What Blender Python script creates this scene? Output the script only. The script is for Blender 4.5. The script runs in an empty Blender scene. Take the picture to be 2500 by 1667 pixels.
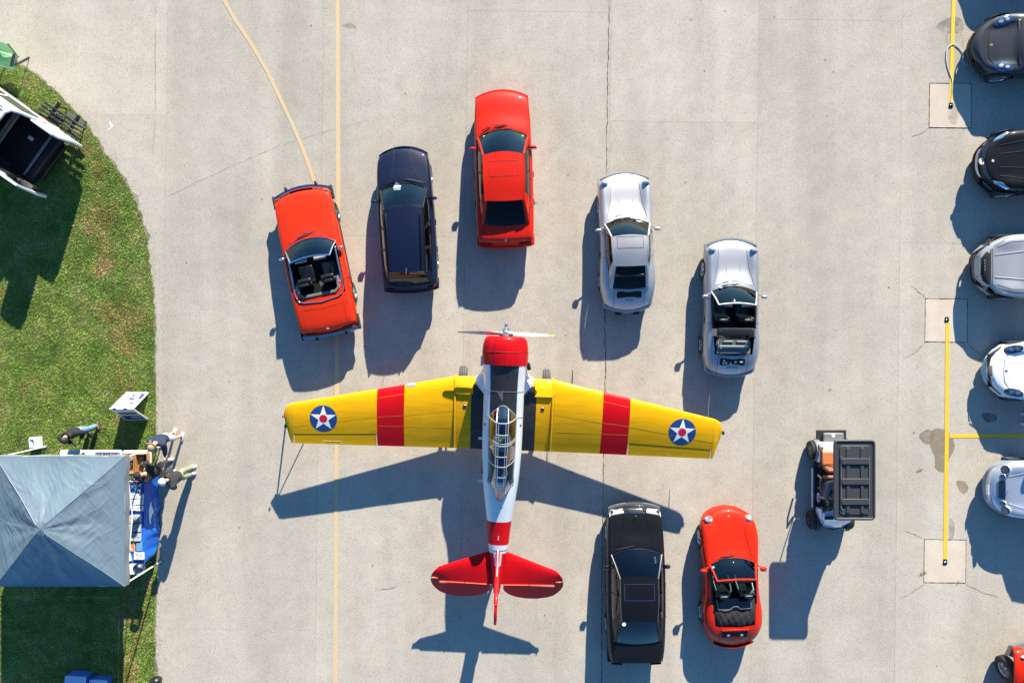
import bpy, bmesh, math, random
import numpy as np
from mathutils import Vector, Matrix
from mathutils.bvhtree import BVHTree

random.seed(7)
R = math.radians
scene = bpy.context.scene
COL = scene.collection

# ------------------------------------------------------------------ camera, sky, sun, exposure
CAM_H = 22.0                       # drone hovering 22 m above the apron, looking straight down
PX_M = 79.0                        # photo pixels per metre on the ground
cam = bpy.data.cameras.new('camera')
cam.sensor_width = 36.0
cam.lens = 36.0 * PX_M * CAM_H / 2500.0
cam.clip_end = 2000.0
cam_ob = bpy.data.objects.new('camera', cam)
cam_ob.location = (0, 0, CAM_H)
COL.objects.link(cam_ob)
scene.camera = cam_ob

SUN_EL = R(23.2)
SUN_TO = Vector((-0.272, -0.962, 0)).normalized()          # the way shadows fall
world = bpy.data.worlds.new('World')
scene.world = world
world.use_nodes = True
wn = world.node_tree
sky = wn.nodes.new('ShaderNodeTexSky')
sky.sky_type = 'NISHITA'
sky.sun_disc = False
sky.sun_elevation = SUN_EL
sky.sun_rotation = math.atan2(-SUN_TO.x, -SUN_TO.y)
sky.air_density = 1.0
sky.dust_density = 0.15
sky.ozone_density = 6.0
tintn = wn.nodes.new('ShaderNodeMix')                # clear autumn air: a deeper blue all over
tintn.data_type = 'RGBA'
tintn.blend_type = 'MULTIPLY'
tintn.inputs[0].default_value = 1
tintn.inputs[7].default_value = (0.74, 1.05, 1.13, 1)
wn.links.new(sky.outputs[0], tintn.inputs[6])
wn.links.new(tintn.outputs[2], wn.nodes['Background'].inputs[0])
wn.nodes['Background'].inputs[1].default_value = 0.074
sun = bpy.data.lights.new('sun', 'SUN')
sun.energy = 5.0
sun.angle = R(0.5)
sun.color = (1.0, 0.915, 0.755)
sun_ob = bpy.data.objects.new('sun', sun)
sun_ob.rotation_euler = Vector((SUN_TO.x * math.cos(SUN_EL), SUN_TO.y * math.cos(SUN_EL), -math.sin(SUN_EL))).to_track_quat('-Z', 'Y').to_euler()
sun_ob.location = (5, 18, 20)
COL.objects.link(sun_ob)
scene.view_settings.view_transform = 'Standard'
scene.view_settings.look = 'None'
scene.view_settings.gamma = 1.0
scene.view_settings.use_curve_mapping = False
scene.view_settings.exposure = 1.32
scene.cycles.use_denoising = True
scene.cycles.max_bounces = 8
scene.cycles.transparent_max_bounces = 16
scene.cycles.caustics_reflective = False
scene.cycles.caustics_refractive = False


def at(px, py, h=0.0):
    """a measured place in the photo, put at its real height above the ground"""
    k = (1 - h / CAM_H) / PX_M
    return Vector(((px - 1250) * k, -(py - 833.5) * k, h))


# ------------------------------------------------------------------ materials
MATS = {}


def mat(name, col, rough=0.5, metal=0.0, coat=0.0, coat_rough=0.03, spec=0.5, vary=0.0, vscale=3.0, bump=0.0, bscale=60.0, stretch=None):
    if name in MATS:
        return MATS[name]
    m = bpy.data.materials.new(name)
    m.use_nodes = True
    nt = m.node_tree
    b = nt.nodes['Principled BSDF']
    b.inputs['Base Color'].default_value = (*col, 1)
    b.inputs['Roughness'].default_value = rough
    b.inputs['Metallic'].default_value = metal
    b.inputs['Coat Weight'].default_value = coat
    b.inputs['Coat Roughness'].default_value = coat_rough
    b.inputs['Specular IOR Level'].default_value = spec
    tc = None
    if vary or bump:
        tc = nt.nodes.new('ShaderNodeTexCoord')
    if vary:
        n = nt.nodes.new('ShaderNodeTexNoise')
        n.inputs['Scale'].default_value = vscale
        n.inputs['Detail'].default_value = 6
        if stretch:
            mp_ = nt.nodes.new('ShaderNodeMapping')
            mp_.inputs['Scale'].default_value = stretch
            nt.links.new(tc.outputs['Object'], mp_.inputs[0])
            nt.links.new(mp_.outputs[0], n.inputs['Vector'])
        else:
            nt.links.new(tc.outputs['Object'], n.inputs['Vector'])
        r = nt.nodes.new('ShaderNodeMapRange')
        r.inputs['From Min'].default_value = 0.3
        r.inputs['From Max'].default_value = 0.7
        r.inputs['To Min'].default_value = 1 - vary
        r.inputs['To Max'].default_value = 1 + vary
        nt.links.new(n.outputs['Fac'], r.inputs['Value'])
        mx = nt.nodes.new('ShaderNodeMix')
        mx.data_type = 'RGBA'
        mx.blend_type = 'MULTIPLY'
        mx.inputs['Factor'].default_value = 1
        mx.inputs[6].default_value = (*col, 1)
        nt.links.new(r.outputs[0], mx.inputs[7])
        nt.links.new(mx.outputs[2], b.inputs['Base Color'])
    if bump:
        n2 = nt.nodes.new('ShaderNodeTexNoise')
        n2.inputs['Scale'].default_value = bscale
        n2.inputs['Detail'].default_value = 4
        nt.links.new(tc.outputs['Object'], n2.inputs['Vector'])
        bp = nt.nodes.new('ShaderNodeBump')
        bp.inputs['Strength'].default_value = bump
        bp.inputs['Distance'].default_value = 0.02
        nt.links.new(n2.outputs['Fac'], bp.inputs['Height'])
        nt.links.new(bp.outputs[0], b.inputs['Normal'])
    MATS[name] = m
    return m


def glass(name, tint, refl=1.0, rough=0.0, boost=1.3):
    if name in MATS:
        return MATS[name]
    m = bpy.data.materials.new(name)
    m.use_nodes = True
    nt = m.node_tree
    for n in list(nt.nodes):
        nt.nodes.remove(n)
    out = nt.nodes.new('ShaderNodeOutputMaterial')
    tr = nt.nodes.new('ShaderNodeBsdfTransparent')
    tr.inputs[0].default_value = (*tint, 1)
    gl = nt.nodes.new('ShaderNodeBsdfGlossy')
    gl.inputs['Roughness'].default_value = rough
    gl.inputs[0].default_value = (refl, refl, refl, 1)
    fr = nt.nodes.new('ShaderNodeFresnel')
    fr.inputs[0].default_value = 1.5
    mp = nt.nodes.new('ShaderNodeMath')
    mp.operation = 'MULTIPLY_ADD'
    mp.inputs[1].default_value = boost
    mp.inputs[2].default_value = 0.0
    mp.use_clamp = True
    mx = nt.nodes.new('ShaderNodeMixShader')
    nt.links.new(fr.outputs[0], mp.inputs[0])
    nt.links.new(mp.outputs[0], mx.inputs[0])
    nt.links.new(tr.outputs[0], mx.inputs[1])
    nt.links.new(gl.outputs[0], mx.inputs[2])
    nt.links.new(mx.outputs[0], out.inputs[0])
    MATS[name] = m
    return m


def paint(name, col, flake=0.0, rough=0.5, coat=0.5):
    return mat('paint_' + name, col, rough=rough, metal=flake, coat=coat, coat_rough=0.03, spec=0.12, vary=0.07, vscale=1.1)


RUBBER = mat('rubber', (0.018, 0.018, 0.019), 0.75, vary=0.2, vscale=8)
BLACK = mat('black_plastic', (0.012, 0.012, 0.013), 0.45)
BLACKM = mat('black_matte', (0.008, 0.008, 0.009), 0.85)
CHROME = mat('chrome', (0.75, 0.77, 0.8), 0.12, 1.0)
ALLOY = mat('alloy', (0.55, 0.57, 0.6), 0.28, 1.0)
STEEL = mat('steel', (0.45, 0.46, 0.48), 0.35, 1.0)
LEATHER = mat('black_leather', (0.012, 0.013, 0.014), 0.38)
TAN = mat('tan_leather', (0.42, 0.25, 0.13), 0.5)
GREYINT = mat('grey_cloth', (0.32, 0.3, 0.27), 0.8)
GLASS = glass('window_glass', (0.30, 0.42, 0.46))
GLASSC = glass('clear_glass', (0.62, 0.72, 0.74))
GLASSD = glass('dark_glass', (0.035, 0.05, 0.06), boost=.6)
LAMP = glass('lamp_lens', (0.7, 0.72, 0.74))
REFLECT = mat('lamp_bowl', (0.52, 0.53, 0.55), 0.25, 0.35)
REDLENS = mat('red_lens', (0.35, 0.008, 0.006), 0.15, coat=1)
ORANGELENS = mat('orange_lens', (0.7, 0.2, 0.02), 0.2, coat=1)
WHITE = mat('white_paint', (0.8, 0.8, 0.79), 0.45)
GAP = mat('panel_gap', (0.006, 0.006, 0.007), 0.9)


# ------------------------------------------------------------------ mesh building
class MB:
    def __init__(s):
        s.v = []
        s.f = []
        s.m = []

    def add(s, vs, fs, mi=0):
        o = len(s.v)
        s.v += [tuple(p) for p in vs]
        for f in fs:
            s.f.append([o + i for i in f])
            s.m.append(mi)
        return s

    def box(s, c, d, mi=0, rot=None):
        cx, cy, cz = c
        x, y, z = d[0] / 2, d[1] / 2, d[2] / 2
        vs = [Vector((sx * x, sy * y, sz * z)) for sz in (-1, 1) for sy in (-1, 1) for sx in (-1, 1)]
        if rot is not None:
            vs = [rot @ v for v in vs]
        vs = [(v.x + cx, v.y + cy, v.z + cz) for v in vs]
        return s.add(vs, [(0, 2, 3, 1), (4, 5, 7, 6), (0, 1, 5, 4), (2, 6, 7, 3), (0, 4, 6, 2), (1, 3, 7, 5)], mi)

    def grid(s, P, mi=0, closed_j=False, mfun=None, skip=None):
        ni, nj = len(P), len(P[0])
        o = len(s.v)
        for row in P:
            s.v += [tuple(p) for p in row]
        for i in range(ni - 1):
            for j in range(nj if closed_j else nj - 1):
                if skip and skip(i, j):
                    continue
                j2 = (j + 1) % nj
                s.f.append([o + i * nj + j, o + i * nj + j2, o + (i + 1) * nj + j2, o + (i + 1) * nj + j])
                s.m.append(mfun(i, j) if mfun else mi)
        return s

    def loft(s, rings, mi=0, cap=(True, True), mfun=None, skip=None):
        s.grid(rings, mi, True, mfun, skip)
        n = len(rings[0])
        b = len(s.v) - n * len(rings)
        if cap[0]:
            s.f.append([b + k for k in range(n)])
            s.m.append(mi)
        if cap[1]:
            s.f.append([b + (len(rings) - 1) * n + k for k in range(n)][::-1])
            s.m.append(mi)
        return s

    def tube(s, pts, r, n=8, mi=0, closed=False, flat=1.0):
        pts = [Vector(p) for p in pts]
        N = len(pts)
        rs = r if isinstance(r, (list, tuple)) else [r] * N
        rings = []
        up = None
        for i, p in enumerate(pts):
            a = pts[(i - 1) % N] if (closed or i) else p
            b = pts[(i + 1) % N] if (closed or i < N - 1) else p
            t = (b - a).normalized() if (b - a).length > 1e-9 else Vector((0, 0, 1))
            if up is None:
                up = Vector((0, 0, 1)) if abs(t.z) < 0.9 else Vector((0, 1, 0))
            u = t.cross(up)
            u = u.normalized() if u.length > 1e-6 else Vector((1, 0, 0))
            w = u.cross(t).normalized()
            up = w
            rings.append([p + u * (math.cos(2 * math.pi * k / n) * rs[i]) + w * (math.sin(2 * math.pi * k / n) * rs[i] * flat) for k in range(n)])
        if closed:
            rings.append(rings[0])
            s.grid(rings, mi, True)
        else:
            s.loft(rings, mi)
        return s

    def lathe(s, prof, c=(0, 0, 0), axis='Z', n=24, mi=0, cap=(False, False), mfun=None):
        rings = []
        for r, h in prof:
            ring = []
            for k in range(n):
                a = 2 * math.pi * k / n
                x, y = r * math.cos(a), r * math.sin(a)
                p = {'Z': (x, y, h), 'X': (h, x, y), 'Y': (x, h, y)}[axis]
                ring.append((p[0] + c[0], p[1] + c[1], p[2] + c[2]))
            rings.append(ring)
        return s.loft(rings, mi, cap, mfun)

    def prism(s, outline, z0, z1, mi=0):
        n = len(outline)
        vs = [(x, y, z0) for x, y in outline] + [(x, y, z1) for x, y in outline]
        fs = [list(range(n))[::-1], list(range(n, 2 * n))] + [(k, (k + 1) % n, n + (k + 1) % n, n + k) for k in range(n)]
        return s.add(vs, fs, mi)

    def ball(s, c, r, n=12, m=8, mi=0, sq=(1, 1, 1)):
        prof = [(max(1e-4, math.sin(math.pi * i / m)), -math.cos(math.pi * i / m)) for i in range(m + 1)]
        rings = [[(c[0] + r * sq[0] * q * math.cos(2 * math.pi * k / n), c[1] + r * sq[1] * q * math.sin(2 * math.pi * k / n), c[2] + r * sq[2] * h) for k in range(n)] for q, h in prof]
        return s.loft(rings, mi)

    def mesh(s, name, smooth=35):
        me = bpy.data.meshes.new(name)
        bm = bmesh.new()
        vs = [bm.verts.new(p) for p in s.v]
        for f, mi in zip(s.f, s.m):
            try:
                ff = bm.faces.new([vs[i] for i in f])
                ff.material_index = mi
            except ValueError:
                pass
        bmesh.ops.remove_doubles(bm, verts=bm.verts, dist=1e-5)
        bmesh.ops.recalc_face_normals(bm, faces=bm.faces)
        for f in bm.faces:
            f.smooth = bool(smooth)
        if smooth and smooth < 180:
            a = R(smooth)
            for e in bm.edges:
                if len(e.link_faces) == 2 and e.calc_face_angle(0) > a:
                    e.smooth = False
        bm.to_mesh(me)
        bm.free()
        return me

    def build(s, name, mats, parent=None, smooth=35, bevel=0.0, segs=2, subd=0, solid=0.0):
        me = s.mesh(name, smooth)
        for m in (mats if isinstance(mats, (list, tuple)) else [mats]):
            me.materials.append(m)
        o = bpy.data.objects.new(name, me)
        COL.objects.link(o)
        if parent is not None:
            o.parent = parent
        if solid:
            md = o.modifiers.new('solid', 'SOLIDIFY')
            md.thickness = solid
            md.offset = -1
        if bevel:
            md = o.modifiers.new('bevel', 'BEVEL')
            md.width = bevel
            md.segments = segs
            md.limit_method = 'ANGLE'
            md.angle_limit = R(40)
            md.harden_normals = False
        if subd:
            md = o.modifiers.new('sub', 'SUBSURF')
            md.levels = subd
            md.render_levels = subd
        return o


def build_split(mb, name, mats, parent, smooth=35):
    """each connected piece of mb becomes a part of its own"""
    par = list(range(len(mb.v)))

    def find(a):
        while par[a] != a:
            par[a] = par[par[a]]
            a = par[a]
        return a
    for f in mb.f:
        for i in f[1:]:
            par[find(f[0])] = find(i)
    groups = {}
    for f, mi in zip(mb.f, mb.m):
        groups.setdefault(find(f[0]), []).append((f, mi))
    out = []
    for g in groups.values():
        ids = sorted({i for f, _ in g for i in f})
        mp = {i: k for k, i in enumerate(ids)}
        q = MB()
        q.v = [mb.v[i] for i in ids]
        q.f = [[mp[i] for i in f] for f, _ in g]
        q.m = [mi for _, mi in g]
        out.append(q.build(name, mats, parent, smooth))
    return out


def tag(o, label=None, cat=None, group=None, kind=None):
    if label:
        o['label'] = label
    if cat:
        o['category'] = cat
    if group:
        o['group'] = group
    if kind:
        o['kind'] = kind
    return o


def thing(name, label, cat, loc=(0, 0, 0), rotz=0.0, group=None):
    o = bpy.data.objects.new(name, None)
    o.empty_display_size = 0.3
    COL.objects.link(o)
    o.location = loc
    o.rotation_euler = (0, 0, rotz)
    return tag(o, label, cat, group)


def children(o):
    return [c for c in bpy.data.objects if c.parent == o]


def copy_tree(o, parent=None):
    c = o.copy()
    COL.objects.link(c)
    c.parent = parent
    for ch in children(o):
        copy_tree(ch, c)
    return c


def bvh_of(ob):
    me = ob.data
    return BVHTree.FromPolygons([v.co for v in me.vertices], [p.vertices[:] for p in me.polygons])


def drop(bv, x, y, z0=5.0, default=None):
    loc, nor, idx, d = bv.ray_cast(Vector((x, y, z0)), Vector((0, 0, -1)))
    if loc is None:
        return (Vector((x, y, default)), Vector((0, 0, 1))) if default is not None else (None, None)
    if nor.z < 0:
        nor = -nor
    return loc, nor


def resample(pts, step):
    out = []
    for a, b in zip(pts, pts[1:]):
        a, b = Vector(a), Vector(b)
        n = max(1, int((b - a).length / step))
        out += [a.lerp(b, k / n) for k in range(n)]
    out.append(Vector(pts[-1]))
    return out


def drape_patch(mb, bv, outline, off=0.004, rings=4, mi=0, default=None, thick=0.012):
    """a thin shaped piece laid onto a curved surface (outline is convex, in plan)"""
    n = len(outline)
    cx = sum(p[0] for p in outline) / n
    cy = sum(p[1] for p in outline) / n
    rr = []
    for k in range(rings, 0, -1):
        t = k / rings
        row = []
        for x, y in outline:
            q, nn = drop(bv, cx + (x - cx) * t, cy + (y - cy) * t, default=default)
            if q is None:
                q, nn = Vector((cx + (x - cx) * t, cy + (y - cy) * t, row[-1][2] if row else 0.5)), Vector((0, 0, 1))
            row.append(q + nn * off)
        rr.append(row)
    skirt = [p - Vector((0, 0, thick)) for p in rr[0]]
    mb.loft([skirt] + rr, mi, cap=(False, True))
    return mb


def drape_line(mb, bv, pts, r=0.006, off=0.0, step=0.06, n=5, mi=0, default=None):
    P = []
    for p in resample([(*q, 0) for q in pts], step):
        q, nn = drop(bv, p.x, p.y, default=default)
        if q is not None:
            P.append(q + nn * off)
    if len(P) > 1:
        mb.tube(P, r, n, mi)
    return mb


def pchip(xs, ys, x):
    n = len(xs)
    if x <= xs[0]:
        return ys[0]
    if x >= xs[-1]:
        return ys[-1]
    i = max(k for k in range(n - 1) if xs[k] <= x)
    h = [xs[k + 1] - xs[k] for k in range(n - 1)]
    d = [(ys[k + 1] - ys[k]) / h[k] for k in range(n - 1)]

    def sl(k):
        if k == 0:
            return d[0]
        if k == n - 1:
            return d[-1]
        if d[k - 1] * d[k] <= 0:
            return 0.0
        w1, w2 = 2 * h[k] + h[k - 1], h[k] + 2 * h[k - 1]
        return (w1 + w2) / (w1 / d[k - 1] + w2 / d[k])
    t = (x - xs[i]) / h[i]
    a, b = sl(i), sl(i + 1)
    return (ys[i] * (2 * t ** 3 - 3 * t ** 2 + 1) + h[i] * a * (t ** 3 - 2 * t ** 2 + t) + ys[i + 1] * (3 * t ** 2 - 2 * t ** 3) + h[i] * b * (t ** 3 - t ** 2))


def rrect(w, h, r, n=4, c=(0, 0)):
    out = []
    for sx, sy, a0 in ((1, 1, 0), (-1, 1, 90), (-1, -1, 180), (1, -1, 270)):
        for k in range(n + 1):
            a = R(a0 + 90 * k / n)
            out.append((c[0] + sx * (w / 2 - r) + r * math.cos(a), c[1] + sy * (h / 2 - r) + r * math.sin(a)))
    return out


def ellipse(rx, ry, c=(0, 0), n=20, rot=0.0):
    return [(c[0] + rx * math.cos(a) * math.cos(rot) - ry * math.sin(a) * math.sin(rot), c[1] + rx * math.cos(a) * math.sin(rot) + ry * math.sin(a) * math.cos(rot)) for a in [2 * math.pi * k / n for k in range(n)]]


def text_mesh(name, body, size, mat_, parent, loc, rot=(0, 0, 0), bv=None, lift=0.003, shear=0.0, extrude=0.001):
    """lettering as thin raised mesh; laid on a surface when bv is given"""
    cu = bpy.data.curves.new(name, 'FONT')
    cu.body = body
    cu.size = size
    cu.align_x = 'CENTER'
    cu.align_y = 'CENTER'
    cu.shear = shear
    cu.extrude = extrude
    tmp = bpy.data.objects.new('tmp', cu)
    COL.objects.link(tmp)
    dg = bpy.context.evaluated_depsgraph_get()
    me = bpy.data.meshes.new_from_object(tmp.evaluated_get(dg))
    bpy.data.objects.remove(tmp)
    me.name = name
    M = Matrix.Translation(Vector(loc)) @ Matrix.Rotation(rot[2], 4, 'Z') @ Matrix.Rotation(rot[1], 4, 'Y') @ Matrix.Rotation(rot[0], 4, 'X')
    for v in me.vertices:
        v.co = M @ v.co
        if bv is not None:
            q, nn = drop(bv, v.co.x, v.co.y)
            if q is not None:
                v.co = q + nn * lift
    me.materials.clear()
    me.materials.append(mat_)
    o = bpy.data.objects.new(name, me)
    COL.objects.link(o)
    o.parent = parent
    return o
# ------------------------------------------------------------------ the ground
def concrete_material(name, base, speck=1.0):
    m = bpy.data.materials.new(name)
    m.use_nodes = True
    nt = m.node_tree
    b = nt.nodes['Principled BSDF']
    b.inputs['Roughness'].default_value = 0.9
    b.inputs['Specular IOR Level'].default_value = 0.25
    tc = nt.nodes.new('ShaderNodeNewGeometry')

    def noise(scale, detail, rough=0.6):
        n = nt.nodes.new('ShaderNodeTexNoise')
        n.inputs['Scale'].default_value = scale
        n.inputs['Detail'].default_value = detail
        n.inputs['Roughness'].default_value = rough
        nt.links.new(tc.outputs['Position'], n.inputs['Vector'])
        return n

    def rng(src, a, b_, c, d):
        r = nt.nodes.new('ShaderNodeMapRange')
        r.inputs['From Min'].default_value = a
        r.inputs['From Max'].default_value = b_
        r.inputs['To Min'].default_value = c
        r.inputs['To Max'].default_value = d
        nt.links.new(src, r.inputs['Value'])
        return r.outputs[0]

    def mul(a, bb):
        x = nt.nodes.new('ShaderNodeMath')
        x.operation = 'MULTIPLY'
        nt.links.new(a, x.inputs[0])
        nt.links.new(bb, x.inputs[1])
        return x.outputs[0]
    f = rng(noise(0.28, 7, 0.65).outputs['Fac'], 0.3, 0.7, 0.875, 1.075)              # broad weathering
    f = mul(f, rng(noise(2.2, 6).outputs['Fac'], 0.3, 0.7, 0.94, 1.05))
    f = mul(f, rng(noise(38, 4, 0.85).outputs['Fac'], 0.3, 0.72, 1 - 0.20 * speck, 1 + 0.15 * speck))   # exposed aggregate
    vo = nt.nodes.new('ShaderNodeTexVoronoi')
    vo.inputs['Scale'].default_value = 62
    nt.links.new(tc.outputs['Position'], vo.inputs['Vector'])
    sep = nt.nodes.new('ShaderNodeSeparateColor')
    nt.links.new(vo.outputs['Color'], sep.inputs[0])
    dark = rng(sep.outputs[0], 0.0, 0.22, 1 - 0.42 * speck, 1.0)               # scattered dark stones
    dark.node.clamp = True
    f = mul(f, dark)
    # long faint streaks along the driving direction
    mp = nt.nodes.new('ShaderNodeMapping')
    mp.inputs['Scale'].default_value = (0.9, 0.06, 1)
    nt.links.new(tc.outputs['Position'], mp.inputs[0])
    ns = nt.nodes.new('ShaderNodeTexNoise')
    ns.inputs['Scale'].default_value = 1.0
    ns.inputs['Detail'].default_value = 4
    nt.links.new(mp.outputs[0], ns.inputs['Vector'])
    f = mul(f, rng(ns.outputs['Fac'], 0.38, 0.68, 1.04, 0.90))
    oi = nt.nodes.new('ShaderNodeObjectInfo')
    f = mul(f, rng(oi.outputs['Random'], 0, 1, 0.945, 1.035))
    ramp = nt.nodes.new('ShaderNodeMix')
    ramp.data_type = 'RGBA'
    ramp.inputs[6].default_value = (base[0], base[1], base[2], 1)
    ramp.inputs[7].default_value = (base[0] * 1.05, base[1] * 0.98, base[2] * 0.92, 1)
    nt.links.new(noise(0.8, 3).outputs['Fac'], ramp.inputs[0])
    mx = nt.nodes.new('ShaderNodeMix')
    mx.data_type = 'RGBA'
    mx.blend_type = 'MULTIPLY'
    mx.inputs[0].default_value = 1
    nt.links.new(ramp.outputs[2], mx.inputs[6])
    nt.links.new(f, mx.inputs[7])
    nt.links.new(mx.outputs[2], b.inputs['Base Color'])
    bp = nt.nodes.new('ShaderNodeBump')
    bp.inputs['Strength'].default_value = 0.25
    bp.inputs['Distance'].default_value = 0.01
    nt.links.new(noise(45, 2).outputs['Fac'], bp.inputs['Height'])
    nt.links.new(bp.outputs[0], b.inputs['Normal'])
    return m


CONC = concrete_material('apron_concrete', (0.455, 0.428, 0.375))
PADC = concrete_material('pad_concrete', (0.55, 0.49, 0.415), 0.2)
CRACK = mat('crack_dirt', (0.045, 0.042, 0.035), 0.95)
MB().grid([[(-500, -500, -0.06), (500, -500, -0.06)], [(-500, 500, -0.06), (500, 500, -0.06)]]).build('ground', CONC, smooth=0)
tag(bpy.data.objects['ground'], kind='structure')

GRID_ROT = R(-0.75)
apron = bpy.data.objects.new('pavement', None)
COL.objects.link(apron)
apron.rotation_euler = (0, 0, GRID_ROT)
tag(apron, kind='structure')
xs = [-33.0, -28.2, -19.6, -15.1, -10.78, -5.95, -1.50, 2.93, 7.50, 11.95, 16.4, 20.9, 25.3]
ybr = [[-28, -9.0, 28], [-28, 3.2, 28], [-28, -3, 10.2, 28], [-28, 6.85, 28]]
for i in range(len(xs) - 1):
    yy = ybr[i % 4] if i != 8 else [-28, 10.05, 28]
    for y0, y1 in zip(yy, yy[1:]):
        x0, x1 = xs[i], xs[i + 1]
        dz = random.uniform(-0.0015, 0.0015)
        MB().box(((x0 + x1) / 2, (y0 + y1) / 2, -0.02 + dz), (x1 - x0 - 0.004, y1 - y0 - 0.004, 0.04)).build('slab', CONC, apron, smooth=0)
PAV = apron


def inv_grid(p):
    c, s = math.cos(-GRID_ROT), math.sin(-GRID_ROT)
    return Vector((p.x * c - p.y * s, p.x * s + p.y * c, p.z))


def ribbon(name, pts, w, z, m, jitter=0.0, step=0.08, taper=True, wj=0.3, kids=True):
    """a narrow flat strip following measured points on the ground"""
    P = resample([inv_grid(at(*p)) for p in pts], step)
    L, Q = [], []
    for i, p in enumerate(P):
        a, b = P[max(0, i - 1)], P[min(len(P) - 1, i + 1)]
        t = (b - a).normalized()
        nrm = Vector((-t.y, t.x, 0))
        ww = w * (1 + random.uniform(-wj, wj)) / 2
        if taper:
            ww *= min(1, 0.3 + i / 6, 0.3 + (len(P) - 1 - i) / 6)
        o = nrm * random.uniform(-jitter, jitter)
        L.append((p.x + nrm.x * ww + o.x, p.y + nrm.y * ww + o.y, z))
        Q.append((p.x - nrm.x * ww + o.x, p.y - nrm.y * ww + o.y, z))
    return MB().grid([L, Q]).build(name, m, PAV, smooth=0)


# joint that has opened into a crack, and finer cracks
ribbon('crack', [(1488, -20), (1482, 300), (1481, 470), (1476, 700), (1478, 900), (1474, 1100), (1470, 1400), (1468, 1690)], 0.017, 0.004, CRACK, 0.014, 0.09, False, 0.8)
ribbon('crack', [(380, 495), (470, 450), (590, 395), (700, 350), (830, 312), (900, 295)], 0.0045, 0.004, mat('crack_pale', (.13, .12, .105), .95), 0.012, 0.1, True, 0.8)
ribbon('crack', [(378, 0), (380, 250), (372, 400)], 0.014, 0.004, mat('joint_dirt', (0.2, 0.185, 0.16), 0.95), 0.01, 0.2, True, 0.8)
for pts in ([(2268, 313), (2245, 328), (2222, 335)], [(2260, 728), (2235, 705), (2222, 697)], [(2258, 836), (2235, 860), (2205, 876)], [(2255, 1315), (2230, 1303), (2205, 1293)], [(2358, 1316), (2368, 1305)], [(2357, 1425), (2400, 1447), (2440, 1457)], [(2255, 1425), (2220, 1450), (2195, 1463)], [(2362, 838), (2380, 856), (2400, 868)], [(2362, 730), (2378, 718), (2392, 712)], [(915, 1440), (950, 1436), (975, 1430)]):
    ribbon('crack', pts, 0.012, 0.004, CRACK, 0.012, 0.05, True, 0.7)


def worn_paint(name, col, wear, z=1.0):
    m = mat(name, col, 0.7)
    nt = m.node_tree
    b = nt.nodes['Principled BSDF']
    geo = nt.nodes.new('ShaderNodeNewGeometry')
    n = nt.nodes.new('ShaderNodeTexNoise')
    n.inputs['Scale'].default_value = 20
    n.inputs['Detail'].default_value = 5
    n.inputs['Roughness'].default_value = 0.75
    nt.links.new(geo.outputs['Position'], n.inputs['Vector'])
    r = nt.nodes.new('ShaderNodeMapRange')
    r.inputs['From Min'].default_value = wear - 0.12
    r.inputs['From Max'].default_value = wear + 0.12
    nt.links.new(n.outputs['Fac'], r.inputs['Value'])
    mx = nt.nodes.new('ShaderNodeMix')
    mx.data_type = 'RGBA'
    mx.inputs[6].default_value = (0.445, 0.415, 0.375, 1)
    mx.inputs[7].default_value = (*col, 1)
    nt.links.new(r.outputs[0], mx.inputs[0])
    nt.links.new(mx.outputs[2], b.inputs['Base Color'])
    return m


FADED = worn_paint('faded_yellow_paint', (0.66, 0.42, 0.11), 0.505)
YEL = worn_paint('yellow_road_paint', (0.72, 0.45, 0.015), 0.33)
ribbon('painted_line', [(824, -40), (826, 560), (822, 1000), (818, 1700)], 0.13, 0.005, FADED, 0, 0.3, False, 0.03)
ribbon('painted_line', [(540, -12), (572, 45), (612, 105), (650, 170), (684, 240), (712, 300), (738, 360), (758, 415), (776, 470)], 0.11, 0.0055, FADED, 0, 0.2, False, 0.03)
ribbon('painted_line', [(2329, -40), (2325, 110), (2321, 252)], 0.115, 0.0105, YEL, 0, 0.3, False, 0.02)
ribbon('painted_line', [(2313, 786), (2311, 1064), (2307, 1364)], 0.12, 0.0105, YEL, 0, 0.3, False, 0.02)
ribbon('painted_line', [(2317.5, 1064), (2560, 1063)], 0.12, 0.0105, YEL, 0, 0.3, False, 0.02)
# small white corner mark
wm = MB()
P = [inv_grid(at(*p)) for p in ((260, 322), (277, 308), (269, 297))]
q = [inv_grid(at(*p)) for p in ((262, 319), (271.5, 310.5), (266.5, 301))]
wm.add([(p.x, p.y, 0.006) for p in P + q[::-1]], [(0, 1, 4, 5), (1, 2, 3, 4)])
wm.build('corner_mark', mat('white_line_paint', (0.85, 0.85, 0.83), 0.6), PAV, smooth=0)

# square pads let into the apron, each with a tie-down anchor
for cx, cy, w, h in ((2320, 258, 102, 108), (2310, 782, 103, 105), (2307, 1369, 102, 105)):
    c = inv_grid(at(cx, cy))
    w, h = w / PX_M, h / PX_M
    MB().box((c.x, c.y, -0.0178), (w, h, 0.044)).build('tie_down_pad', PADC, PAV, smooth=0)
    g = MB()
    for a, b in (((-1, -1), (1, -1)), ((1, -1), (1, 1)), ((1, 1), (-1, 1)), ((-1, 1), (-1, -1))):
        n = 22
        pts = [(c.x + (a[0] + (b[0] - a[0]) * k / n) * w / 2 + random.uniform(-.004, .004), c.y + (a[1] + (b[1] - a[1]) * k / n) * h / 2 + random.uniform(-.004, .004), 0.004) for k in range(n + 1)]
        g.tube(pts, [0.009 * random.uniform(0.5, 1.3) for _ in pts], 4)
    g.build('joint', CRACK, PAV, smooth=0)


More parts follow.
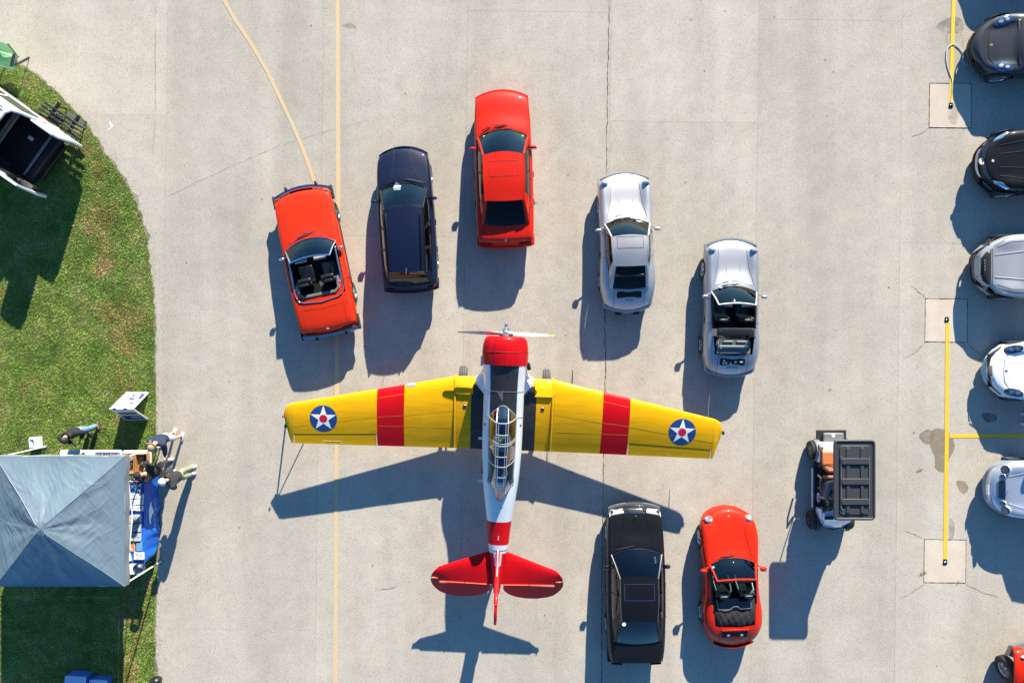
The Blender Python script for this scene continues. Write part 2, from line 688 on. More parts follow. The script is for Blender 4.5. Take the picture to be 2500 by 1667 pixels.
# oil and rust stains with shapes of their own
def blob(pts, m, z):
    P = [inv_grid(at(*p)) for p in pts]
    n = len(P)
    out = []
    for i in range(n):
        p0, p1, p2, p3 = P[i - 1], P[i], P[(i + 1) % n], P[(i + 2) % n]
        for k in range(6):
            t = k / 6
            q = 0.5 * ((2 * p1) + (p2 - p0) * t + (2 * p0 - 5 * p1 + 4 * p2 - p3) * t * t + (3 * p1 - p0 - 3 * p2 + p3) * t ** 3)
            out.append((q.x + random.uniform(-.008, .008), q.y + random.uniform(-.008, .008), z))
    return MB().add(out, [list(range(len(out)))]).build('stain', m, PAV, smooth=0)


def stain_mat(name, col, amt):
    m = concrete_material(name, col, 0.8)
    nt = m.node_tree
    out = nt.nodes['Material Output']
    bs = nt.nodes['Principled BSDF']
    tr = nt.nodes.new('ShaderNodeBsdfTransparent')
    mx = nt.nodes.new('ShaderNodeMixShader')
    geo = nt.nodes.new('ShaderNodeNewGeometry')
    n = nt.nodes.new('ShaderNodeTexNoise')
    n.inputs['Scale'].default_value = 4
    n.inputs['Detail'].default_value = 6
    nt.links.new(geo.outputs['Position'], n.inputs['Vector'])
    r = nt.nodes.new('ShaderNodeMapRange')
    r.inputs['From Min'].default_value = 0.3
    r.inputs['From Max'].default_value = 0.75
    r.inputs['To Min'].default_value = amt - 0.25
    r.inputs['To Max'].default_value = amt + 0.2
    nt.links.new(n.outputs['Fac'], r.inputs['Value'])
    nt.links.new(r.outputs[0], mx.inputs[0])
    nt.links.new(tr.outputs[0], mx.inputs[1])
    nt.links.new(bs.outputs[0], mx.inputs[2])
    nt.links.new(mx.outputs[0], out.inputs[0])
    return m


ST1 = stain_mat('stain_brown', (0.31, 0.25, 0.175), 0.62)
ST2 = stain_mat('stain_dark', (0.24, 0.21, 0.17), 0.5)
ST3 = stain_mat('stain_faint', (0.3, 0.265, 0.22), 0.38)
ST4 = stain_mat('stain_soot', (0.13, 0.12, 0.105), 0.3)
blob([(2244, 1062), (2262, 1048), (2280, 1056), (2278, 1074), (2266, 1084), (2252, 1078)], ST2, 0.006)
blob([(2276, 1050), (2305, 1047), (2326, 1068), (2330, 1095), (2318, 1118), (2312, 1140), (2302, 1152), (2284, 1142), (2282, 1115), (2270, 1085)], ST1, 0.0065)
blob([(2335, 1174), (2355, 1175), (2364, 1192), (2354, 1204), (2342, 1196)], ST1, 0.006)
blob([(2236, 1150), (2252, 1143), (2250, 1150), (2238, 1154)], ST1, 0.006)
blob([(2400, 1008), (2430, 1012), (2432, 1025), (2412, 1030), (2398, 1018)], ST2, 0.006)
blob([(2228, 1056), (2233, 1052), (2233, 1060)], ST2, 0.006)
blob([(2295, 55), (2330, 40), (2352, 55), (2345, 80), (2310, 82), (2285, 70)], ST4, 0.006)
blob([(2318, 1265), (2330, 1275), (2328, 1310), (2318, 1312)], ST3, 0.006)
blob([(835, 62), (855, 57), (868, 64), (866, 70), (848, 68)], ST3, 0.006)
blob([(2318, 262), (2334, 256), (2340, 285), (2332, 304), (2316, 296)], stain_mat('stain_pad', (.42, .36, .29), .25), 0.0075)
ribbon('stain', [(2316, 75), (2311, 95), (2317, 118)], 0.03, 0.006, ST4, 0, 0.05)
ribbon('stain', [(2340, 72), (2352, 92), (2350, 118)], 0.03, 0.006, ST4, 0, 0.05)
for k in range(9):
    x0 = random.uniform(2405, 2480)
    y0 = random.choice((285, 300, 545, 560))
    ribbon('scuff', [(x0, y0), (x0 + random.uniform(-14, 14), y0 + random.uniform(15, 32))], 0.02, 0.006 + k * 1e-4, stain_mat('scuff_%d' % k, (0.5, 0.47, 0.43), 0.35), 0, 0.06)
for k in range(16):
    cx, cy = random.uniform(420, 2250), random.uniform(20, 1640)
    w_ = random.uniform(2, 4.5)
    blob([(cx + w_ * random.uniform(.7, 1.3) * math.cos(a), cy + w_ * random.uniform(.6, 1.1) * math.sin(a)) for a in (0, 1.05, 2.1, 3.14, 4.2, 5.2)], ST3, .0044 + k * 2e-5)
# leaves and grit lying about
lf = mat('dead_leaf', (0.26, 0.12, 0.04), 0.8)
for px, py in ((2015, 146), (2020, 283), (1568, 925), (640, 486), (1948, 1356), (2287, 1624), (1720, 173), (1673, 445), (760, 62), (1770, 28), (990, 230), (560, 930), (910, 1380), (1330, 1500), (2170, 700), (455, 640)):
    p = inv_grid(at(px, py))
    a = random.uniform(0, 6.28)
    MB().add([(p.x + r_ * math.cos(a + t), p.y + r_ * math.sin(a + t) * 0.6, 0.006 + zz) for t, r_, zz in ((0, .035, .01), (1.2, .02, 0), (2.4, .022, .006), (3.6, .03, 0), (4.9, .02, .008))], [(0, 1, 2, 3, 4)]).build('fallen_leaf', lf, PAV, smooth=0)

# ------------------------------------------------------------------ lawn
edge_px = [(-620, -60), (-300, 20), (-120, 78), (0, 128), (45, 156), (80, 178), (115, 205), (150, 236), (180, 268), (208, 302), (235, 340), (262, 380), (288, 416), (312, 454), (332, 490), (346, 522), (356, 560), (363, 600), (370, 660), (375, 720), (379, 790), (381, 860), (382, 1000), (383, 1200), (382, 1400), (380, 1540), (379, 1700), (378, 1900), (376, 2300)]
edge = []
erng = random.Random(21)
drift = 0.0
for a, b in zip(edge_px, edge_px[1:]):
    for k in range(10):
        t = k / 10
        p = at(a[0] + (b[0] - a[0]) * t, a[1] + (b[1] - a[1]) * t)
        drift = drift * .8 + erng.uniform(-.022, .022)
        p.x += drift
        edge.append((p.x + random.uniform(-.018, .018) - .03, p.y + random.uniform(-.01, .01)))
edge.append(tuple(at(*edge_px[-1])[:2]))


def grass_color_nodes(m, blades):
    m.use_nodes = True
    nt = m.node_tree
    b = nt.nodes['Principled BSDF']
    b.inputs['Roughness'].default_value = 0.6
    b.inputs['Specular IOR Level'].default_value = 0.3
    geo = nt.nodes.new('ShaderNodeNewGeometry')

    def ramp(scale, det, stops):
        n = nt.nodes.new('ShaderNodeTexNoise')
        n.inputs['Scale'].default_value = scale
        n.inputs['Detail'].default_value = det
        n.inputs['Roughness'].default_value = 0.65
        nt.links.new(geo.outputs['Position'], n.inputs['Vector'])
        r = nt.nodes.new('ShaderNodeValToRGB')
        r.color_ramp.elements[0].position = stops[0][0]
        r.color_ramp.elements[0].color = (*stops[0][1], 1)
        r.color_ramp.elements[1].position = stops[-1][0]
        r.color_ramp.elements[1].color = (*stops[-1][1], 1)
        for p, c in stops[1:-1]:
            e = r.color_ramp.elements.new(p)
            e.color = (*c, 1)
        nt.links.new(n.outputs['Fac'], r.inputs[0])
        return r.outputs[0]
    g = ramp(1.1, 5, [(0.34, (0.125, 0.205, 0.030)), (0.5, (0.20, 0.30, 0.045)), (0.66, (0.31, 0.34, 0.095))])
    if blades:
        at_ = nt.nodes.new('ShaderNodeAttribute')
        at_.attribute_name = 'tint'
        mx = nt.nodes.new('ShaderNodeMix')
        mx.data_type = 'RGBA'
        mx.blend_type = 'MULTIPLY'
        mx.inputs[0].default_value = 1
        nt.links.new(g, mx.inputs[6])
        nt.links.new(at_.outputs['Color'], mx.inputs[7])
        g = mx.outputs[2]
    else:
        mx = nt.nodes.new('ShaderNodeMix')
        mx.data_type = 'RGBA'
        mx.blend_type = 'MULTIPLY'
        mx.inputs[0].default_value = 1
        mx.inputs[7].default_value = (0.42, 0.40, 0.42, 1)
        nt.links.new(g, mx.inputs[6])
        g = mx.outputs[2]
    nt.links.new(g, b.inputs['Base Color'])
    return m


# soil and clippings spilt over the edge of the concrete
SOIL = stain_mat('edge_soil', (.13, .105, .07), .42)
for k in range(0, len(edge) - 14, 12):
    seg = edge[k:k + 15]
    L_, Q_ = [], []
    wv = random.uniform(.03, .14)
    for i, (x, y) in enumerate(seg):
        f_ = math.sin(math.pi * i / (len(seg) - 1))
        q = inv_grid(Vector((x, y, 0)))
        L_.append((q.x - .05, q.y, .0068))
        Q_.append((q.x + .01 + wv * f_ * random.uniform(.5, 1.2), q.y + wv * .2, .0068))
    MB().grid([L_, Q_]).build('soil_spill', SOIL, PAV, smooth=0)
lawn = MB()
poly = edge + [(-36, edge[-1][1]), (-36, edge[0][1])]
lawn.add([(x, y, 0.012) for x, y in poly], [list(range(len(poly)))])
# a thin lip of soil down to the slabs
lawn_ob = lawn.build('lawn', grass_color_nodes(bpy.data.materials.new('lawn_soil'), False), smooth=0)
tag(lawn_ob, kind='structure')

rng = np.random.default_rng(3)
NB = 400000
bx = rng.uniform(-19.5, -10.6, NB * 2)
by = rng.uniform(-13.0, 9.6, NB * 2)
ex = np.array([e[0] for e in edge])[::-1]
ey = np.array([e[1] for e in edge])[::-1]
lim = np.interp(by, ey, ex)
dist = lim - bx
ok = dist > -np.abs(rng.normal(0, .035, NB * 2)) - .01
bx, by, dist = bx[ok][:NB], by[ok][:NB], dist[ok][:NB]
# thin where it has been worn beside the concrete
keep = rng.uniform(0, 1, len(bx)) < np.clip(0.55 + dist / 1.6, 0.5, 1)
bx, by, dist = bx[keep], by[keep], dist[keep]
NB = len(bx)
ang = rng.uniform(0, 2 * np.pi, NB)
hgt = rng.uniform(0.022, 0.062, NB)
lean = rng.uniform(0.01, 0.055, NB)
wid = rng.uniform(0.004, 0.0095, NB)
ca, sa = np.cos(ang), np.sin(ang)
V = np.zeros((NB, 3, 3), np.float32)
stray = rng.uniform(0, 1, NB) < .012                           # cut blades blown onto the concrete
near = stray & (dist < 2.2)
bx = np.where(near, bx + dist + np.abs(rng.normal(0, .16, NB)), bx)
hgt = np.where(near, .012, hgt)
V[:, 0] = np.stack([bx - sa * wid, by + ca * wid, np.full(NB, 0.011)], 1)
V[:, 1] = np.stack([bx + sa * wid, by - ca * wid, np.full(NB, 0.011)], 1)
V[:, 2] = np.stack([bx + ca * lean, by + sa * lean, hgt], 1)
me = bpy.data.meshes.new('grass')
me.vertices.add(NB * 3)
me.vertices.foreach_set('co', V.reshape(-1))
me.loops.add(NB * 3)
me.loops.foreach_set('vertex_index', np.arange(NB * 3, dtype=np.int32))
me.polygons.add(NB)
me.polygons.foreach_set('loop_start', np.arange(0, NB * 3, 3, dtype=np.int32))
me.polygons.foreach_set('loop_total', np.full(NB, 3, np.int32))
tint = np.ones((NB, 4), np.float32)
val = rng.uniform(0.55, 1.55, NB)


def vnoise(x, y, cell, seed):
    g = np.random.default_rng(seed).uniform(0, 1, (80, 80))
    u, v = (x + 24) / cell, (y + 18) / cell
    i, j = np.floor(u).astype(int) % 79, np.floor(v).astype(int) % 79
    a, b = u - np.floor(u), v - np.floor(v)
    a, b = a * a * (3 - 2 * a), b * b * (3 - 2 * b)
    return (g[i, j] * (1 - a) + g[i + 1, j] * a) * (1 - b) + (g[i, j + 1] * (1 - a) + g[i + 1, j + 1] * a) * b


patchy = .55 * vnoise(bx, by, .75, 1) + .3 * vnoise(bx, by, .33, 2) + .15 * vnoise(bx, by, .16, 5)
band = np.exp(-((dist - .75) / .75) ** 2)                      # worn band along the pavement
dryp = np.clip((patchy - .66 + .24 * band) * 4.5, .04, .8)
dry = rng.uniform(0, 1, NB) < dryp
val *= .72 + .6 * vnoise(bx, by, .22, 9)
tint[:, 0] = val * np.where(dry, 1.75, rng.uniform(0.75, 1.2, NB))
tint[:, 1] = val * np.where(dry, 0.85, 1.0)
tint[:, 2] = val * np.where(dry, 1.6, rng.uniform(0.8, 1.3, NB))
ca_ = me.color_attributes.new('tint', 'FLOAT_COLOR', 'POINT')
ca_.data.foreach_set('color', np.repeat(tint, 3, axis=0).reshape(-1))
me.update()
me.materials.append(grass_color_nodes(bpy.data.materials.new('grass_blades'), True))
go = bpy.data.objects.new('grass', me)
COL.objects.link(go)
tag(go, 'short patchy green grass with dry brown spots beside the concrete', 'grass', kind='stuff')
# ------------------------------------------------------------------ the trainer aeroplane
YELLOW = mat('plane_yellow', (0.74, 0.375, 0.003), 0.45, coat=0.12, coat_rough=0.12, spec=0.12, vary=0.11, vscale=1.0, stretch=(1.2, 9, 3))
PRED = mat('plane_red', (0.56, 0.004, 0.008), 0.45, coat=0.12, coat_rough=0.10, spec=0.12, vary=0.06, vscale=2.0)
PWHITE = mat('plane_pale_grey', (0.62, 0.65, 0.70), 0.4, coat=0.35, coat_rough=0.15, vary=0.05, vscale=3.0)
PBLACK = mat('plane_antiglare_black', (0.022, 0.022, 0.024), 0.55, vary=0.35, vscale=4.0)
PBLUE = mat('insignia_blue', (0.012, 0.05, 0.19), 0.4, coat=0.4)
PGLASS = glass('canopy_glass', (0.70, 0.77, 0.82), boost=2.6)

O2 = at(1229, 1000, 0)
k12 = (1 - 1.2 / CAM_H)
plane = thing('training_airplane', 'yellow-winged propeller airplane with red nose and tail parked among the cars', 'airplane', ((1229 - 1250) / PX_M * k12, -(1000 - 833.5) / PX_M * k12, 0), R(-2.15))


def sup_ring(y, cz, hw, top, bot, n=2.4):
    xsf = [0, .22, .44, .655, .78, .88, .95, .99, 1.0]
    up = []
    for f in xsf:
        up.append((hw * f, cz + top * (1 - f ** n) ** (1 / n)))
    lo = []
    for f in xsf[-2::-1]:
        lo.append((hw * f, cz - bot * (1 - f ** n) ** (1 / n)))
    half = up + lo                       # top centre -> side -> bottom centre (17 points)
    ring = [(x, y, z) for x, z in half] + [(-x, y, z) for x, z in half[-2:0:-1]]
    return ring


FS = [(1.38, 1.88, .615, .60, .60), (1.0, 1.82, .59, .575, .61), (0.6, 1.75, .575, .55, .62), (0.2, 1.69, .575, .53, .64), (-0.13, 1.64, .575, .52, .65), (-0.7, 1.57, .575, .52, .63), (-1.3, 1.50, .56, .52, .60), (-1.99, 1.42, .52, .50, .53), (-2.52, 1.365, .455, .47, .47), (-3.165, 1.30, .365, .39, .40), (-3.55, 1.26, .33, .345, .36), (-3.87, 1.23, .30, .31, .32), (-4.12, 1.21, .265, .28, .29), (-4.5, 1.175, .205, .23, .25), (-5.0, 1.13, .14, .17, .19), (-5.38, 1.10, .085, .11, .12)]


def fus_at(y):
    ys = [f[0] for f in FS][::-1]
    return [pchip(ys, [f[k] for f in FS][::-1], y) for k in range(1, 5)]


ysta = sorted(set([f[0] for f in FS] + [1.2, .8, .4, .05, -.4, -1.0, -1.65, -2.25, -2.85, -3.35, -3.7, -4.3, -4.75, -5.2]), reverse=True)
rings = [sup_ring(y, *fus_at(y)) for y in ysta]
NR = len(rings[0])


def fus_mat(i, j):
    ym = (ysta[i] + ysta[i + 1]) / 2
    jj = min(j, NR - 1 - j)                # 0.. from the top
    if ym > -0.13 and jj < 3:
        return 1
    if -3.87 < ym < -3.165:
        return 2
    if ym < -4.12 and jj >= 2 or ym < -4.5:
        return 2
    return 0


def fus_skip(i, j):
    ym = (ysta[i] + ysta[i + 1]) / 2
    jj = min(j, NR - 1 - j)
    return -1.99 < ym < -0.13 and jj < 3


fus = MB().loft(rings, 0, (True, True), fus_mat, fus_skip)
fus_ob = fus.build('fuselage', [PWHITE, PBLACK, PRED], plane, smooth=50)
FBV = bvh_of(fus_ob)
# joint lines, fairing bands
ln = MB()
for y in (0.6, -0.13, -2.75, -4.02):
    cz, hw, t_, b_ = fus_at(y)
    rg = sup_ring(y, cz, hw + .003, t_ + .003, b_ + .003)
    if y == -2.75:
        rg = [p for p in rg if p[2] > cz - .1 and p[0] > -.05][:8]
        ln.tube([(p[0], p[1] + p[0] * .35, p[2]) for p in rg], .006, 5)
    else:
        ln.tube(rg, .006, 5, closed=True)
build_split(ln, 'panel_seam', mat('seam_grey', (0.12, 0.13, 0.15), 0.6), fus_ob)
# engine cowling: open ring, barrel with slight taper
cy0, cz0 = 2.13, 2.0
tilt = R(8.5)


def axis(y, dz=0.0):
    return cz0 + (y - cy0) * math.tan(tilt) * 0.9 + dz


cow = MB()
prof = [(0.40, 2.00), (0.43, 2.09), (0.48, 2.135), (0.54, 2.12), (0.60, 2.03), (0.635, 1.88), (0.65, 1.68), (0.648, 1.50), (0.635, 1.335), (0.615, 1.33), (0.60, 1.50), (0.58, 1.85), (0.43, 1.98)]
rg = []
for r_, y in prof:
    rg.append([(r_ * math.cos(a), y, axis(y) + r_ * math.sin(a)) for a in [2 * math.pi * k / 40 for k in range(40)]])
cow.loft(rg + [rg[0]], 0, (False, False))
cow_ob = cow.build('cowling', PRED, plane, smooth=60)
sm = MB()
for a in (62, 90, 118, 30, 150):
    sm.tube([((r_ + .002) * math.cos(R(a)), y, axis(y) + (r_ + .002) * math.sin(R(a))) for r_, y in prof[4:9]], .005, 4)
sm.tube([(.652 * math.cos(2 * math.pi * k / 40), 1.70, axis(1.70) + .652 * math.sin(2 * math.pi * k / 40)) for k in range(40)], .006, 4, closed=True)
build_split(sm, 'seam', mat('seam_red', (0.2, 0.003, 0.005), 0.6), cow_ob)
eng = MB()
eng.lathe([(0.02, 1.93), (0.16, 1.92), (0.18, 1.75), (0.60, 1.72)], (0, 0, axis(1.85)), 'Y', 24)
for k in range(9):
    a = 2 * math.pi * k / 9
    for q in range(4):
        r0 = .2 + q * .075
        eng.lathe([(.085, -.02), (.085, .02)], (r0 * math.cos(a), 1.84, axis(1.84) + r0 * math.sin(a)), 'Y', 10, cap=(True, True))
eng.lathe([(.15, 1.92), (.13, 2.02), (.07, 2.08), (.06, 2.22)], (0, 0, axis(2.0)), 'Y', 20)
eng.build('engine', mat('engine_dark', (0.03, 0.03, 0.032), 0.5, 0.6), plane)
# propeller
prop = MB()
hy, hz = 2.21, axis(2.21)
prop.lathe([(.02, 2.12), (.105, 2.13), (.11, 2.27), (.075, 2.30), (.07, 2.36), (.05, 2.37), (.048, 2.46), (.065, 2.465), (.06, 2.50), (.01, 2.505)], (0, 0, hz), 'Y', 20)
for sgn in (-1, 1):
    prop.lathe([(.075, .0), (.08, .16), (.055, .2)], (0, hy, hz), 'X', 14) if sgn > 0 else prop.lathe([(.075, .0), (.08, -.16), (.055, -.2)], (0, hy, hz), 'X', 14)
    prop.box((sgn * .07, hy + .12, hz + .05), (.05, .06, .06))
prop_ob = prop.build('propeller', mat('hub_grey', (0.5, 0.52, 0.54), 0.35, 0.7), plane)
BLD = mat('blade_grey', (0.60, 0.57, 0.50), 0.6, 0.0)
for sgn in (-1, 1):
    bl = MB()
    rr = []
    for s_, ch, th, tw in ((.16, .09, .05, 60), (.3, .12, .045, 52), (.5, .165, .032, 42), (.75, .17, .022, 33), (1.0, .15, .016, 27), (1.2, .125, .012, 24), (1.31, .10, .010, 22), (1.36, .05, .006, 22)):
        ring = []
        for k in range(12):
            a = 2 * math.pi * k / 12
            c_, t_ = ch / 2 * math.cos(a), th / 2 * math.sin(a)
            ang = -R(tw) * sgn
            ring.append((sgn * s_, hy + c_ * math.sin(ang) * 1.0 + t_ * math.cos(ang), hz + c_ * math.cos(ang) - t_ * math.sin(ang)))
        rr.append(ring)
    bl.loft(rr, 0, mfun=lambda i, j: 1 if i >= 5 else 0)
    bl.build('blade', [BLD, mat('blade_tip_yellow', (0.72, 0.5, 0.03), 0.4)], prop_ob, smooth=60)
    MB().box((sgn * .72, hy + .03, hz + .075), (.035, .03, .006), rot=Matrix.Rotation(R(20), 3, 'X')).build('blade_mark', mat('mark_red', (0.5, 0.08, 0.03), 0.5), prop_ob)

# ---- wing: centre section and outer panels in one shell, ailerons apart
LEp = [(0.0, 0.93), (1.43, 0.93), (2.9, 0.625), (3.68, 0.475), (6.14, -0.025)]


def wing_le(x):
    if x > 6.14:
        return pchip([6.14, 6.26, 6.34, 6.385], [-.025, -.085, -.19, -.36], x)
    return np.interp(x, [p[0] for p in LEp], [p[1] for p in LEp])


def wing_te(x):
    if x > 6.18:
        return np.interp(x, [6.18, 6.26, 6.34, 6.385], [-1.215, -.93, -.58, -.40])
    return -1.245 + 0.03 * x / 6.2


def wing_hinge(x):
    return np.interp(x, [0, 3.69, 6.14, 6.4], [-.78, -.86, -.935, -.94])


def wing_pt(x, yv, upper, sgn):
    le, te = wing_le(x), wing_te(x)
    ch = max(le - te, .02)
    u = min(1, max(0, (le - yv) / ch))
    zle = np.interp(x, [0, 1.43, 6.14, 6.4], [1.10, 1.10, 1.335, 1.345])
    zte = np.interp(x, [0, 1.43, 6.14, 6.4], [.735, .735, 1.115, 1.13])
    if x > 6.14:
        c0 = wing_le(6.14) - wing_te(6.14)
        z = np.interp(yv, [wing_te(6.14), wing_le(6.14)], [1.115, 1.335]) + (x - 6.14) * .05
        th = .105 * ch * .9
    else:
        z = zle + (zte - zle) * u
        th = np.interp(x, [0, 1.43, 6.14], [.155, .15, .11]) * ch
    yt = 5 * th * (.2969 * math.sqrt(u) - .126 * u - .3516 * u * u + .2843 * u ** 3 - .1036 * u ** 4)
    camb = .02 * ch * math.sin(math.pi * min(1, u * 1.05)) if u < .95 else 0
    return (sgn * x, yv, z + camb + (yt if upper else -yt * .8))


XW = [0.30, 0.60, 0.955, 1.2, 1.43, 1.9, 2.4, 2.9, 3.3, 3.69, 4.1, 4.6, 5.2, 5.7, 6.12, 6.18, 6.26, 6.32, 6.36, 6.385]
CF = [0, .008, .03, .07, .13, .2, .3, .4, .5, .62, .75, .88, 1.0]
CR = [0, .25, .5, .75, 1.0]


def in_ail(x0, x1):
    return x0 >= 3.68 and x1 <= 6.13


for sgn in (-1, 1):
    w = MB()
    for upper in (True, False):
        P = []
        for x in XW:
            le, te, h_ = wing_le(x), wing_te(x), wing_hinge(x)
            if te > h_ - .02:
                h_ = te + (le - te) * .05
            row = [wing_pt(x, le + (h_ - le) * c, upper, sgn) for c in CF] + [wing_pt(x, h_ + (te - h_) * c, upper, sgn) for c in CR[1:]]
            P.append(row)

        def wm_(i, j):
            x0, x1 = XW[i], XW[i + 1]
            if 2.89 < x0 and x1 < 3.70:
                return 1
            if x1 < .96 and j >= 4 and upper:
                return 2
            return 0

        def ws_(i, j):
            return in_ail(XW[i], XW[i + 1]) and j >= len(CF) - 1
        w.grid(P, 0, False, wm_, ws_)
    w_ob = w.build('wing', [YELLOW, PRED, PBLACK], plane, smooth=50)
    WBV = bvh_of(w_ob)
    # aileron, drooping a little
    xa = [3.705, 4.2, 4.7, 5.2, 5.7, 6.10]
    top, bot = [], []
    for x in xa:
        h_, te = wing_hinge(x) - .018, wing_te(x)
        tr, br = [], []
        for c in CR:
            yv = h_ + (te - h_) * c
            a, b = wing_pt(x, yv, True, sgn), wing_pt(x, yv, False, sgn)
            dz = .012 * c - .006
            tr.append((a[0], a[1], a[2] + dz))
            br.append((b[0], b[1], b[2] + dz))
        top.append(tr)
        bot.append(br)
    al = MB()
    al.loft([t_ + b_[::-1] for t_, b_ in zip(top, bot)])
    ail = al.build('aileron', YELLOW, plane, smooth=40)
    ABV = bvh_of(ail)
    tb = MB()
    for xx in ((4.75, 5.25) if sgn < 0 else (4.9, 5.35)):
        drape_line(tb, ABV, [(sgn * xx, wing_te(xx) + .01), (sgn * xx, wing_te(xx) + .10)], .006)
    if sgn < 0:
        drape_line(tb, ABV, [(sgn * 4.75, wing_te(4.75) + .10), (sgn * 5.25, wing_te(5.25) + .10)], .005)
    drape_line(tb, ABV, [(sgn * 3.712, -.89), (sgn * 3.712, -1.22)], .01)
    drape_line(tb, ABV, [(sgn * 6.093, -.96), (sgn * 6.093, -1.20)], .008)
    build_split(tb, 'trim_edge', mat('pale_edge', (0.75, 0.68, 0.45), 0.5), ail)
    hg = MB()
    hg.tube([wing_pt(x, wing_hinge(x) - .004, True, sgn)[:2] + (wing_pt(x, wing_hinge(x), True, sgn)[2] - .016,) for x in xa], .012, 6)
    hg.build('hinge_gap', GAP, w_ob)
    # raised strap where the outer panel joins
    js = MB()
    yy = [wing_le(1.43) + .004] + list(np.linspace(.90, -1.22, 22))
    js.tube([(sgn * 1.43, y, (wing_pt(1.43, y, True, sgn)[2] + .006) if y < .92 else 1.10) for y in yy], .036, 10)
    js.build('joint_strap', YELLOW, w_ob, smooth=60)
    jl = MB()
    for dx in (-.045, .045):
        drape_line(jl, WBV, [(sgn * (1.43 + dx), .90), (sgn * (1.43 + dx), -1.21)], .006)
    drape_line(jl, WBV, [(sgn * 1.5, -.10), (sgn * 2.9, -.29), (sgn * 3.69, -.36), (sgn * 6.1, -.72)], .0035)
    drape_line(jl, WBV, [(sgn * 1.5, -.62), (sgn * 3.69, -.62)], .003)
    drape_line(jl, WBV, [(sgn * 6.12, -.05), (sgn * 6.12, -1.2)], .004)
    drape_line(jl, WBV, [(sgn * 2.9, .36), (sgn * 3.69, .20)], .004)
    build_split(jl, 'panel_seam', mat('seam_yellow', (0.36, 0.19, 0.01), 0.6), w_ob)
    # fuel gauge window and filler cap
    gz = MB()
    drape_patch(gz, WBV, [(sgn * 1.18 + a, .50 + b) for a, b in ((-.045, -.05), (.045, -.05), (.045, .05), (-.045, .05))], .004, 2)
    gz.build('fuel_gauge', mat('gauge_dark', (0.16, 0.12, 0.1), 0.2, coat=1), w_ob, smooth=0)
    fc = MB()
    drape_patch(fc, WBV, ellipse(.05, .05, (sgn * 1.14, .04), 16), .006, 2)
    fc.build('filler_cap', mat('cap_maroon', (0.07, 0.015, 0.012), 0.4), w_ob)
    fr_ = MB()
    q = [drop(WBV, sgn * 1.14 + .055 * math.cos(a), .04 + .055 * math.sin(a))[0] + Vector((0, 0, .004)) for a in np.linspace(0, 6.28, 17)[:-1]]
    fr_.tube(q, .007, 5, closed=True)
    fr_.build('cap_ring', STEEL, w_ob)
    # round insignia with star
    sx, sy, sr = sgn * 5.225, -.445, .392
    ins = MB()
    drape_patch(ins, WBV, ellipse(sr, sr, (sx, sy), 48), .003, 8, thick=.004)
    ins_ob = ins.build('insignia', PBLUE, w_ob, smooth=60)
    st = MB()
    up_a = math.pi / 2
    tips = [(sx + sr * .985 * math.cos(up_a + 2 * math.pi * k / 5), sy + sr * .985 * math.sin(up_a + 2 * math.pi * k / 5)) for k in range(5)]
    inn = [(sx + sr * .376 * math.cos(up_a + math.pi / 5 + 2 * math.pi * k / 5), sy + sr * .376 * math.sin(up_a + math.pi / 5 + 2 * math.pi * k / 5)) for k in range(5)]
    for k in range(5):
        for tri in ((tips[k], inn[k], (sx, sy)), (tips[k], (sx, sy), inn[k - 1])):
            N_ = 8
            idx, vs, fs = {}, [], []
            for a in range(N_ + 1):
                for b in range(N_ + 1 - a):
                    c = N_ - a - b
                    x = (tri[0][0] * a + tri[1][0] * b + tri[2][0] * c) / N_
                    y = (tri[0][1] * a + tri[1][1] * b + tri[2][1] * c) / N_
                    idx[a, b] = len(vs)
                    vs.append(drop(WBV, x, y)[0] + Vector((0, 0, .0065)))
            for a in range(N_):
                for b in range(N_ - a):
                    fs.append((idx[a, b], idx[a + 1, b], idx[a, b + 1]))
                    if a + b < N_ - 1:
                        fs.append((idx[a + 1, b], idx[a + 1, b + 1], idx[a, b + 1]))
            st.add(vs, fs)
    st.build('star', mat('insignia_white', (0.78, 0.78, 0.78), 0.45), ins_ob, smooth=60)
    ds = MB()
    drape_patch(ds, WBV, ellipse(.115, .115, (sx, sy), 28), .0095, 4, thick=.002)
    ds.build('disc', mat('insignia_red', (0.55, 0.01, 0.02), 0.4), ins_ob, smooth=60)
    # wheel fairing at the leading edge and the pale fillet to the fuselage
    lf_ = MB()
    lf_.loft([[(sgn * x, .80 + dy, 1.11 + dz) for dy, dz in ((-.38, .165), (-.2, .15), (-.02, .115), (.09, .06), (.135, 0), (.10, -.08), (-.1, -.13), (-.38, -.14))] for x in (.90, 1.0, 1.2, 1.39)] + [[(sgn * 1.62, .80 + dy * .5, 1.10 + dz * .2) for dy, dz in ((-.38, .165), (-.2, .15), (-.02, .115), (.09, .06), (.135, 0), (.10, -.08), (-.1, -.13), (-.38, -.14))]])
    lf_.build('wheel_fairing', YELLOW, w_ob, smooth=60)
    fl = MB()
    rgs = []
    for y, xo, zt, zb in ((1.36, .58, 1.95, 1.45), (1.2, .64, 1.75, 1.2), (1.05, .70, 1.5, 1.05), (.97, .82, 1.30, .98), (.90, .905, 1.245, .97), (.72, .90, 1.255, .95), (.62, .78, 1.30, .95), (.45, .60, 1.45, .95)):
        rgs.append([(sgn * .40, y, zt + .2), (sgn * (.40 + (xo - .4) * .55), y, zt + .08), (sgn * (.40 + (xo - .4) * .85), y, zt - .04), (sgn * xo, y, (zt + zb) / 2), (sgn * (xo - .05), y, zb), (sgn * .4, y, zb - .05)])
    fl.loft(rgs)
    fl.build('wing_root_fillet', PWHITE, plane, smooth=60)
    # main wheel and leg
    wy, wr = .86, .345
    ty = MB()
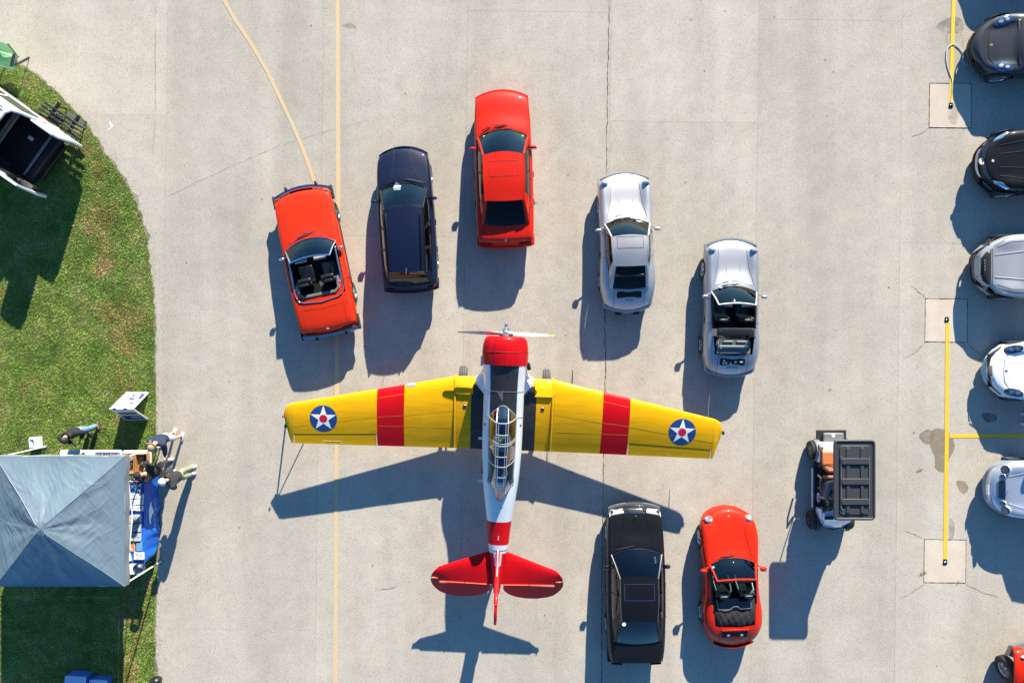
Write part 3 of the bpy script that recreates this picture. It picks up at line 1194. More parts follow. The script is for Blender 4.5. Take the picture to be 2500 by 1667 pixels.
    ty.lathe([(.13, -.09), (.24, -.115), (.31, -.115), (.338, -.075), (.345, 0), (.338, .075), (.31, .115), (.24, .115), (.13, .09)], (sgn * 1.27, wy, wr), 'X', 28)
    tyo = ty.build('main_wheel', mat('grey_tyre', (0.085, 0.085, 0.088), 0.8), plane, smooth=50)
    MB().lathe([(.01, -.07), (.13, -.08), (.135, .08), (.01, .07)], (sgn * 1.27, wy, wr), 'X', 20).build('rim', STEEL, tyo)
    tg = MB()
    for o in (-.05, 0, .05):
        tg.tube([(sgn * 1.27 + o, wy + .345 * math.cos(a), wr + .345 * math.sin(a)) for a in np.linspace(0, 6.28, 29)[:-1]], .006, 4, closed=True)
    build_split(tg, 'tread_groove', BLACKM, tyo)
    MB().tube([(sgn * 1.42, wy, wr), (sgn * 1.44, wy - .1, .62), (sgn * 1.40, wy - .18, 1.0)], [.05, .055, .065], 10).tube([(sgn * 1.27, wy, wr), (sgn * 1.42, wy, wr)], .04, 8).tube([(sgn * 1.44, wy - .1, .6), (sgn * 1.2, wy - .55, .95)], .028, 8).build('landing_leg', STEEL, plane)
# pitot tubes, tip lamps
MB().tube([(1.985, .70, 1.08), (1.985, .95, 1.09), (1.99, 1.24, 1.10)], [.018, .016, .010], 8).build('gun_camera_tube', BLACK, plane)
MB().tube([(5.94, .0, 1.33), (5.95, .35, 1.34), (5.965, .70, 1.36)], [.013, .012, .007], 8).build('pitot_tube', mat('pitot_grey', (0.5, 0.48, 0.45), 0.3, 0.8), plane)
MB().ball((6.40, -.42, 1.34), .045, sq=(1, 1.4, .8)).build('tip_lamp', mat('lamp_green_dark', (0.01, 0.03, 0.02), 0.1, coat=1), plane)
MB().ball((-6.38, -.42, 1.34), .03, sq=(1, 1.4, .8)).build('tip_lamp', REDLENS, plane)
# landing light window in the left leading edge
MB().box((-2.72, .615, 1.19), (.26, .12, .10), rot=Matrix.Rotation(R(11), 3, 'Z')).build('landing_light', mat('lens_grey', (0.5, 0.5, 0.52), 0.15, coat=1), plane, bevel=.03)

# ---- tailplane, elevators, fin, rudder
for sgn in (-1, 1):
    def sect(pts, ths):
        pass
    xs_ = [0.0, .2, .6, 1.0, 1.4, 1.70, 1.82, 1.90, 1.945]
    rgs = []
    for x in xs_:
        le = np.interp(x, [0, .2, 1.70, 1.82, 1.90, 1.945], [-4.05, -4.11, -4.63, -4.73, -4.84, -4.965])
        te = np.interp(x, [0, .2, 1.70, 1.701, 1.945], [-5.13, -5.13, -5.09, -4.985, -4.985])
        zl, zt = 1.20, 1.075
        ch = le - te
        ring = []
        for u, tt in ((0, 0), (.06, .6), (.2, .95), (.45, 1), (.75, .65), (1, .3)):
            ring.append((sgn * x, le - u * ch, zl + (zt - zl) * u + tt * min(.065, ch * .13)))
        for u, tt in ((1, .3), (.75, .65), (.45, 1), (.2, .95), (.06, .6)):
            ring.append((sgn * x, le - u * ch, zl + (zt - zl) * u - tt * min(.065, ch * .13)))
        rgs.append(ring)
    stb = MB().loft(rgs).build('tailplane', PRED, plane, smooth=50)
    SBV = bvh_of(stb)
    l2 = MB()
    drape_line(l2, SBV, [(sgn * .25, -4.25), (sgn * .27, -5.1)], .004)
    drape_line(l2, SBV, [(sgn * 1.70, -4.66), (sgn * 1.71, -5.07)], .004)
    drape_line(l2, SBV, [(sgn * .05, -4.38), (sgn * .45, -4.40)], .004)
    build_split(l2, 'panel_seam', mat('seam_red', (0.2, 0.003, 0.005), 0.6), stb)
    # elevator
    xe_ = [.19, .24, .32, .45, .65, .9, 1.2, 1.5, 1.69, 1.72, 1.80, 1.90, 1.945]
    rgs = []
    for x in xe_:
        hy_ = -5.155 if x < 1.705 else -5.015
        te = pchip([.19, .24, .32, .45, .65, .9, 1.2, 1.5, 1.7, 1.82, 1.90, 1.945], [-5.30, -5.38, -5.45, -5.52, -5.575, -5.605, -5.60, -5.54, -5.455, -5.35, -5.24, -5.12], x)
        ch = hy_ - te
        dr = math.tan(R(27))
        z0 = 1.07 if x < 1.705 else 1.11
        ring = [(sgn * x, hy_, z0 + .03), (sgn * x, hy_ - .3 * ch, z0 + .024 - .3 * ch * dr), (sgn * x, te, z0 - ch * dr + .006), (sgn * x, te, z0 - ch * dr - .006), (sgn * x, hy_ - .3 * ch, z0 - .024 - .3 * ch * dr), (sgn * x, hy_, z0 - .03)]
        rgs.append(ring)
    el = MB().loft(rgs).build('elevator', PRED, plane, smooth=45)
    EBV = bvh_of(el)
    e2 = MB()
    e2.tube([(sgn * .2, -5.143, 1.098), (sgn * 1.69, -5.103, 1.098)], .014, 6)
    e2.tube([(sgn * 1.72, -4.998, 1.13), (sgn * 1.945, -4.998, 1.13)], .013, 6)
    build_split(e2, 'hinge_edge', mat('edge_pale_red', (0.75, 0.12, 0.06), 0.4), el)
    e3 = MB()
    for x in (.72, 1.28):
        drape_line(e3, EBV, [(sgn * x, -5.50), (sgn * x, -5.585)], .007)
    build_split(e3, 'tab_edge', mat('pale_edge', (0.75, 0.68, 0.45), 0.5), el)
    e4 = MB()
    e4.box((sgn * .95, -5.13, 1.10), (.03, .07, .02))
    e4.box((sgn * 1.69, -5.09, 1.10), (.03, .05, .02))
    build_split(e4, 'hinge_bracket', GAP, el)


def fin_solid(outline, thmax, y0, y1):
    """vertical slab with rounded edges: outline in (y, z)"""
    mb = MB()
    n = len(outline)
    cy_ = sum(p[0] for p in outline) / n
    cz_ = sum(p[1] for p in outline) / n
    rows = []
    for t, s_ in ((-1, .80), (-.75, .93), (-.3, .99), (0, 1.0), (.3, .99), (.75, .93), (1, .80)):
        rows.append([(t * thmax, cy_ + (y - cy_) * (1 - (1 - s_) * .35), cz_ + (z - cz_) * (1 - (1 - s_) * .35)) for y, z in outline])
    mb.loft(rows)
    return mb


fin_o = [(-3.97, 1.47), (-4.2, 1.57), (-4.42, 1.74), (-4.62, 2.0), (-4.82, 2.32), (-5.0, 2.56), (-5.17, 2.68), (-5.19, 1.1), (-4.6, 1.2), (-4.2, 1.3)]
fin = fin_solid(fin_o, .055, 0, 0).build('fin', PRED, plane, smooth=60)
MB().tube([(0, y + .012, z + .008) for y, z in fin_o[:4]], [.022, .012, .012, .010], 8).build('leading_edge_strip', PWHITE, fin)
rud_o = [(-5.215, 1.02), (-5.215, 2.69), (-5.36, 2.715), (-5.55, 2.66), (-5.74, 2.50), (-5.88, 2.25), (-5.95, 1.95), (-5.94, 1.65), (-5.86, 1.38), (-5.70, 1.16), (-5.45, 1.02)]
rud = fin_solid(rud_o, .04, 0, 0).build('rudder', PRED, plane, smooth=60)
MB().box((.035, -5.78, 1.75), (.02, .16, .42)).build('rudder_tab', PRED, rud, bevel=.008)
MB().lathe([(.03, -.05), (.10, -.06), (.135, -.03), (.14, 0), (.135, .03), (.10, .06), (.03, .05)], (0, -4.95, .14), 'X', 18).build('tail_wheel', RUBBER, plane)
MB().tube([(0, -4.95, .14), (0, -4.85, .45), (0, -4.7, 1.0)], [.05, .045, .06], 8).build('tail_strut', STEEL, plane)
# ---- cockpit
tubm = mat('cockpit_dark', (0.02, 0.022, 0.022), 0.7)
ck = MB()
ck.grid([[(-.40, .05, 2.0), (-.46, .05, 1.2), (.46, .05, 1.2), (.40, .05, 2.0)], [(-.38, -2.05, 1.8), (-.40, -2.05, 1.1), (.40, -2.05, 1.1), (.38, -2.05, 1.8)]])
ck.box((0, -.02, 1.75), (.72, .03, .55))
ck.box((0, -2.03, 1.45), (.70, .03, .65))
ck.box((0, -1.05, 1.72), (.68, .05, .45))
ck_ob = ck.build('cockpit_tub', tubm, plane)
cream = mat('seat_cream', (0.55, 0.52, 0.40), 0.8, vary=.15, vscale=12)
green = mat('seat_green', (0.12, 0.2, 0.12), 0.8)
for y, z in ((-.72, 1.55), (-1.86, 1.45)):
    s_ = MB()
    s_.box((0, y + .18, z - .12), (.42, .40, .08))
    s_.box((0, y - .05, z + .18), (.42, .07, .58), rot=Matrix.Rotation(R(-10), 3, 'X'))
    s_.build('pilot_seat', mat('seat_metal', (0.1, 0.11, 0.1), 0.5), plane, bevel=.02)
hs = MB()
hs.tube([(.16, -.60, 2.02), (.20, -.66, 2.10), (.24, -.74, 2.13), (.25, -.84, 2.08)], .055, 10)
hs.tube([(-.30, -.78, 2.05), (-.18, -.86, 2.08), (0, -.92, 2.06), (.14, -.88, 2.06), (.28, -.78, 2.05)], .028, 8)
hs.ball((.12, -1.76, 2.02), .10, sq=(1, .8, .8))
build_split(hs, 'seat_harness', cream, plane, 60)
ib = MB()
ib.box((0, -1.03, 2.0), (.14, .10, .12))
ib.tube([(.02, -1.05, 2.06), (.16, -.92, 2.1)], .012)
ib.tube([(.03, -1.1, 2.06), (.26, -1.04, 2.0)], .010)
ib.build('instrument_hood', mat('hood_pale', (0.42, 0.5, 0.55), 0.6), plane)
MB().ball((0, -.80, 2.12), .09, sq=(1.2, .8, .4)).build('cushion', green, plane)
wl = MB()
wl.box((.0, -1.82, 2.0), (.28, .03, .05)).box((-.13, -1.76, 2.0), (.025, .12, .03)).box((.14, -1.74, 2.0), (.03, .14, .03))
build_split(wl, 'seat_rail', WHITE, plane)
# ---- canopy: glass roof strip, slanted sides, metal hoops
FR = mat('canopy_frame', (0.55, 0.57, 0.58), 0.4, 0.6)


def rail(y):
    cz, hw, t_, b_ = fus_at(y)
    n_ = 2.4
    return (hw * .655 + .005, cz + t_ * (1 - .655 ** n_) ** (1 / n_))


TOPZ = [(-2.51, 1.86), (-2.28, 2.12), (-2.06, 2.30), (-1.75, 2.46), (-1.45, 2.53), (-1.17, 2.57), (-.87, 2.60), (-.57, 2.62), (-.25, 2.60)]


def topz(y):
    return pchip([p[0] for p in TOPZ], [p[1] for p in TOPZ], y)


def strip(y):
    return np.interp(y, [-2.51, -2.06, -.25], [.10, .145, .165])


cz_ob = None
cano = MB()
hoops = [-.25, -.57, -.87, -1.17, -1.45, -1.75, -2.06]
ycan = sorted(set(hoops + [-.4, -.72, -1.02, -1.31, -1.6, -1.9]), reverse=True)
TILT = .115


def hoop_pts(y):
    yb = y + TILT if y > -2.0 else y + .065
    rx, rz = rail(yb)
    tz, sw = topz(y), strip(y)
    pts = [(-rx, yb, rz)]
    for t in (.5,):
        pts.append((-(rx + (sw - rx) * t) - .012, yb + (y - yb) * t, rz + (tz - .05 - rz) * t + .015))
    pts += [(-sw, y + .015, tz - .045), (-sw * .55, y + .003, tz - .008), (0, y, tz)]
    return pts + [(-p[0], p[1], p[2]) for p in pts[-2::-1]]


cano.grid([hoop_pts(y) for y in ycan])
# windscreen
wsb = [(-.38, -.10, rail(-.10)[1]), (-.27, .03, 2.16), (-.15, .13, 2.22), (-.09, .19, 2.235), (0, .215, 2.24)]
wsb = wsb + [(-p[0], p[1], p[2]) for p in wsb[-2::-1]]
wst = hoop_pts(-.25)
cano.grid([[tuple(Vector(a).lerp(Vector(b), t)) for a, b in zip(wsb, wst)] for t in (0, .5, 1)])
# tail cone of the canopy
last = hoop_pts(-2.06)
apex = [(-.36, -1.99, rail(-1.99)[1]), (-.22, -2.22, 1.87), (-.13, -2.40, 1.845), (-.075, -2.49, 1.84), (0, -2.52, 1.84)]
apex = apex + [(-p[0], p[1], p[2]) for p in apex[-2::-1]]
cano.grid([[tuple(Vector(a).lerp(Vector(b), t)) for a, b in zip(last, apex)] for t in (0, .5, 1)])
can_ob = cano.build('canopy', PGLASS, plane, smooth=40)
fm = MB()
for y in (-.25, -.87, -1.45):
    fm.tube(hoop_pts(y), .021 if y > -.3 else .016, 6)
fm.tube([(p[0], p[1] + .06, p[2] + .004) for p in hoop_pts(-.87)], .012, 6)
for y in (-.57, -1.17, -1.75, -2.06):
    fm.tube(hoop_pts(y)[2:-2], .014, 6)
for s_ in (-1, 1):
    fm.tube([(s_ * strip(y), y + .015, topz(y) - .042) for y in ycan], .011, 6)
    fm.tube([(s_ * strip(y) * .62, y + .003, topz(y) - .008) for y in ycan], .007, 6)
    fm.tube([(s_ * rail(y + TILT)[0], y + TILT, rail(y + TILT)[1] + .01) for y in ycan[:-1]] + [(s_ * .37, -1.99, rail(-1.99)[1] + .01)], .018, 6)
    fm.tube([(s_ * (rail(y + TILT)[0] - .05), y + TILT, rail(y + TILT)[1] + .06) for y in ycan[:-1]], .010, 6)
    fm.tube([wsb[2 if s_ < 0 else -3], wst[2 if s_ < 0 else -3]], .013, 6)
    fm.tube([last[2 if s_ < 0 else -3], apex[2 if s_ < 0 else -3]], .011, 6)
fm.tube(apex, .012, 6)
fm.tube(wsb, .010, 6)
fm.build('canopy_frame', FR, can_ob, smooth=60)
# small fittings: exhaust, steps, red strip, antenna stub, bearing plate
MB().tube([(.50, 1.46, 1.75), (.66, 1.36, 1.70), (.70, 1.22, 1.66)], .06, 10).build('exhaust', mat('exhaust_dark', (0.02, 0.018, 0.016), 0.6, 0.5), plane)
MB().box((-.66, 1.42, 1.75), (.07, .30, .25)).build('air_scoop', PWHITE, plane, bevel=.03)
MB().box((-.60, -.80, 1.62), (.16, .07, .03)).build('boarding_step', PWHITE, plane, bevel=.01)
MB().box((-.58, -2.06, 1.42), (.16, .06, .03)).build('boarding_step', PWHITE, plane, bevel=.01)
MB().box((-.545, -1.62, 1.56), (.035, .42, .07)).build('side_stripe', PRED, plane)
MB().tube([(.0, -3.45, 1.60), (-.005, -3.70, 1.585)], [.006, .012], 6).build('antenna_post', PWHITE, plane)
pt = MB()
drape_patch(pt, FBV, [(-.20, .62), (-.02, .62), (-.02, .34), (-.04, .34)], .004, 2)
pt.build('deck_streak', mat('bare_metal', (0.2, 0.18, 0.15), 0.5, .4), plane)
mk = MB()
for s_ in (-1, 1):
    drape_patch(mk, FBV, [(s_ * .50 + a, -.36 + b) for a, b in ((-.02, -.04), (.02, -.04), (.02, .04), (-.02, .04))], .004, 2)
build_split(mk, 'fuselage_marking', mat('mark_dark', (0.06, 0.06, 0.08), 0.6), plane)
# ------------------------------------------------------------------ cars
SIDE_N = 9


def smooth01(t):
    t = max(0, min(1, t))
    return t * t * (3 - 2 * t)


class Car:
    def __init__(c, name, label, loc, rotz, st, pm, group=None, **k):
        c.k = k
        c.st = sorted(st)
        c.ys = [s_[0] for s_ in c.st]
        c.pm = pm
        c.zb = k.get('zb', .19)
        c.valley = k.get('valley', 0)
        c.bp = k.get('bowp', 2.0)
        c.T = thing(name, label, k.get('cat', 'car'), (loc[0], loc[1], 0), rotz, group)
        c.cowl, c.deck = k['cowl'], k['deck']
        c.make_body()

    def par(c, y):
        return [pchip(c.ys, [s_[j] for s_ in c.st], y) for j in range(1, 7)]

    def half(c, y):
        hw, xe, ze, zc, zs, bow = c.par(y)
        pts = []
        for i in range(10):
            f = i / 9
            x = xe * f
            if ze > zc and c.valley:
                z = zc + (ze - zc) * smooth01((f - c.valley) / (1 - c.valley))
            else:
                z = zc + (ze - zc) * f * f
            pts.append((x, z))
        for a in (22, 45, 67, 90):
            pts.append((xe + (hw - xe) * math.sin(R(a)), zs + (ze - zs) * math.cos(R(a))))
        for i in range(1, SIDE_N + 1):
            t = i / SIDE_N
            z = zs + (c.zb - zs) * t
            x = hw - c.k.get('tuck', .07) * t ** 2.5 + .012 * math.sin(math.pi * t)
            pts.append((x, z))
        pts.append((hw - .25, c.zb - .01))
        pts.append((0, c.zb - .01))
        out = []
        for x, z in pts:
            out.append(Vector((x, y - bow * (x / max(hw, .01)) ** c.bp, z)))
        return out

    def top_row(c, y):
        h = c.half(y)[:10]
        return [Vector((-p.x, p.y, p.z)) for p in h[:0:-1]] + h

    def make_body(c):
        k = c.k
        y0, y1 = c.ys[0], c.ys[-1]
        n = int((y1 - y0) / .07)
        ys = set(round(y0 + (y1 - y0) * i / n, 4) for i in range(n + 1))
        ys = {y for y in ys if abs(y - c.cowl) > .03 and abs(y - c.deck) > .03 and y - y0 > .09 and y1 - y > .09}
        ys |= {c.cowl, c.deck} | {y for y in c.ys if (y < y0 + .16 or y > y1 - .16)}
        ys = sorted(ys, reverse=True)
        rings = []
        for y in ys:
            h = c.half(y)
            rings.append(h + [Vector((-p.x, p.y, p.z)) for p in h[-2:0:-1]])
        NR = len(rings[0])
        hn = NR // 2
        wr = k.get('wr', .31)
        c.wheels = [(k['wf'], wr), (k['wb'], wr)]
        ra = wr + k.get('arch', .045)
        dead = set()
        for i, y in enumerate(ys):
            for j in range(NR):
                p = rings[i][j]
                jj = min(j, NR - j)
                if jj < 14 or jj > 14 + SIDE_N:
                    continue
                for wy, w_ in c.wheels:
                    if (p.y - wy) ** 2 + (p.z - wr) ** 2 < ra ** 2:
                        dead.add((i, j))

        def skip(i, j):
            jj = j if j < hn else NR - 1 - j
            if jj < 9 and c.deck - 1e-6 <= ys[i + 1] and ys[i] <= c.cowl + 1e-6:
                return True
            q = [(i, j), (i, (j + 1) % NR), (i + 1, j), (i + 1, (j + 1) % NR)]
            return all(t in dead for t in q)
        for (i, j) in dead:
            p = rings[i][j]
            for wy, w_ in c.wheels:
                d = math.hypot(p.y - wy, p.z - wr)
                if d < ra and d > 1e-5:
                    s_ = ra / d
                    if (p.z - wr) * s_ + wr > c.zb - .02:
                        p.y = wy + (p.y - wy) * s_
                        p.z = wr + (p.z - wr) * s_
        mb = MB().loft(rings, 0, (True, True), None, skip)
        c.body = mb.build('body', c.pm, c.T, smooth=40)
        c.bv = bvh_of(c.body)
        # wheel wells and floor
        lin = MB()
        lin.box((0, (y0 + y1) / 2, c.zb + .08), (1.0, (y1 - y0) * .92, .06))
        for wy, w_ in c.wheels:
            hw = c.par(wy)[0]
            lin.box((0, wy, wr - .02), (2 * hw - .42, 2 * ra, .46))
        lin.build('underbody', BLACKM, c.T, smooth=0)
        c.add_wheels()

    def add_wheels(c):
        k = c.k
        wr = k.get('wr', .31)
        wid = k.get('ww', .20)
        rim_r = wr * k.get('rimf', .68)
        for wy, _ in c.wheels:
            for s_ in (-1, 1):
                hw = c.par(wy)[0]
                xo = hw - k.get('winset', .012)
                ty = MB().lathe([(rim_r, -wid), (wr - .03, -wid), (wr, -wid + .03), (wr, -.03), (wr - .012, -.008), (rim_r + .03, 0.0), (rim_r, -.012)], (0, 0, 0), 'X', 28)
                ty.v = [(s_ * (xo + v[0]), wy + v[1], wr + v[2]) for v in ty.v]
                t = ty.build('wheel', RUBBER, c.T, smooth=50)
                rm = MB().lathe([(rim_r + .002, -wid * .6), (rim_r + .002, -.016), (rim_r - .02, -.010), (rim_r - .028, -.03), (rim_r - .035, -.07), (.02, -.075)], (0, 0, 0), 'X', 24)
                ns = k.get('spokes', 5)
                for q in range(ns):
                    a = 2 * math.pi * q / ns + .3
                    d = Vector((0, math.cos(a), math.sin(a)))
                    e = Vector((0, -math.sin(a), math.cos(a)))
                    w0, w1 = .028, k.get('spokew', .03)
                    vs = [d * .03 + e * w0, d * .03 - e * w0, d * (rim_r - .02) - e * w1, d * (rim_r - .02) + e * w1]
                    vs = [Vector((-.02, 0, 0)) + v for v in vs] + [Vector((-.06, 0, 0)) + v for v in vs]
                    rm.add(vs, [(0, 1, 2, 3), (4, 7, 6, 5), (0, 4, 5, 1), (1, 5, 6, 2), (2, 6, 7, 3), (3, 7, 4, 0)])
                rm.lathe([(.05, -.05), (.05, -.012), (.01, -.008)], (0, 0, 0), 'X', 12)
                rm.v = [(s_ * (xo + v[0]), wy + v[1], wr + v[2]) for v in rm.v]
                rm.build('rim', k.get('rimmat', ALLOY), t, smooth=40)

    # ---- glasshouse
    def roof_edge(c, front, n=19):
        r = c.k['roof']
        y, x, z, bow, crown = (r['yf'], r['xf'], r['zf'], r.get('bf', .07), r.get('cf', .045)) if front else (r['yr'], r['xr'], r['zr'], r.get('br', -.05), r.get('cr', .045))
        out = []
        for i in range(n):
            f = -1 + 2 * i / (n - 1)
            out.append(Vector((x * f, y - bow * f * f, z + crown * (1 - f * f))))
        return out

    def patch(c, A, B, rows, bulge, nrm):
        out = []
        for i in range(rows + 1):
            t = i / rows
            out.append([a.lerp(b, t) + nrm * (bulge * 4 * t * (1 - t)) for a, b in zip(A, B)])
        return out

    def side_curves(c, s_, u):
        """belt and roof-rail points at u (0 = windscreen pillar, 1 = back)"""
        r = c.k['roof']
        y = c.cowl + (c.deck - c.cowl) * u
        h = c.half(y)[9]
        b = Vector((s_ * h.x, h.y, h.z))
        F = c.roof_edge(True)[-1 if s_ > 0 else 0]
        K = c.roof_edge(False)[-1 if s_ > 0 else 0]
        m = F.lerp(K, u)
        m.z += r.get('arch', .03) * math.sin(math.pi * u)
        m.x += s_ * r.get('xb', .015) * math.sin(math.pi * u)
        return b, m

    def side_piece(c, name, m, u0, u1, v0=0.0, v1=1.0, nu=10, nv=5, lift=0.0, parent=None):
        for s_ in (-1, 1):
            P = []
            for i in range(nu + 1):
                b, t = c.side_curves(s_, u0 + (u1 - u0) * i / nu)
                P.append([b.lerp(t, v0 + (v1 - v0) * j / nv) + Vector((s_ * (.035 * math.sin(math.pi * (v0 + (v1 - v0) * j / nv)) + lift), 0, lift * .3)) for j in range(nv + 1)])
            MB().grid(P).build(name, m, parent or c.T, smooth=60)

    def glasshouse(c, glass_m=None, rear_m=None, side=None, rear_f=1.0, roof_m=None, trim=None, rear=True, quarter=None, side_glass=None):
        glass_m = glass_m or GLASS
        A, B = c.top_row(c.cowl), c.roof_edge(True)
        MB().grid(c.patch(A, B, 6, .02, Vector((0, .5, .8)))).build('windscreen', glass_m, c.T, smooth=60)
        RF, RR = c.roof_edge(True), c.roof_edge(False)
        P = []
        N = 14
        for i in range(N + 1):
            u = i / N
            row = []
            for a, b in zip(RF, RR):
                p = a.lerp(b, u)
                e = abs(p.x) / max(abs(RF[-1].x), .01)
                row.append(p)
            bl, ml = c.side_curves(-1, u)
            br_, mr = c.side_curves(1, u)
            n_ = len(row)
            for j in range(n_):
                f = -1 + 2 * j / (n_ - 1)
                row[j].z += c.k['roof'].get('arch', .03) * math.sin(math.pi * u)
                row[j].x = mr.x * f
            P.append(row)
        c.roof = MB().grid(P).build('roof', roof_m or c.pm, c.T, smooth=60)
        c.rbv = bvh_of(c.roof)
        if rear:
            D = c.top_row(c.deck)
            C_, E = RR, D
            P = c.patch(C_, E, 6, .018, Vector((0, -.5, .8)))
            nn = len(D)
            cut = int(round((1 - rear_f) / 2 * (nn - 1)))
            g = MB().grid([row[cut:nn - cut] for row in P])
            c.rear_ob = g.build('rear_window', rear_m or glass_m, c.T, smooth=60)
            if cut:
                for sl in (slice(0, cut + 1), slice(nn - cut - 1, nn)):
                    MB().grid([row[sl] for row in P]).build('rear_pillar', c.pm, c.T, smooth=60)
            c.rear_grid = P
        for u0, u1, kind in side:
            c.side_piece('side_window' if kind == 'g' else 'pillar', (side_glass or glass_m) if kind == 'g' else (BLACK if kind == 'b' else c.pm), u0, u1, nu=max(2, int((u1 - u0) * 14)))
        # pillars and edge trims
        tr = trim or c.pm
        for s_ in (0, -1):
            a, b = A[s_], B[s_]
            MB().tube([a + Vector((0, .01, 0)), a.lerp(b, .5) + Vector((0, .02, .02)), b], .028, 8).build('windscreen_pillar', c.k.get('apil', tr), c.T, smooth=60)
            sg = -1 if s_ == 0 else 1
            MB().tube([c.side_curves(sg, u / 12)[1] + Vector((sg * .004, 0, 0)) for u in range(13)], .017, 6).build('roof_gutter', tr, c.T, smooth=60)
            MB().tube([c.side_curves(sg, u / 12)[0] + Vector((sg * .004, 0, .004)) for u in range(13)], .011, 6).build('belt_trim', c.k.get('belt', trim or BLACK), c.T, smooth=60)
            if rear:
                MB().tube([RR[s_], RR[s_].lerp(D[s_], .5) + Vector((0, -.01, .02)), D[s_]], .024, 8).build('rear_pillar_edge', c.pm, c.T, smooth=60)
        MB().tube([p + Vector((0, .004, .006)) for p in A], .012, 6).build('cowl_seal', BLACK, c.T)

    def interior(c, seat=LEATHER, seats=((.0, 2), (-.85, 2)), wheel_x=-.36, dash=True, floor=None, y_dash=None, shelf=None, seat_h=.0):
        fl = floor or BLACKM
        hw, xe, ze, zc, zs, bow = c.par((c.cowl + c.deck) / 2)
        x = xe - .03
        yf, yr = c.cowl + .1, c.deck - .02
        tb = MB()
        tb.grid([[(-x, yf, zs + .02), (-x, yf, .34), (x, yf, .34), (x, yf, zs + .02)], [(-x, yr, zs + .02), (-x, yr, .34), (x, yr, .34), (x, yr, zs + .02)]])
        tb.grid([[(-x, yr, .33), (x, yr, .33)], [(-x, yr, zs), (x, yr, zs)]])
        tb.build('cabin_lining', fl, c.T, smooth=0)
        if dash:
            yd = y_dash if y_dash is not None else c.cowl - bow - .17
            zd = c.par(c.cowl)[2] - .06
            d = MB()
            d.box((0, yd + .12, zd - .10), (2 * x - .06, .42, .2))
            d.build('dashboard', c.k.get('dashm', BLACK), c.T, bevel=.04)
            w = MB()
            cx, cy_, cz_ = wheel_x, yd - .20, zd - .06
            w.tube([(cx + .185 * math.cos(a), cy_ - .06 * math.sin(a), cz_ + .17 * math.sin(a)) for a in np.linspace(0, 6.283, 21)[:-1]], .014, 6, closed=True)
            w.tube([(cx - .18, cy_, cz_), (cx, cy_ + .02, cz_), (cx + .18, cy_, cz_)], .016, 6)
            w.build('steering_wheel', BLACK, c.T, smooth=60)
        for y, n in seats:
            xsx = (-.36, .36) if n == 2 else (0,)
            for sx in xsx:
                wd = .46 if n == 2 else 1.1
                s_ = MB()
                s_.box((sx, y + .10, .52 + seat_h), (wd, .50, .13), rot=Matrix.Rotation(R(6), 3, 'X'))
                s_.box((sx, y - .20, .74 + seat_h), (wd, .13, .56), rot=Matrix.Rotation(R(14), 3, 'X'))
                s_.build('seat', seat, c.T, bevel=.05, segs=3)
                hr = MB().box((sx, y - .29, 1.05 + seat_h), (.26 if n == 2 else .9, .09, .16), rot=Matrix.Rotation(R(10), 3, 'X'))
                hr.build('headrest', seat, c.T, bevel=.035, segs=3)
        if shelf:
            MB().box((0, (shelf[0] + shelf[1]) / 2, shelf[2]), (2 * x - .1, abs(shelf[0] - shelf[1]), .03)).build('parcel_shelf', c.k.get('shelfm', BLACK), c.T)

    def lines(c, name, pls, r=.006, m=None, bv=None, parent=None, off=0.0):
        for pl in pls:
            mb = drape_line(MB(), bv or c.bv, pl, r, off=off)
            if mb.f:
                mb.build(name, m or GAP, parent or c.body, smooth=60)

    def patchp(c, name, outline, m, off=.004, bv=None, parent=None, rings=4, thick=.012):
        o = drape_patch(MB(), bv or c.bv, outline, off, rings, thick=thick).build(name, m, parent or c.T, smooth=60)
        return o

    def mirrors(c, x, y, z=.95, m=None, sz=(.2, .11, .13), sweep=-.04):
        for s_ in (-1, 1):
            q = MB()
            q.ball((s_ * (x), y + sweep * .5, z), 1, sq=(sz[0] / 2, sz[1] / 2, sz[2] / 2), n=14)
            o = q.build('door_mirror', m or c.pm, c.T, smooth=180)
            MB().tube([(s_ * (x - .17), y + .03, z - .05), (s_ * (x - .06), y + .01, z - .02)], .022, 6).build('mirror_arm', m or c.pm, o)
            MB().box((s_ * x, y + sweep * .5 - sz[1] / 2 + .004, z), (sz[0] * .72, .012, sz[2] * .7)).build('mirror_glass', CHROME, o)

    def doors(c, ys, handles, m=None):
        """door shut lines down the shoulder and the handles"""
        for s_ in (-1, 1):
            for y in ys:
                h = c.half(y)
                pts = [Vector((s_ * (p.x + .002), p.y, p.z + .002)) for p in h[9:14 + SIDE_N]]
                MB().tube(pts, .005, 4).build('door_gap', GAP, c.body)
            for y in handles:
                h = c.half(y)[14]
                MB().box((s_ * (h.x + .012), y, h.z - .03), (.03, .17, .03)).build('door_handle', m or c.pm, c.T, bevel=.008)

    def wipers(c, pairs, m=None):
        for a, b in pairs:
            sh_ = Vector((0, c.k.get('wshift', .13), 0))
            A = Vector(a) + sh_
            B = Vector(b) + sh_
            MB().tube([A, A.lerp(B, .5) + Vector((0, 0, .02)), B], .009, 5).tube([B + (A - B) * .85 + Vector((.0, .02, .01)), B + (B - A) * .1 + Vector((0, .02, .01))], .007, 5).build('wiper', m or BLACK, c.T)

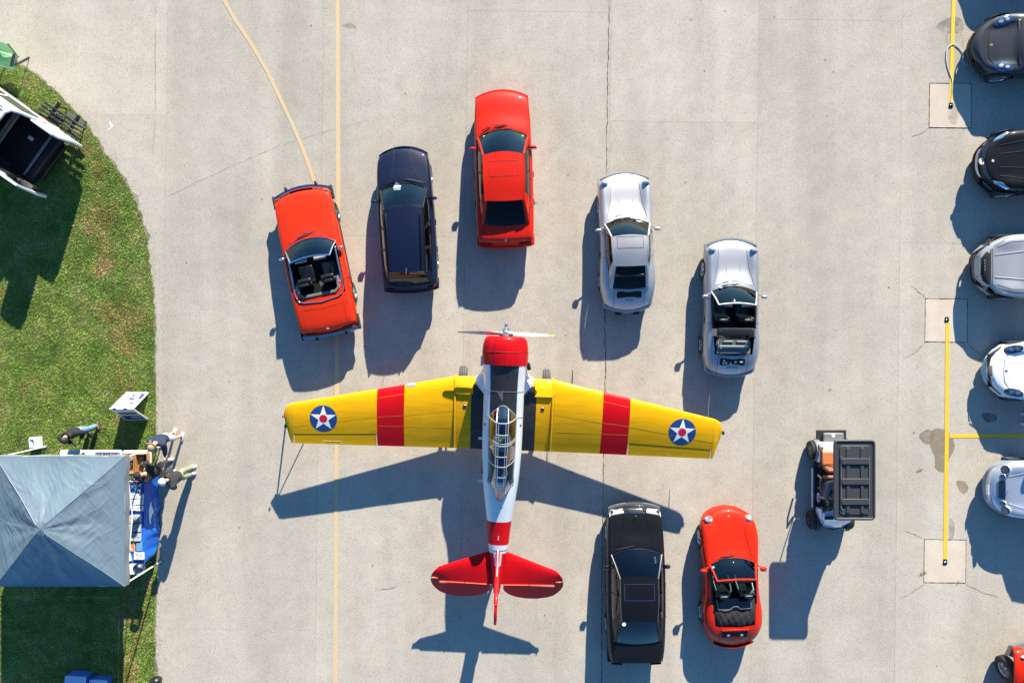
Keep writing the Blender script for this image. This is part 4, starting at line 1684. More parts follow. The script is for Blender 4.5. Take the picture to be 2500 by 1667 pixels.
    def round_lamp(c, x, y, r, tilt=.45, zoff=.0, name='headlight', bez=None):
        q, nn = drop(c.bv, x, y, default=.6)
        ax = (nn + Vector((0, tilt, 0))).normalized()
        e = ax.orthogonal().normalized()
        f = ax.cross(e)
        o = q + nn * zoff

        def ring(rr, h):
            return [o + ax * h + e * (rr * math.cos(a)) + f * (rr * math.sin(a)) for a in np.linspace(0, 2 * math.pi, 19)[:-1]]
        b = MB().loft([ring(r * 1.12, -.06), ring(r * 1.12, .0), ring(r * 1.08, .014), ring(r, .018), ring(r * .92, .006), ring(r * .5, .001), ring(.01, .0)], 0, (False, False)).build(name, REFLECT if bez is None else bez, c.T, smooth=60)
        MB().loft([ring(r, .019), ring(r * .8, .026), ring(r * .4, .03), ring(.008, .032)], 0, (False, True)).build('lens', LAMP, b, smooth=60)
        return b

    def plate(c, name, x0, x1, y, z, h, m, th=.02, n=10):
        """upright strip across the nose or tail that follows its curve in plan"""
        hw, xe, ze, zc, zs, bow = c.par(y)
        pts = [Vector((x0 + (x1 - x0) * i / n, 0, z)) for i in range(n + 1)]
        for p in pts:
            p.y = y - bow * abs(p.x / hw) ** c.bp
        s_ = 1 if y > 0 else -1
        rings = [[(p.x, p.y + s_ * th * .0, p.z - h / 2), (p.x, p.y + s_ * th, p.z - h / 2), (p.x, p.y + s_ * th, p.z + h / 2), (p.x, p.y, p.z + h / 2)] for p in pts]
        return MB().loft(rings).build(name, m, c.T, smooth=40)

    def bumper(c, y, z, h, th, m, wrap=.35, over=.03, name='bumper'):
        """bumper bar following the nose or tail and wrapping the corners"""
        s_ = 1 if y > 0 else -1
        hw, xe, ze, zc, zs, bow = c.par(y)
        pts = []
        n = 16
        W = hw + over
        for i in range(n + 1):
            x = -W + 2 * W * i / n
            pts.append(Vector((x, y - bow * abs(x / hw) ** c.bp, z)))
        l0, l1 = pts[0].copy(), pts[-1].copy()
        pre = [Vector((l0.x - .005, l0.y - s_ * wrap, z)), Vector((l0.x - .004, l0.y - s_ * wrap * .4, z))]
        post = [Vector((l1.x + .004, l1.y - s_ * wrap * .4, z)), Vector((l1.x + .005, l1.y - s_ * wrap, z))]
        pts = pre + pts + post
        rings = []
        for i, p in enumerate(pts):
            a, b = pts[max(0, i - 1)], pts[min(len(pts) - 1, i + 1)]
            t = (b - a).normalized()
            nrm = Vector((-t.y, t.x, 0)) * s_
            if nrm.y * s_ < 0 and abs(nrm.y) > .3:
                nrm = -nrm
            if abs(nrm.y) <= .3:
                nrm = Vector((1 if p.x > 0 else -1, 0, 0))
            ring = [p + nrm * (-.02) + Vector((0, 0, -h / 2)), p + nrm * th * .8 + Vector((0, 0, -h / 2)), p + nrm * th + Vector((0, 0, -h * .15)), p + nrm * th + Vector((0, 0, h * .2)), p + nrm * th * .75 + Vector((0, 0, h / 2)), p + nrm * (-.02) + Vector((0, 0, h / 2))]
            rings.append(ring)
        return MB().loft(rings).build(name, m, c.T, smooth=40)


RED = paint('red', (0.57, 0.012, 0.001))
RED2 = paint('red_guards', (0.59, 0.018, 0.002))
RED3 = paint('signal_red', (0.56, 0.024, 0.002))
NAVY = paint('navy', (0.004, 0.008, 0.030), 0.0)
BLK = paint('black', (0.006, 0.006, 0.0065), 0.0)
SILV = paint('silver', (0.52, 0.505, 0.50), 0.8, 0.46)
SILV2 = paint('silver_blue', (0.42, 0.43, 0.45), 0.8, 0.46)


# ---- red sedan
def red_sedan():
    L = 2.37
    st = [(L, .70, .58, .44, .46, .40, .16), (L - .03, .74, .64, .55, .57, .50, .19), (L - .10, .77, .68, .69, .71, .62, .20), (L - .3, .80, .71, .76, .79, .68, .16), (1.5, .835, .735, .83, .875, .72, .15), (1.06, .845, .745, .915, .965, .74, .28), (.82, .85, .75, .918, .965, .745, .24), (.3, .86, .765, .925, .95, .75, .05), (-.5, .865, .765, .93, .95, .75, 0), (-1.2, .86, .745, .945, .96, .75, -.05), (-1.80, .85, .70, .955, .985, .75, -.12), (-1.98, .84, .70, .94, .965, .74, -.06), (-L + .16, .815, .69, .90, .92, .70, -.05), (-L + .09, .80, .68, .80, .82, .64, -.05), (-L + .04, .79, .66, .56, .57, .52, -.05), (-L, .77, .62, .45, .46, .42, -.05)]
    p0 = at(1229, 221, .5)
    c = Car('red_sedan', 'red four-door sedan with closed sunroof, foremost of the cars around the airplane', (-.202 - .045, 5.20), R(1.68), st, RED, cowl=1.06, deck=-1.80, wf=1.42, wb=-1.27, wr=.315, roof=dict(yf=.30, yr=-1.13, xf=.585, xr=.565, zf=1.36, zr=1.335, bf=.09, br=-.03, arch=.05, cf=.035, cr=.03), spokes=10, spokew=.016)
    c.glasshouse(GLASS, GLASSD, [(0, .035, 'p'), (.035, .40, 'g'), (.40, .44, 'b'), (.44, .80, 'g'), (.80, 1, 'p')], rear_f=.84)
    c.interior(GREYINT, ((.12, 2), (-.85, 1)), shelf=(-1.2, -1.75, .93))
    c.lines('shut_line', [[(-.68, 2.1), (-.70, 1.6), (-.715, 1.05)], [(.68, 2.1), (.70, 1.6), (.715, 1.05)], [(-.70, .92), (-.4, 1.06), (0, 1.105), (.4, 1.06), (.70, .92)], [(-.66, -1.80), (-.66, -2.2)], [(.66, -1.80), (.66, -2.2)], [(-.66, -2.21), (.66, -2.21)]], .006)
    c.lines('bonnet_crease', [[(-.33, 2.15), (-.38, 1.12)], [(.33, 2.15), (.38, 1.12)]], .008, RED)
    c.lines('sunroof_gap', [[(-.41, .02), (.41, .02)], [(-.41, -.42), (.41, -.42)], [(-.41, .02), (-.41, -.42)], [(.41, .02), (.41, -.42)]], .007, mat('gap_red', (0.12, .004, .003), .7), c.rbv, c.roof)
    c.bumper(L - .02, .50, .14, .045, RED, .3)
    c.bumper(-L + .03, .50, .15, .045, RED, .3)
    for s_ in (-1, 1):
        c.plate('headlight', s_ * .30, s_ * .66, L - .085, .61, .12, LAMP, .012)
        c.plate('tail_light', s_ * .40, s_ * .76, -L + .05, .72, .14, REDLENS)
    c.plate('grille', -.27, .27, L - .085, .60, .10, BLACK, .01)
    c.patchp('badge', ellipse(.04, .03, (0, -L + .17)), CHROME, .006)
    c.mirrors(.90, .53, .95)
    c.doors((.78, -.40, -1.28), (-.22, -1.05), BLACK)
    c.wipers([((-.35, 1.02, .955), (-.62, .90, .955)), ((.15, 1.06, .965), (-.25, 1.02, .97))])
    for a, b, m in ((-.57, .78, 'w'), (.60, .84, 'w'), (.62, .72, 'w')):
        q, nn = Vector((a, b - .02, 0)), None
    MB().box((-.55, .86, .985), (.06, .05, .006)).build('sticker', WHITE, c.T)
    MB().box((.58, .84, .985), (.07, .06, .006)).build('sticker', mat('sticker_mint', (.6, .8, .75), .5), c.T)
    for s_ in (-1, 1):
        c.lines('washer_jet', [[(s_ * .17 - .01, 1.22), (s_ * .17 + .012, 1.22)]], .012, BLACK)
    return c


# ---- navy estate
def navy_wagon():
    L = 2.2
    st = [(L, .62, .50, .44, .46, .40, .17), (L - .03, .68, .56, .56, .58, .50, .20), (L - .10, .725, .62, .68, .70, .60, .22), (L - .3, .765, .66, .745, .775, .66, .18), (1.5, .80, .695, .82, .865, .70, .12), (1.0, .82, .705, .895, .945, .72, .23), (.8, .825, .715, .90, .945, .725, .19), (.3, .84, .735, .915, .93, .73, .03), (-.5, .845, .735, .92, .93, .73, 0), (-1.4, .835, .71, .935, .94, .73, -.03), (-1.9, .81, .66, .945, .95, .73, -.07), (-2.02, .79, .64, .93, .94, .71, -.07), (-L + .10, .775, .62, .85, .86, .66, -.07), (-L + .05, .765, .60, .60, .61, .54, -.07), (-L, .74, .56, .45, .46, .42, -.07)]
    c = Car('navy_wagon', 'dark navy estate car with roof rails and a paper on its windscreen', (-3.186 + .03, 3.669), R(3.6), st, NAVY, cowl=1.0, deck=-1.97, wf=1.36, wb=-1.22, wr=.305, roof=dict(yf=.24, yr=-1.68, xf=.57, xr=.535, zf=1.34, zr=1.33, bf=.08, br=-.04, arch=.05, cf=.04, cr=.03), spokes=10, spokew=.018)
    gold = mat('rear_tint', (.1, .1, .1))
    c.glasshouse(GLASSC, GLASS, [(0, .03, 'p'), (.03, .33, 'g'), (.33, .37, 'b'), (.37, .62, 'g'), (.62, .66, 'b'), (.66, .95, 'g'), (.95, 1, 'p')], rear_f=.9, trim=BLK)
    c.interior(TAN, ((.12, 2), (-.80, 1)), floor=mat('tan_lining', (0.30, 0.16, 0.075), .7))
    c.lines('shut_line', [[(-.64, 1.95), (-.67, 1.0)], [(.64, 1.95), (.67, 1.0)]], .006)
    c.lines('bonnet_crease', [[(.20, 2.05), (.30, 1.5), (.50, 1.05)], [(-.24, 2.05), (-.34, 1.2)]], .012, NAVY)
    c.bumper(L - .02, .50, .14, .045, NAVY, .3)
    c.bumper(-L + .03, .48, .15, .045, NAVY, .3)
    for s_ in (-1, 1):
        c.plate('headlight', s_ * .26, s_ * .60, L - .045, .63, .12, LAMP)
        c.plate('tail_light', s_ * .50, s_ * .72, -L + .06, .75, .16, REDLENS)
        MB().tube([(s_ * .50, .05, 1.385), (s_ * .50, 0, 1.43), (s_ * .485, -.8, 1.46), (s_ * .465, -1.55, 1.42), (s_ * .46, -1.6, 1.36)], .017, 8).build('roof_rail', BLK, c.T)
    c.plate('grille', -.23, .23, L - .04, .63, .12, CHROME)
    c.mirrors(.88, .53, .95)
    c.doors((.78, -.30, -1.15), (-.15, -.95))
    MB().tube([(.0, -1.55, 1.39), (.0, -1.75, 1.55)], .005, 5).build('aerial', BLACK, c.T)
    c.wipers([((-.15, .98, .95), (-.58, .86, .95)), ((.05, 1.0, .955), (.62, .86, .95))])
    MB().add([(-.26, .95, .985), (-.06, .93, 1.0), (-.08, .80, 1.03), (-.30, .80, 1.03), (-.19, 1.05, 1.03)], [(0, 1, 4), (0, 1, 2, 3)]).build('paper', WHITE, c.T, smooth=0)
    MB().tube([(0, -1.95, 1.0), (.02, -2.05, .95)], .014).build('rear_wiper', BLACK, c.T)
    return c


# ---- black sedan
def black_sedan():
    L = 2.39
    st = [(L, .66, .56, .44, .46, .40, .10), (L - .03, .72, .62, .55, .57, .50, .12), (L - .10, .76, .68, .68, .70, .62, .13), (L - .3, .80, .70, .755, .785, .68, .12), (1.6, .84, .735, .83, .865, .72, .10), (1.14, .86, .75, .91, .958, .74, .25), (.9, .865, .755, .913, .955, .745, .21), (.4, .88, .765, .925, .945, .75, .04), (-.5, .885, .77, .93, .95, .75, 0), (-1.2, .87, .74, .945, .965, .75, -.05), (-1.66, .86, .69, .955, .98, .75, -.13), (-1.92, .84, .68, .945, .965, .74, -.05), (-L + .16, .80, .66, .92, .935, .70, -.03), (-L + .09, .79, .65, .82, .83, .64, -.03), (-L + .04, .77, .63, .56, .57, .52, -.03), (-L, .74, .60, .45, .46, .42, -.03)]
    c = Car('black_sedan', 'black sedan with sunroof standing below the right wing of the airplane', (3.746 - .05, -7.269), R(.41), st, BLK, cowl=1.14, deck=-1.66, wf=1.47, wb=-1.33, wr=.315, roof=dict(yf=.48, yr=-.86, xf=.55, xr=.52, zf=1.34, zr=1.325, bf=.10, br=-.01, arch=.05, cf=.04, cr=.03), spokes=8)
    c.glasshouse(GLASS, GLASS, [(0, .03, 'p'), (.03, .42, 'g'), (.42, .445, 'b'), (.445, .78, 'g'), (.78, 1, 'p')], rear_f=.88, trim=mat('dark_trim', (.08, .085, .09), .35, .3))
    c.interior(LEATHER, ((.20, 2), (-.65, 1)), shelf=(-1.0, -1.62, .92), floor=mat('cream_lining', (.14, .13, .10), .7))
    for s_ in (-1, 1):
        MB().box((s_ * .28, -1.12, .975), (.22, .15, .06)).build('rear_headrest', LEATHER, c.T, bevel=.03)
    MB().box((.0, -1.40, .965), (.13, .13, .05)).build('stop_lamp', GREYINT, c.T, bevel=.01)
    c.lines('shut_line', [[(-.70, 2.2), (-.72, 1.05)], [(.70, 2.2), (.72, 1.05)], [(-.65, -1.72), (-.64, -2.2)], [(.65, -1.72), (.64, -2.2)]], .006)
    c.lines('bonnet_crease', [[(.30, 2.1), (.52, 1.15)], [(-.30, 2.1), (-.52, 1.15)]], .010, BLK)
    c.lines('sunroof_edge', [[(-.43, .25), (.43, .25)], [(-.43, -.22), (.43, -.22)], [(-.43, .25), (-.43, -.22)], [(.43, .25), (.43, -.22)]], .007, CHROME, c.rbv, c.roof)
    gm = mat('bumper_grey', (.10, .105, .115), .35, coat=.4)
    c.bumper(L - .02, .50, .15, .06, gm, .35)
    c.bumper(-L + .03, .50, .15, .05, BLK, .35)
    c.patchp('grille', [(-.28, 2.30), (.28, 2.30), (.30, 2.13), (-.30, 2.13)], mat('grille_dark', (.03, .03, .032), .3, .6), .008)
    for q in range(5):
        c.lines('grille_bar', [[(-.26, 2.15 + q * .033), (.26, 2.15 + q * .033)]], .006, CHROME, off=.012)
    for s_ in (-1, 1):
        c.patchp('headlight', [(s_ * .36, 2.27), (s_ * .70, 2.22), (s_ * .73, 2.08), (s_ * .34, 2.16)][::s_], REFLECT, .008)
        c.patchp('indicator', [(s_ * .71, 2.22), (s_ * .765, 2.14), (s_ * .77, 2.02), (s_ * .735, 2.06)][::s_], mat('pale_lens', (.7, .62, .55), .2, coat=1), .006)
        c.plate('tail_light', s_ * .42, s_ * .74, -L + .05, .74, .14, REDLENS)
    MB().tube([(0, 2.10, .80), (0, 2.10, .87)], .008).tube([(.035 * math.cos(a), 2.10, .885 + .035 * math.sin(a)) for a in np.linspace(0, 6.28, 13)[:-1]], .006, 5, closed=True).build('bonnet_emblem', CHROME, c.T)
    c.plate('number_plate', -.26, .26, L + .035, .50, .11, BLACK, .012)
    c.mirrors(.90, .64, .95)
    c.doors((.90, -.22, -1.12), (-.05, -.92))
    c.wipers([((-.05, 1.11, .965), (-.60, .98, .955))])
    for x, y in ((.52, .90), (.53, .84), (.53, .78)):
        MB().lathe([(.001, .0), (.032, .0)], (x, y, 1.02 + (.9 - y) * .45), 'Z', 14).build('sticker', WHITE, c.T)
    MB().lathe([(.001, 0), (.055, .0)], (-.45, -.93, 1.335), 'Z', 18).build('round_sticker', WHITE, c.T)
    return c


def st911(L, hwf, hwr, door):
    return [(L, .68, .56, .46, .47, .42, .15), (L - .035, .74, .60, .54, .55, .48, .18), (L - .12, .775, .66, .60, .61, .54, .20), (L - .19, .785, .655, .73, .655, .58, .19), (L - .45, hwf, .64, .79, .70, .62, .15), (1.15, hwf, .64, .815, .745, .64, .15), (.85, hwf - .01, .655, .84, .815, .655, .19), (.65, door + .015, .67, .86, .87, .665, .24), (.47, door + .01, .675, .868, .878, .67, .2), (.1, door, .675, .885, .89, .68, .04), (-.5, door + .015, .66, .90, .915, .68, -.02), (-.95, hwr - .01, .60, .925, .935, .68, -.05), (-1.2, hwr, .58, .915, .925, .67, -.06), (-1.42, hwr - .01, .56, .885, .90, .65, -.07), (-1.7, hwr - .05, .56, .80, .82, .60, -.10), (-L + .14, hwr - .11, .55, .66, .67, .54, -.14), (-L + .05, hwr - .14, .54, .55, .56, .49, -.15), (-L, hwr - .18, .52, .46, .47, .43, -.15)]


def lid_lines(c):
    c.lines('shut_line', [[(-.40, 1.82), (-.47, 1.2), (-.60, .66)], [(.40, 1.82), (.47, 1.2), (.60, .66)], [(-.58, .63), (-.3, .72), (0, .75), (.3, .72), (.58, .63)], [(-.45, -1.46), (-.45, -1.95)], [(.45, -1.46), (.45, -1.95)], [(-.45, -1.45), (.45, -1.45)]], .006)


# ---- silver coupe
def silver_coupe():
    L = 2.11
    st = st911(L, .80, .825, .775)
    c = Car('silver_coupe', 'silver rear-engined coupe with sunroof and slatted engine lid', (3.473 - .035, 2.993), R(1.67), st, SILV, valley=.62, cowl=.65, deck=-1.44, wf=1.13, wb=-1.13, wr=.305, roof=dict(yf=.12, yr=-.80, xf=.535, xr=.475, zf=1.245, zr=1.215, bf=.05, br=-.015, arch=.035, cf=.04, cr=.035), spokes=5, winset=.0)
    c.glasshouse(GLASS, GLASSD, [(0, .03, 'p'), (.03, .10, 'g'), (.10, .115, 'b'), (.115, .45, 'g'), (.45, .47, 'b'), (.47, .80, 'g'), (.80, 1, 'p')], rear_f=.9, trim=SILV)
    c.interior(LEATHER, ((-.18, 2), (-.75, 1)), shelf=(-1.0, -1.38, .86))
    MB().add([(-.22, -.90, 1.10), (-.10, -.92, 1.10), (-.12, -1.02, 1.04), (-.26, -1.02, 1.04)], [(0, 1, 2, 3)]).build('paper', mat('paper_pink', (.75, .5, .45), .7), c.T, smooth=0)
    lid_lines(c)
    c.lines('shut_line', [[(-.20, 1.25), (-.20, .74)], [(.20, 1.25), (.21, .74)]], .007, mat('silver_dark', (.2, .2, .22), .4))  # darker grey lines down the front lid
    c.lines('sunroof_gap', [[(-.38, .06), (.38, .06)], [(-.38, -.28), (.38, -.28)], [(-.38, .06), (-.38, -.28)], [(.38, .06), (.38, -.28)]], .006, None, c.rbv, c.roof)
    bump911(c, L, SILV)
    c.patchp('engine_grille', rrect(.74, .20, .04, 3, (0, -1.60)), BLACKM, .006)
    for q in range(6):
        c.lines('grille_slat', [[(-.34, -1.53 - q * .028), (.34, -1.53 - q * .028)]], .005, BLACK, off=.012)
    c.lines('script_badge', [[(-.10, -1.765), (-.02, -1.76)], [(.0, -1.77), (.11, -1.765)]], .010, BLACK, off=.003)
    for s_ in (-1, 1):
        MB().box((s_ * .27 - .02, -L - .03, .47), (.19, .10, .10)).build('bumper_guard', BLACK, c.T, bevel=.02)
    c.plate('number_plate', -.16, .16, -L - .012, .50, .07, WHITE, .01)
    mirrors911(c)
    return c


def bump911(c, L, m):
    c.bumper(L - .02, .50, .15, .05, m, .22, .03)
    c.bumper(-L + .03, .50, .15, .05, m, .25, .03)
    for s_ in (-1, 1):
        c.round_lamp(s_ * .625, L - .345, .088, .95, .03)
        c.plate('indicator', s_ * .40, s_ * .62, L - .10, .50, .05, ORANGELENS, .01)
        c.lines('bumper_bellows', [[(s_ * .70, L - .40), (s_ * .74, L - .44)]], .012, BLACK)
    c.plate('tail_light', -.58, .58, -L + .10, .57, .08, REDLENS, .006)
    c.lines('bumper_seam', [[(-.68, L - .30), (-.4, L - .17), (0, L - .115), (.4, L - .17), (.68, L - .30)]], .013, mat('seam_soft', (.22, .22, .24), .6))
    c.wipers([((-.12, .64, .90), (-.36, .58, .90)), ((.18, .66, .90), (-.08, .63, .90))])


def mirrors911(c, m=None):
    c.doors((.42, -.50), (-.36,), BLACK)
    c.mirrors(.87, .36, .95, m, (.20, .10, .12), -.09)


# ---- silver open-top with roll bar
def targa():
    L = 2.085
    st = st911(L, .805, .83, .775)
    c = Car('silver_targa', 'silver car with lifted-out roof panel, black roll bar and wrap-around rear window', (6.635 - .05, 1.014), R(-.62), st, SILV2, valley=.62, cowl=.62, deck=-1.43, wf=1.16, wb=-1.12, wr=.31, roof=dict(yf=.10, yr=-.80, xf=.545, xr=.52, zf=1.21, zr=1.21, bf=.05, br=0, arch=.02, cf=.045, cr=.04), spokes=5, winset=-.012, spokew=.04)
    A, B = c.top_row(c.cowl), c.roof_edge(True)
    MB().grid(c.patch(A, B, 6, .02, Vector((0, .5, .8)))).build('windscreen', GLASS, c.T, smooth=60)
    for s_ in (0, -1):
        MB().tube([A[s_], A[s_].lerp(B[s_], .5) + Vector((0, .02, .02)), B[s_]], .026, 8).build('windscreen_pillar', SILV2, c.T)
    MB().tube(B, .026, 8).build('windscreen_header', SILV2, c.T)
    MB().tube([p + Vector((0, .004, .006)) for p in A], .012, 6).build('cowl_seal', BLACK, c.T)
    # roll bar
    R0 = []
    for y in (-.645, -.66, -.80, -.84):
        row = []
        for i in range(15):
            a = math.pi * i / 14
            f = -math.cos(a)
            b, m_ = c.side_curves(1, (y - c.cowl) / (c.deck - c.cowl))
            x = .535 * (abs(f) ** .55) * (1 if f > 0 else -1)
            zt = 1.235 - .10 * abs(f) ** 4
            if i in (0, 14):
                x, zt = (-.655 if i == 0 else .655), .90
            row.append(Vector((x, y, zt + (.0 if -.82 < y < -.65 else -.02))))
        R0.append(row)
    MB().grid(R0).build('roll_bar', mat('rollbar_black', (.012, .012, .013), .5), c.T, smooth=50, solid=.05)
    MB().tube([p + Vector((0, .006, .01)) for p in R0[0][1:-1]], .012, 6).build('roll_bar_edge', STEEL, c.T)
    for s_ in (-1, 1):
        q = MB().add([(s_ * .60, -.64, .93), (s_ * .665, -.64, .91), (s_ * .655, -.86, .92), (s_ * .56, -.86, 1.08), (s_ * .56, -.64, 1.09)], [(0, 1, 2, 3, 4)])
        q.build('roll_bar_badge_panel', STEEL, c.T, smooth=0)
    # wrap-around rear window
    top = [Vector((x, -.845 - .02 * (1 - (x / .54) ** 2), 1.20 - .10 * abs(x / .54) ** 4)) for x in np.linspace(-.54, .54, 19)]
    D = c.top_row(c.deck)
    bot = []
    for i in range(19):
        f = -1 + 2 * i / 18
        x = .62 * math.copysign(abs(f) ** .62, f)
        y = -1.40 + .50 * abs(f) ** 3.2
        q, nn = drop(c.bv, x, y)
        bot.append(Vector((x, y, .935 if q is None else q.z + .008)))
    MB().grid(c.patch(top, bot, 6, .03, Vector((0, -.6, .7)))).build('rear_window', GLASSC, c.T, smooth=60)
    MB().tube(bot, .013, 6).build('rear_window_trim', BLACK, c.T)
    c.interior(LEATHER, ((-.10, 2),), floor=BLACKM)
    sh = MB().box((0, -1.18, .86), (1.0, .40, .04)).build('rear_shelf', mat('shelf_grey', (.12, .125, .13), .8), c.T)
    MB().box((-.17, -1.02, .90), (.30, .05, .10)).build('rear_seat_back', mat('seat_grey', (.35, .36, .36), .7), c.T, bevel=.02)
    MB().box((.23, -1.02, .90), (.30, .05, .10)).build('rear_seat_back', mat('seat_grey', (.35, .36, .36), .7), c.T, bevel=.02)
    MB().tube([(-.42, -1.16, .93), (.42, -1.16, .93)], .03, 8).build('rolled_blind', mat('blind_grey', (.4, .4, .38), .8), c.T)
    for q in range(14):
        MB().ball((-.46 + random.uniform(-.06, .10), -.96 - random.uniform(0, .26), .93), .022, 8, 6).build('bead', mat('bead_%d' % (q % 4), [(.5, .35, .2), (.1, .2, .5), (.6, .6, .55), (.4, .1, .1)][q % 4], .4), c.T)
    for s_ in (-1, 1):
        MB().box((s_ * .63, -.20, .90), (.05, 1.0, .06)).build('door_top', BLACK, c.T, bevel=.02)
        MB().box((s_ * .30, .02, 1.17), (.34, .10, .02), rot=Matrix.Rotation(R(-20), 3, 'X')).build('sun_visor', BLACK, c.T, bevel=.008)
    lid_lines(c)
    c.lines('shut_line', [[(-.20, 1.25), (-.20, .74)], [(.20, 1.25), (.21, .74)]], .007, mat('silver_dark', (.2, .2, .22), .4))  # same darker grey lines on this lid
    bump911(c, L, SILV2)
    c.patchp('engine_grille', rrect(.76, .21, .05, 3, (-.01, -1.62)), BLACKM, .006)
    for x, y, m_ in ((-.27, -1.585, 'w'), (-.20, -1.65, 'w'), (-.07, -1.66, 'y'), (.07, -1.62, 'b'), (-.28, -1.66, 'w')):
        c.patchp('grille_badge', ellipse(.032, .032, (x, y), 12) if m_ != 'b' else [(x - .03, y - .03), (x + .03, y - .03), (x + .04, y + .04), (x - .04, y + .04)], {'w': mat('badge_pale', (.55, .6, .65), .4), 'y': mat('badge_gold', (.5, .45, .2), .4), 'b': mat('badge_blue', (.15, .35, .75), .4)}[m_], .016, rings=2)
    MB().box((.24, -1.62, .862), (.08, .02, .008)).build('grille_badge', WHITE, c.T)
    text_mesh('script_lettering', 'Carrera', .10, BLACK, c.T, (-.02, -1.775, 1), (0, 0, 0), c.bv, .004, .3)
    c.patchp('round_sticker', ellipse(.045, .03, (.22, -1.88), 16), WHITE, .006, rings=2)
    mirrors911(c)
    MB().ball((-.42, .58, .905), .05, 10, 6, sq=(1.3, .8, .4)).build('windscreen_ornament', mat('orn_pink', (.7, .45, .4), .6), c.T)
    return c


# ---- red open car with folded black top
def red_cabriolet():
    L = 2.125
    st = [(L, .60, .50, .44, .45, .40, .20), (L - .04, .71, .58, .54, .56, .48, .25), (L - .14, .77, .65, .62, .63, .55, .27), (L - .30, .81, .65, .72, .68, .60, .24), (L - .55, .84, .64, .785, .72, .63, .20), (1.2, .85, .64, .82, .765, .65, .17), (.88, .83, .655, .845, .82, .66, .19), (.69, .805, .675, .865, .875, .67, .26), (.5, .80, .68, .872, .882, .67, .21), (.1, .785, .685, .89, .895, .68, .04), (-.45, .80, .68, .90, .91, .68, -.02), (-.85, .855, .62, .92, .925, .68, -.04), (-1.15, .875, .60, .915, .925, .67, -.06), (-1.38, .865, .58, .89, .91, .66, -.08), (-1.65, .82, .57, .82, .84, .62, -.12), (-1.9, .74, .54, .69, .71, .56, -.16), (-L + .05, .64, .50, .55, .56, .48, -.18), (-L, .57, .46, .45, .46, .42, -.18)]
    c = Car('red_cabriolet', 'red open-top sports car with folded black soft top beside the black sedan', (6.598 - .03, -7.112), R(2.13), st, RED2, valley=.6, cowl=.69, deck=-1.34, wf=1.19, wb=-1.10, wr=.32, roof=dict(yf=.18, yr=-.80, xf=.57, xr=.52, zf=1.22, zr=1.21, bf=.04, br=0, arch=.02, cf=.045, cr=.04), spokes=5, winset=-.008, spokew=.045, ww=.23)
    A, B = c.top_row(c.cowl), c.roof_edge(True)
    MB().grid(c.patch(A, B, 6, .02, Vector((0, .5, .8)))).build('windscreen', GLASS, c.T, smooth=60)
    for s_ in (0, -1):
        MB().tube([A[s_], A[s_].lerp(B[s_], .5) + Vector((0, .02, .02)), B[s_]], .028, 8).build('windscreen_pillar', RED2, c.T)
    MB().tube(B, .030, 8).build('windscreen_header', RED2, c.T)
    MB().tube([p + Vector((0, .004, .006)) for p in A], .014, 6).build('cowl_seal', BLACK, c.T)
    c.interior(LEATHER, ((-.08, 2),), floor=BLACKM, seat_h=.03)
    for s_ in (-1, 1):
        for e in (-1, 1):
            MB().tube([(s_ * .33 + e * .22, .12, .66), (s_ * .33 + e * .235, -.05, .78), (s_ * .33 + e * .22, -.24, .98), (s_ * .33 + e * .10, -.33, 1.03)], .045, 8).build('seat_bolster', mat('leather_green', (.015, .028, .024), .3), c.T, smooth=60)
        MB().box((s_ * .655, -.10, .895), (.05, 1.1, .05)).build('door_top', BLACK, c.T, bevel=.02)
        MB().box((s_ * .30, .10, 1.17), (.40, .10, .02), rot=Matrix.Rotation(R(-20), 3, 'X')).build('sun_visor', BLACK, c.T, bevel=.008)
    # wind deflector hoop
    hoop = [(-.52, -.50, .86), (-.50, -.78, .98), (-.28, -.79, 1.0), (-.14, -.77, 1.0), (-.06, -.70, 1.0), (.06, -.70, 1.0), (.16, -.78, 1.0), (.46, -.77, .98), (.50, -.50, .86)]
    MB().tube(hoop, .014, 6).build('wind_deflector', STEEL, c.T)
    MB().add([(-.48, -.52, .84), (.48, -.52, .84), (.46, -.76, .97), (-.46, -.76, .97)], [(0, 1, 2, 3)]).build('deflector_mesh', glass('mesh_dark', (.12, .14, .14)), c.T, smooth=0)
    # folded top cover: wrinkled padded bag over the rear deck
    fab = mat('soft_top_cloth', (.014, .014, .015), .9, bump=.6, bscale=25)
    P = []
    rngc = random.Random(4)
    for i in range(25):
        v = i / 24
        row = []
        for j in range(33):
            u = -1 + 2 * j / 32
            yfr = -.52 - .26 * (1 - smooth01((abs(u) - .55) / .35))
            ybk = -1.31 - .02 * math.sin(5 * u)
            y = yfr + (ybk - yfr) * v
            x = u * (.675 - .115 * v)
            z = .905 + .085 * math.sin(math.pi * min(1, v * 1.02)) ** .6 - .10 * abs(u) ** 5 * (1 - v * .3)
            z += .012 * math.sin(9 * u + 6 * v) * math.sin(7 * v + 2 * u) + .008 * math.sin(21 * u - 8 * v)
            row.append((x, y, z))
        P.append(row)
    MB().grid(P).build('folded_soft_top', fab, c.T, smooth=60)
    lid_lines(c)
    c.lines('shut_line', [[(-.20, 1.30), (-.22, .74)], [(.20, 1.30), (.22, .74)], [(-.22, .735), (.22, .735)]], .007, mat('gap_red', (0.12, .004, .003), .7))
    c.bumper(L - .03, .47, .13, .02, RED2, .03, -.05)
    c.bumper(-L + .03, .47, .14, .015, RED2, .02, -.10)
    for s_ in (-1, 1):
        c.round_lamp(s_ * .60, L - .32, .10, .45, .03)
        c.plate('indicator', s_ * .34, s_ * .60, L - .08, .46, .05, ORANGELENS, .01)
        MB().box((s_ * .72, L - .36, .55), (.10, .05, .05)).build('bumper_pad', BLACK, c.T, bevel=.015)
    c.plate('tail_light', -.60, .60, -L + .07, .62, .10, REDLENS, .015)
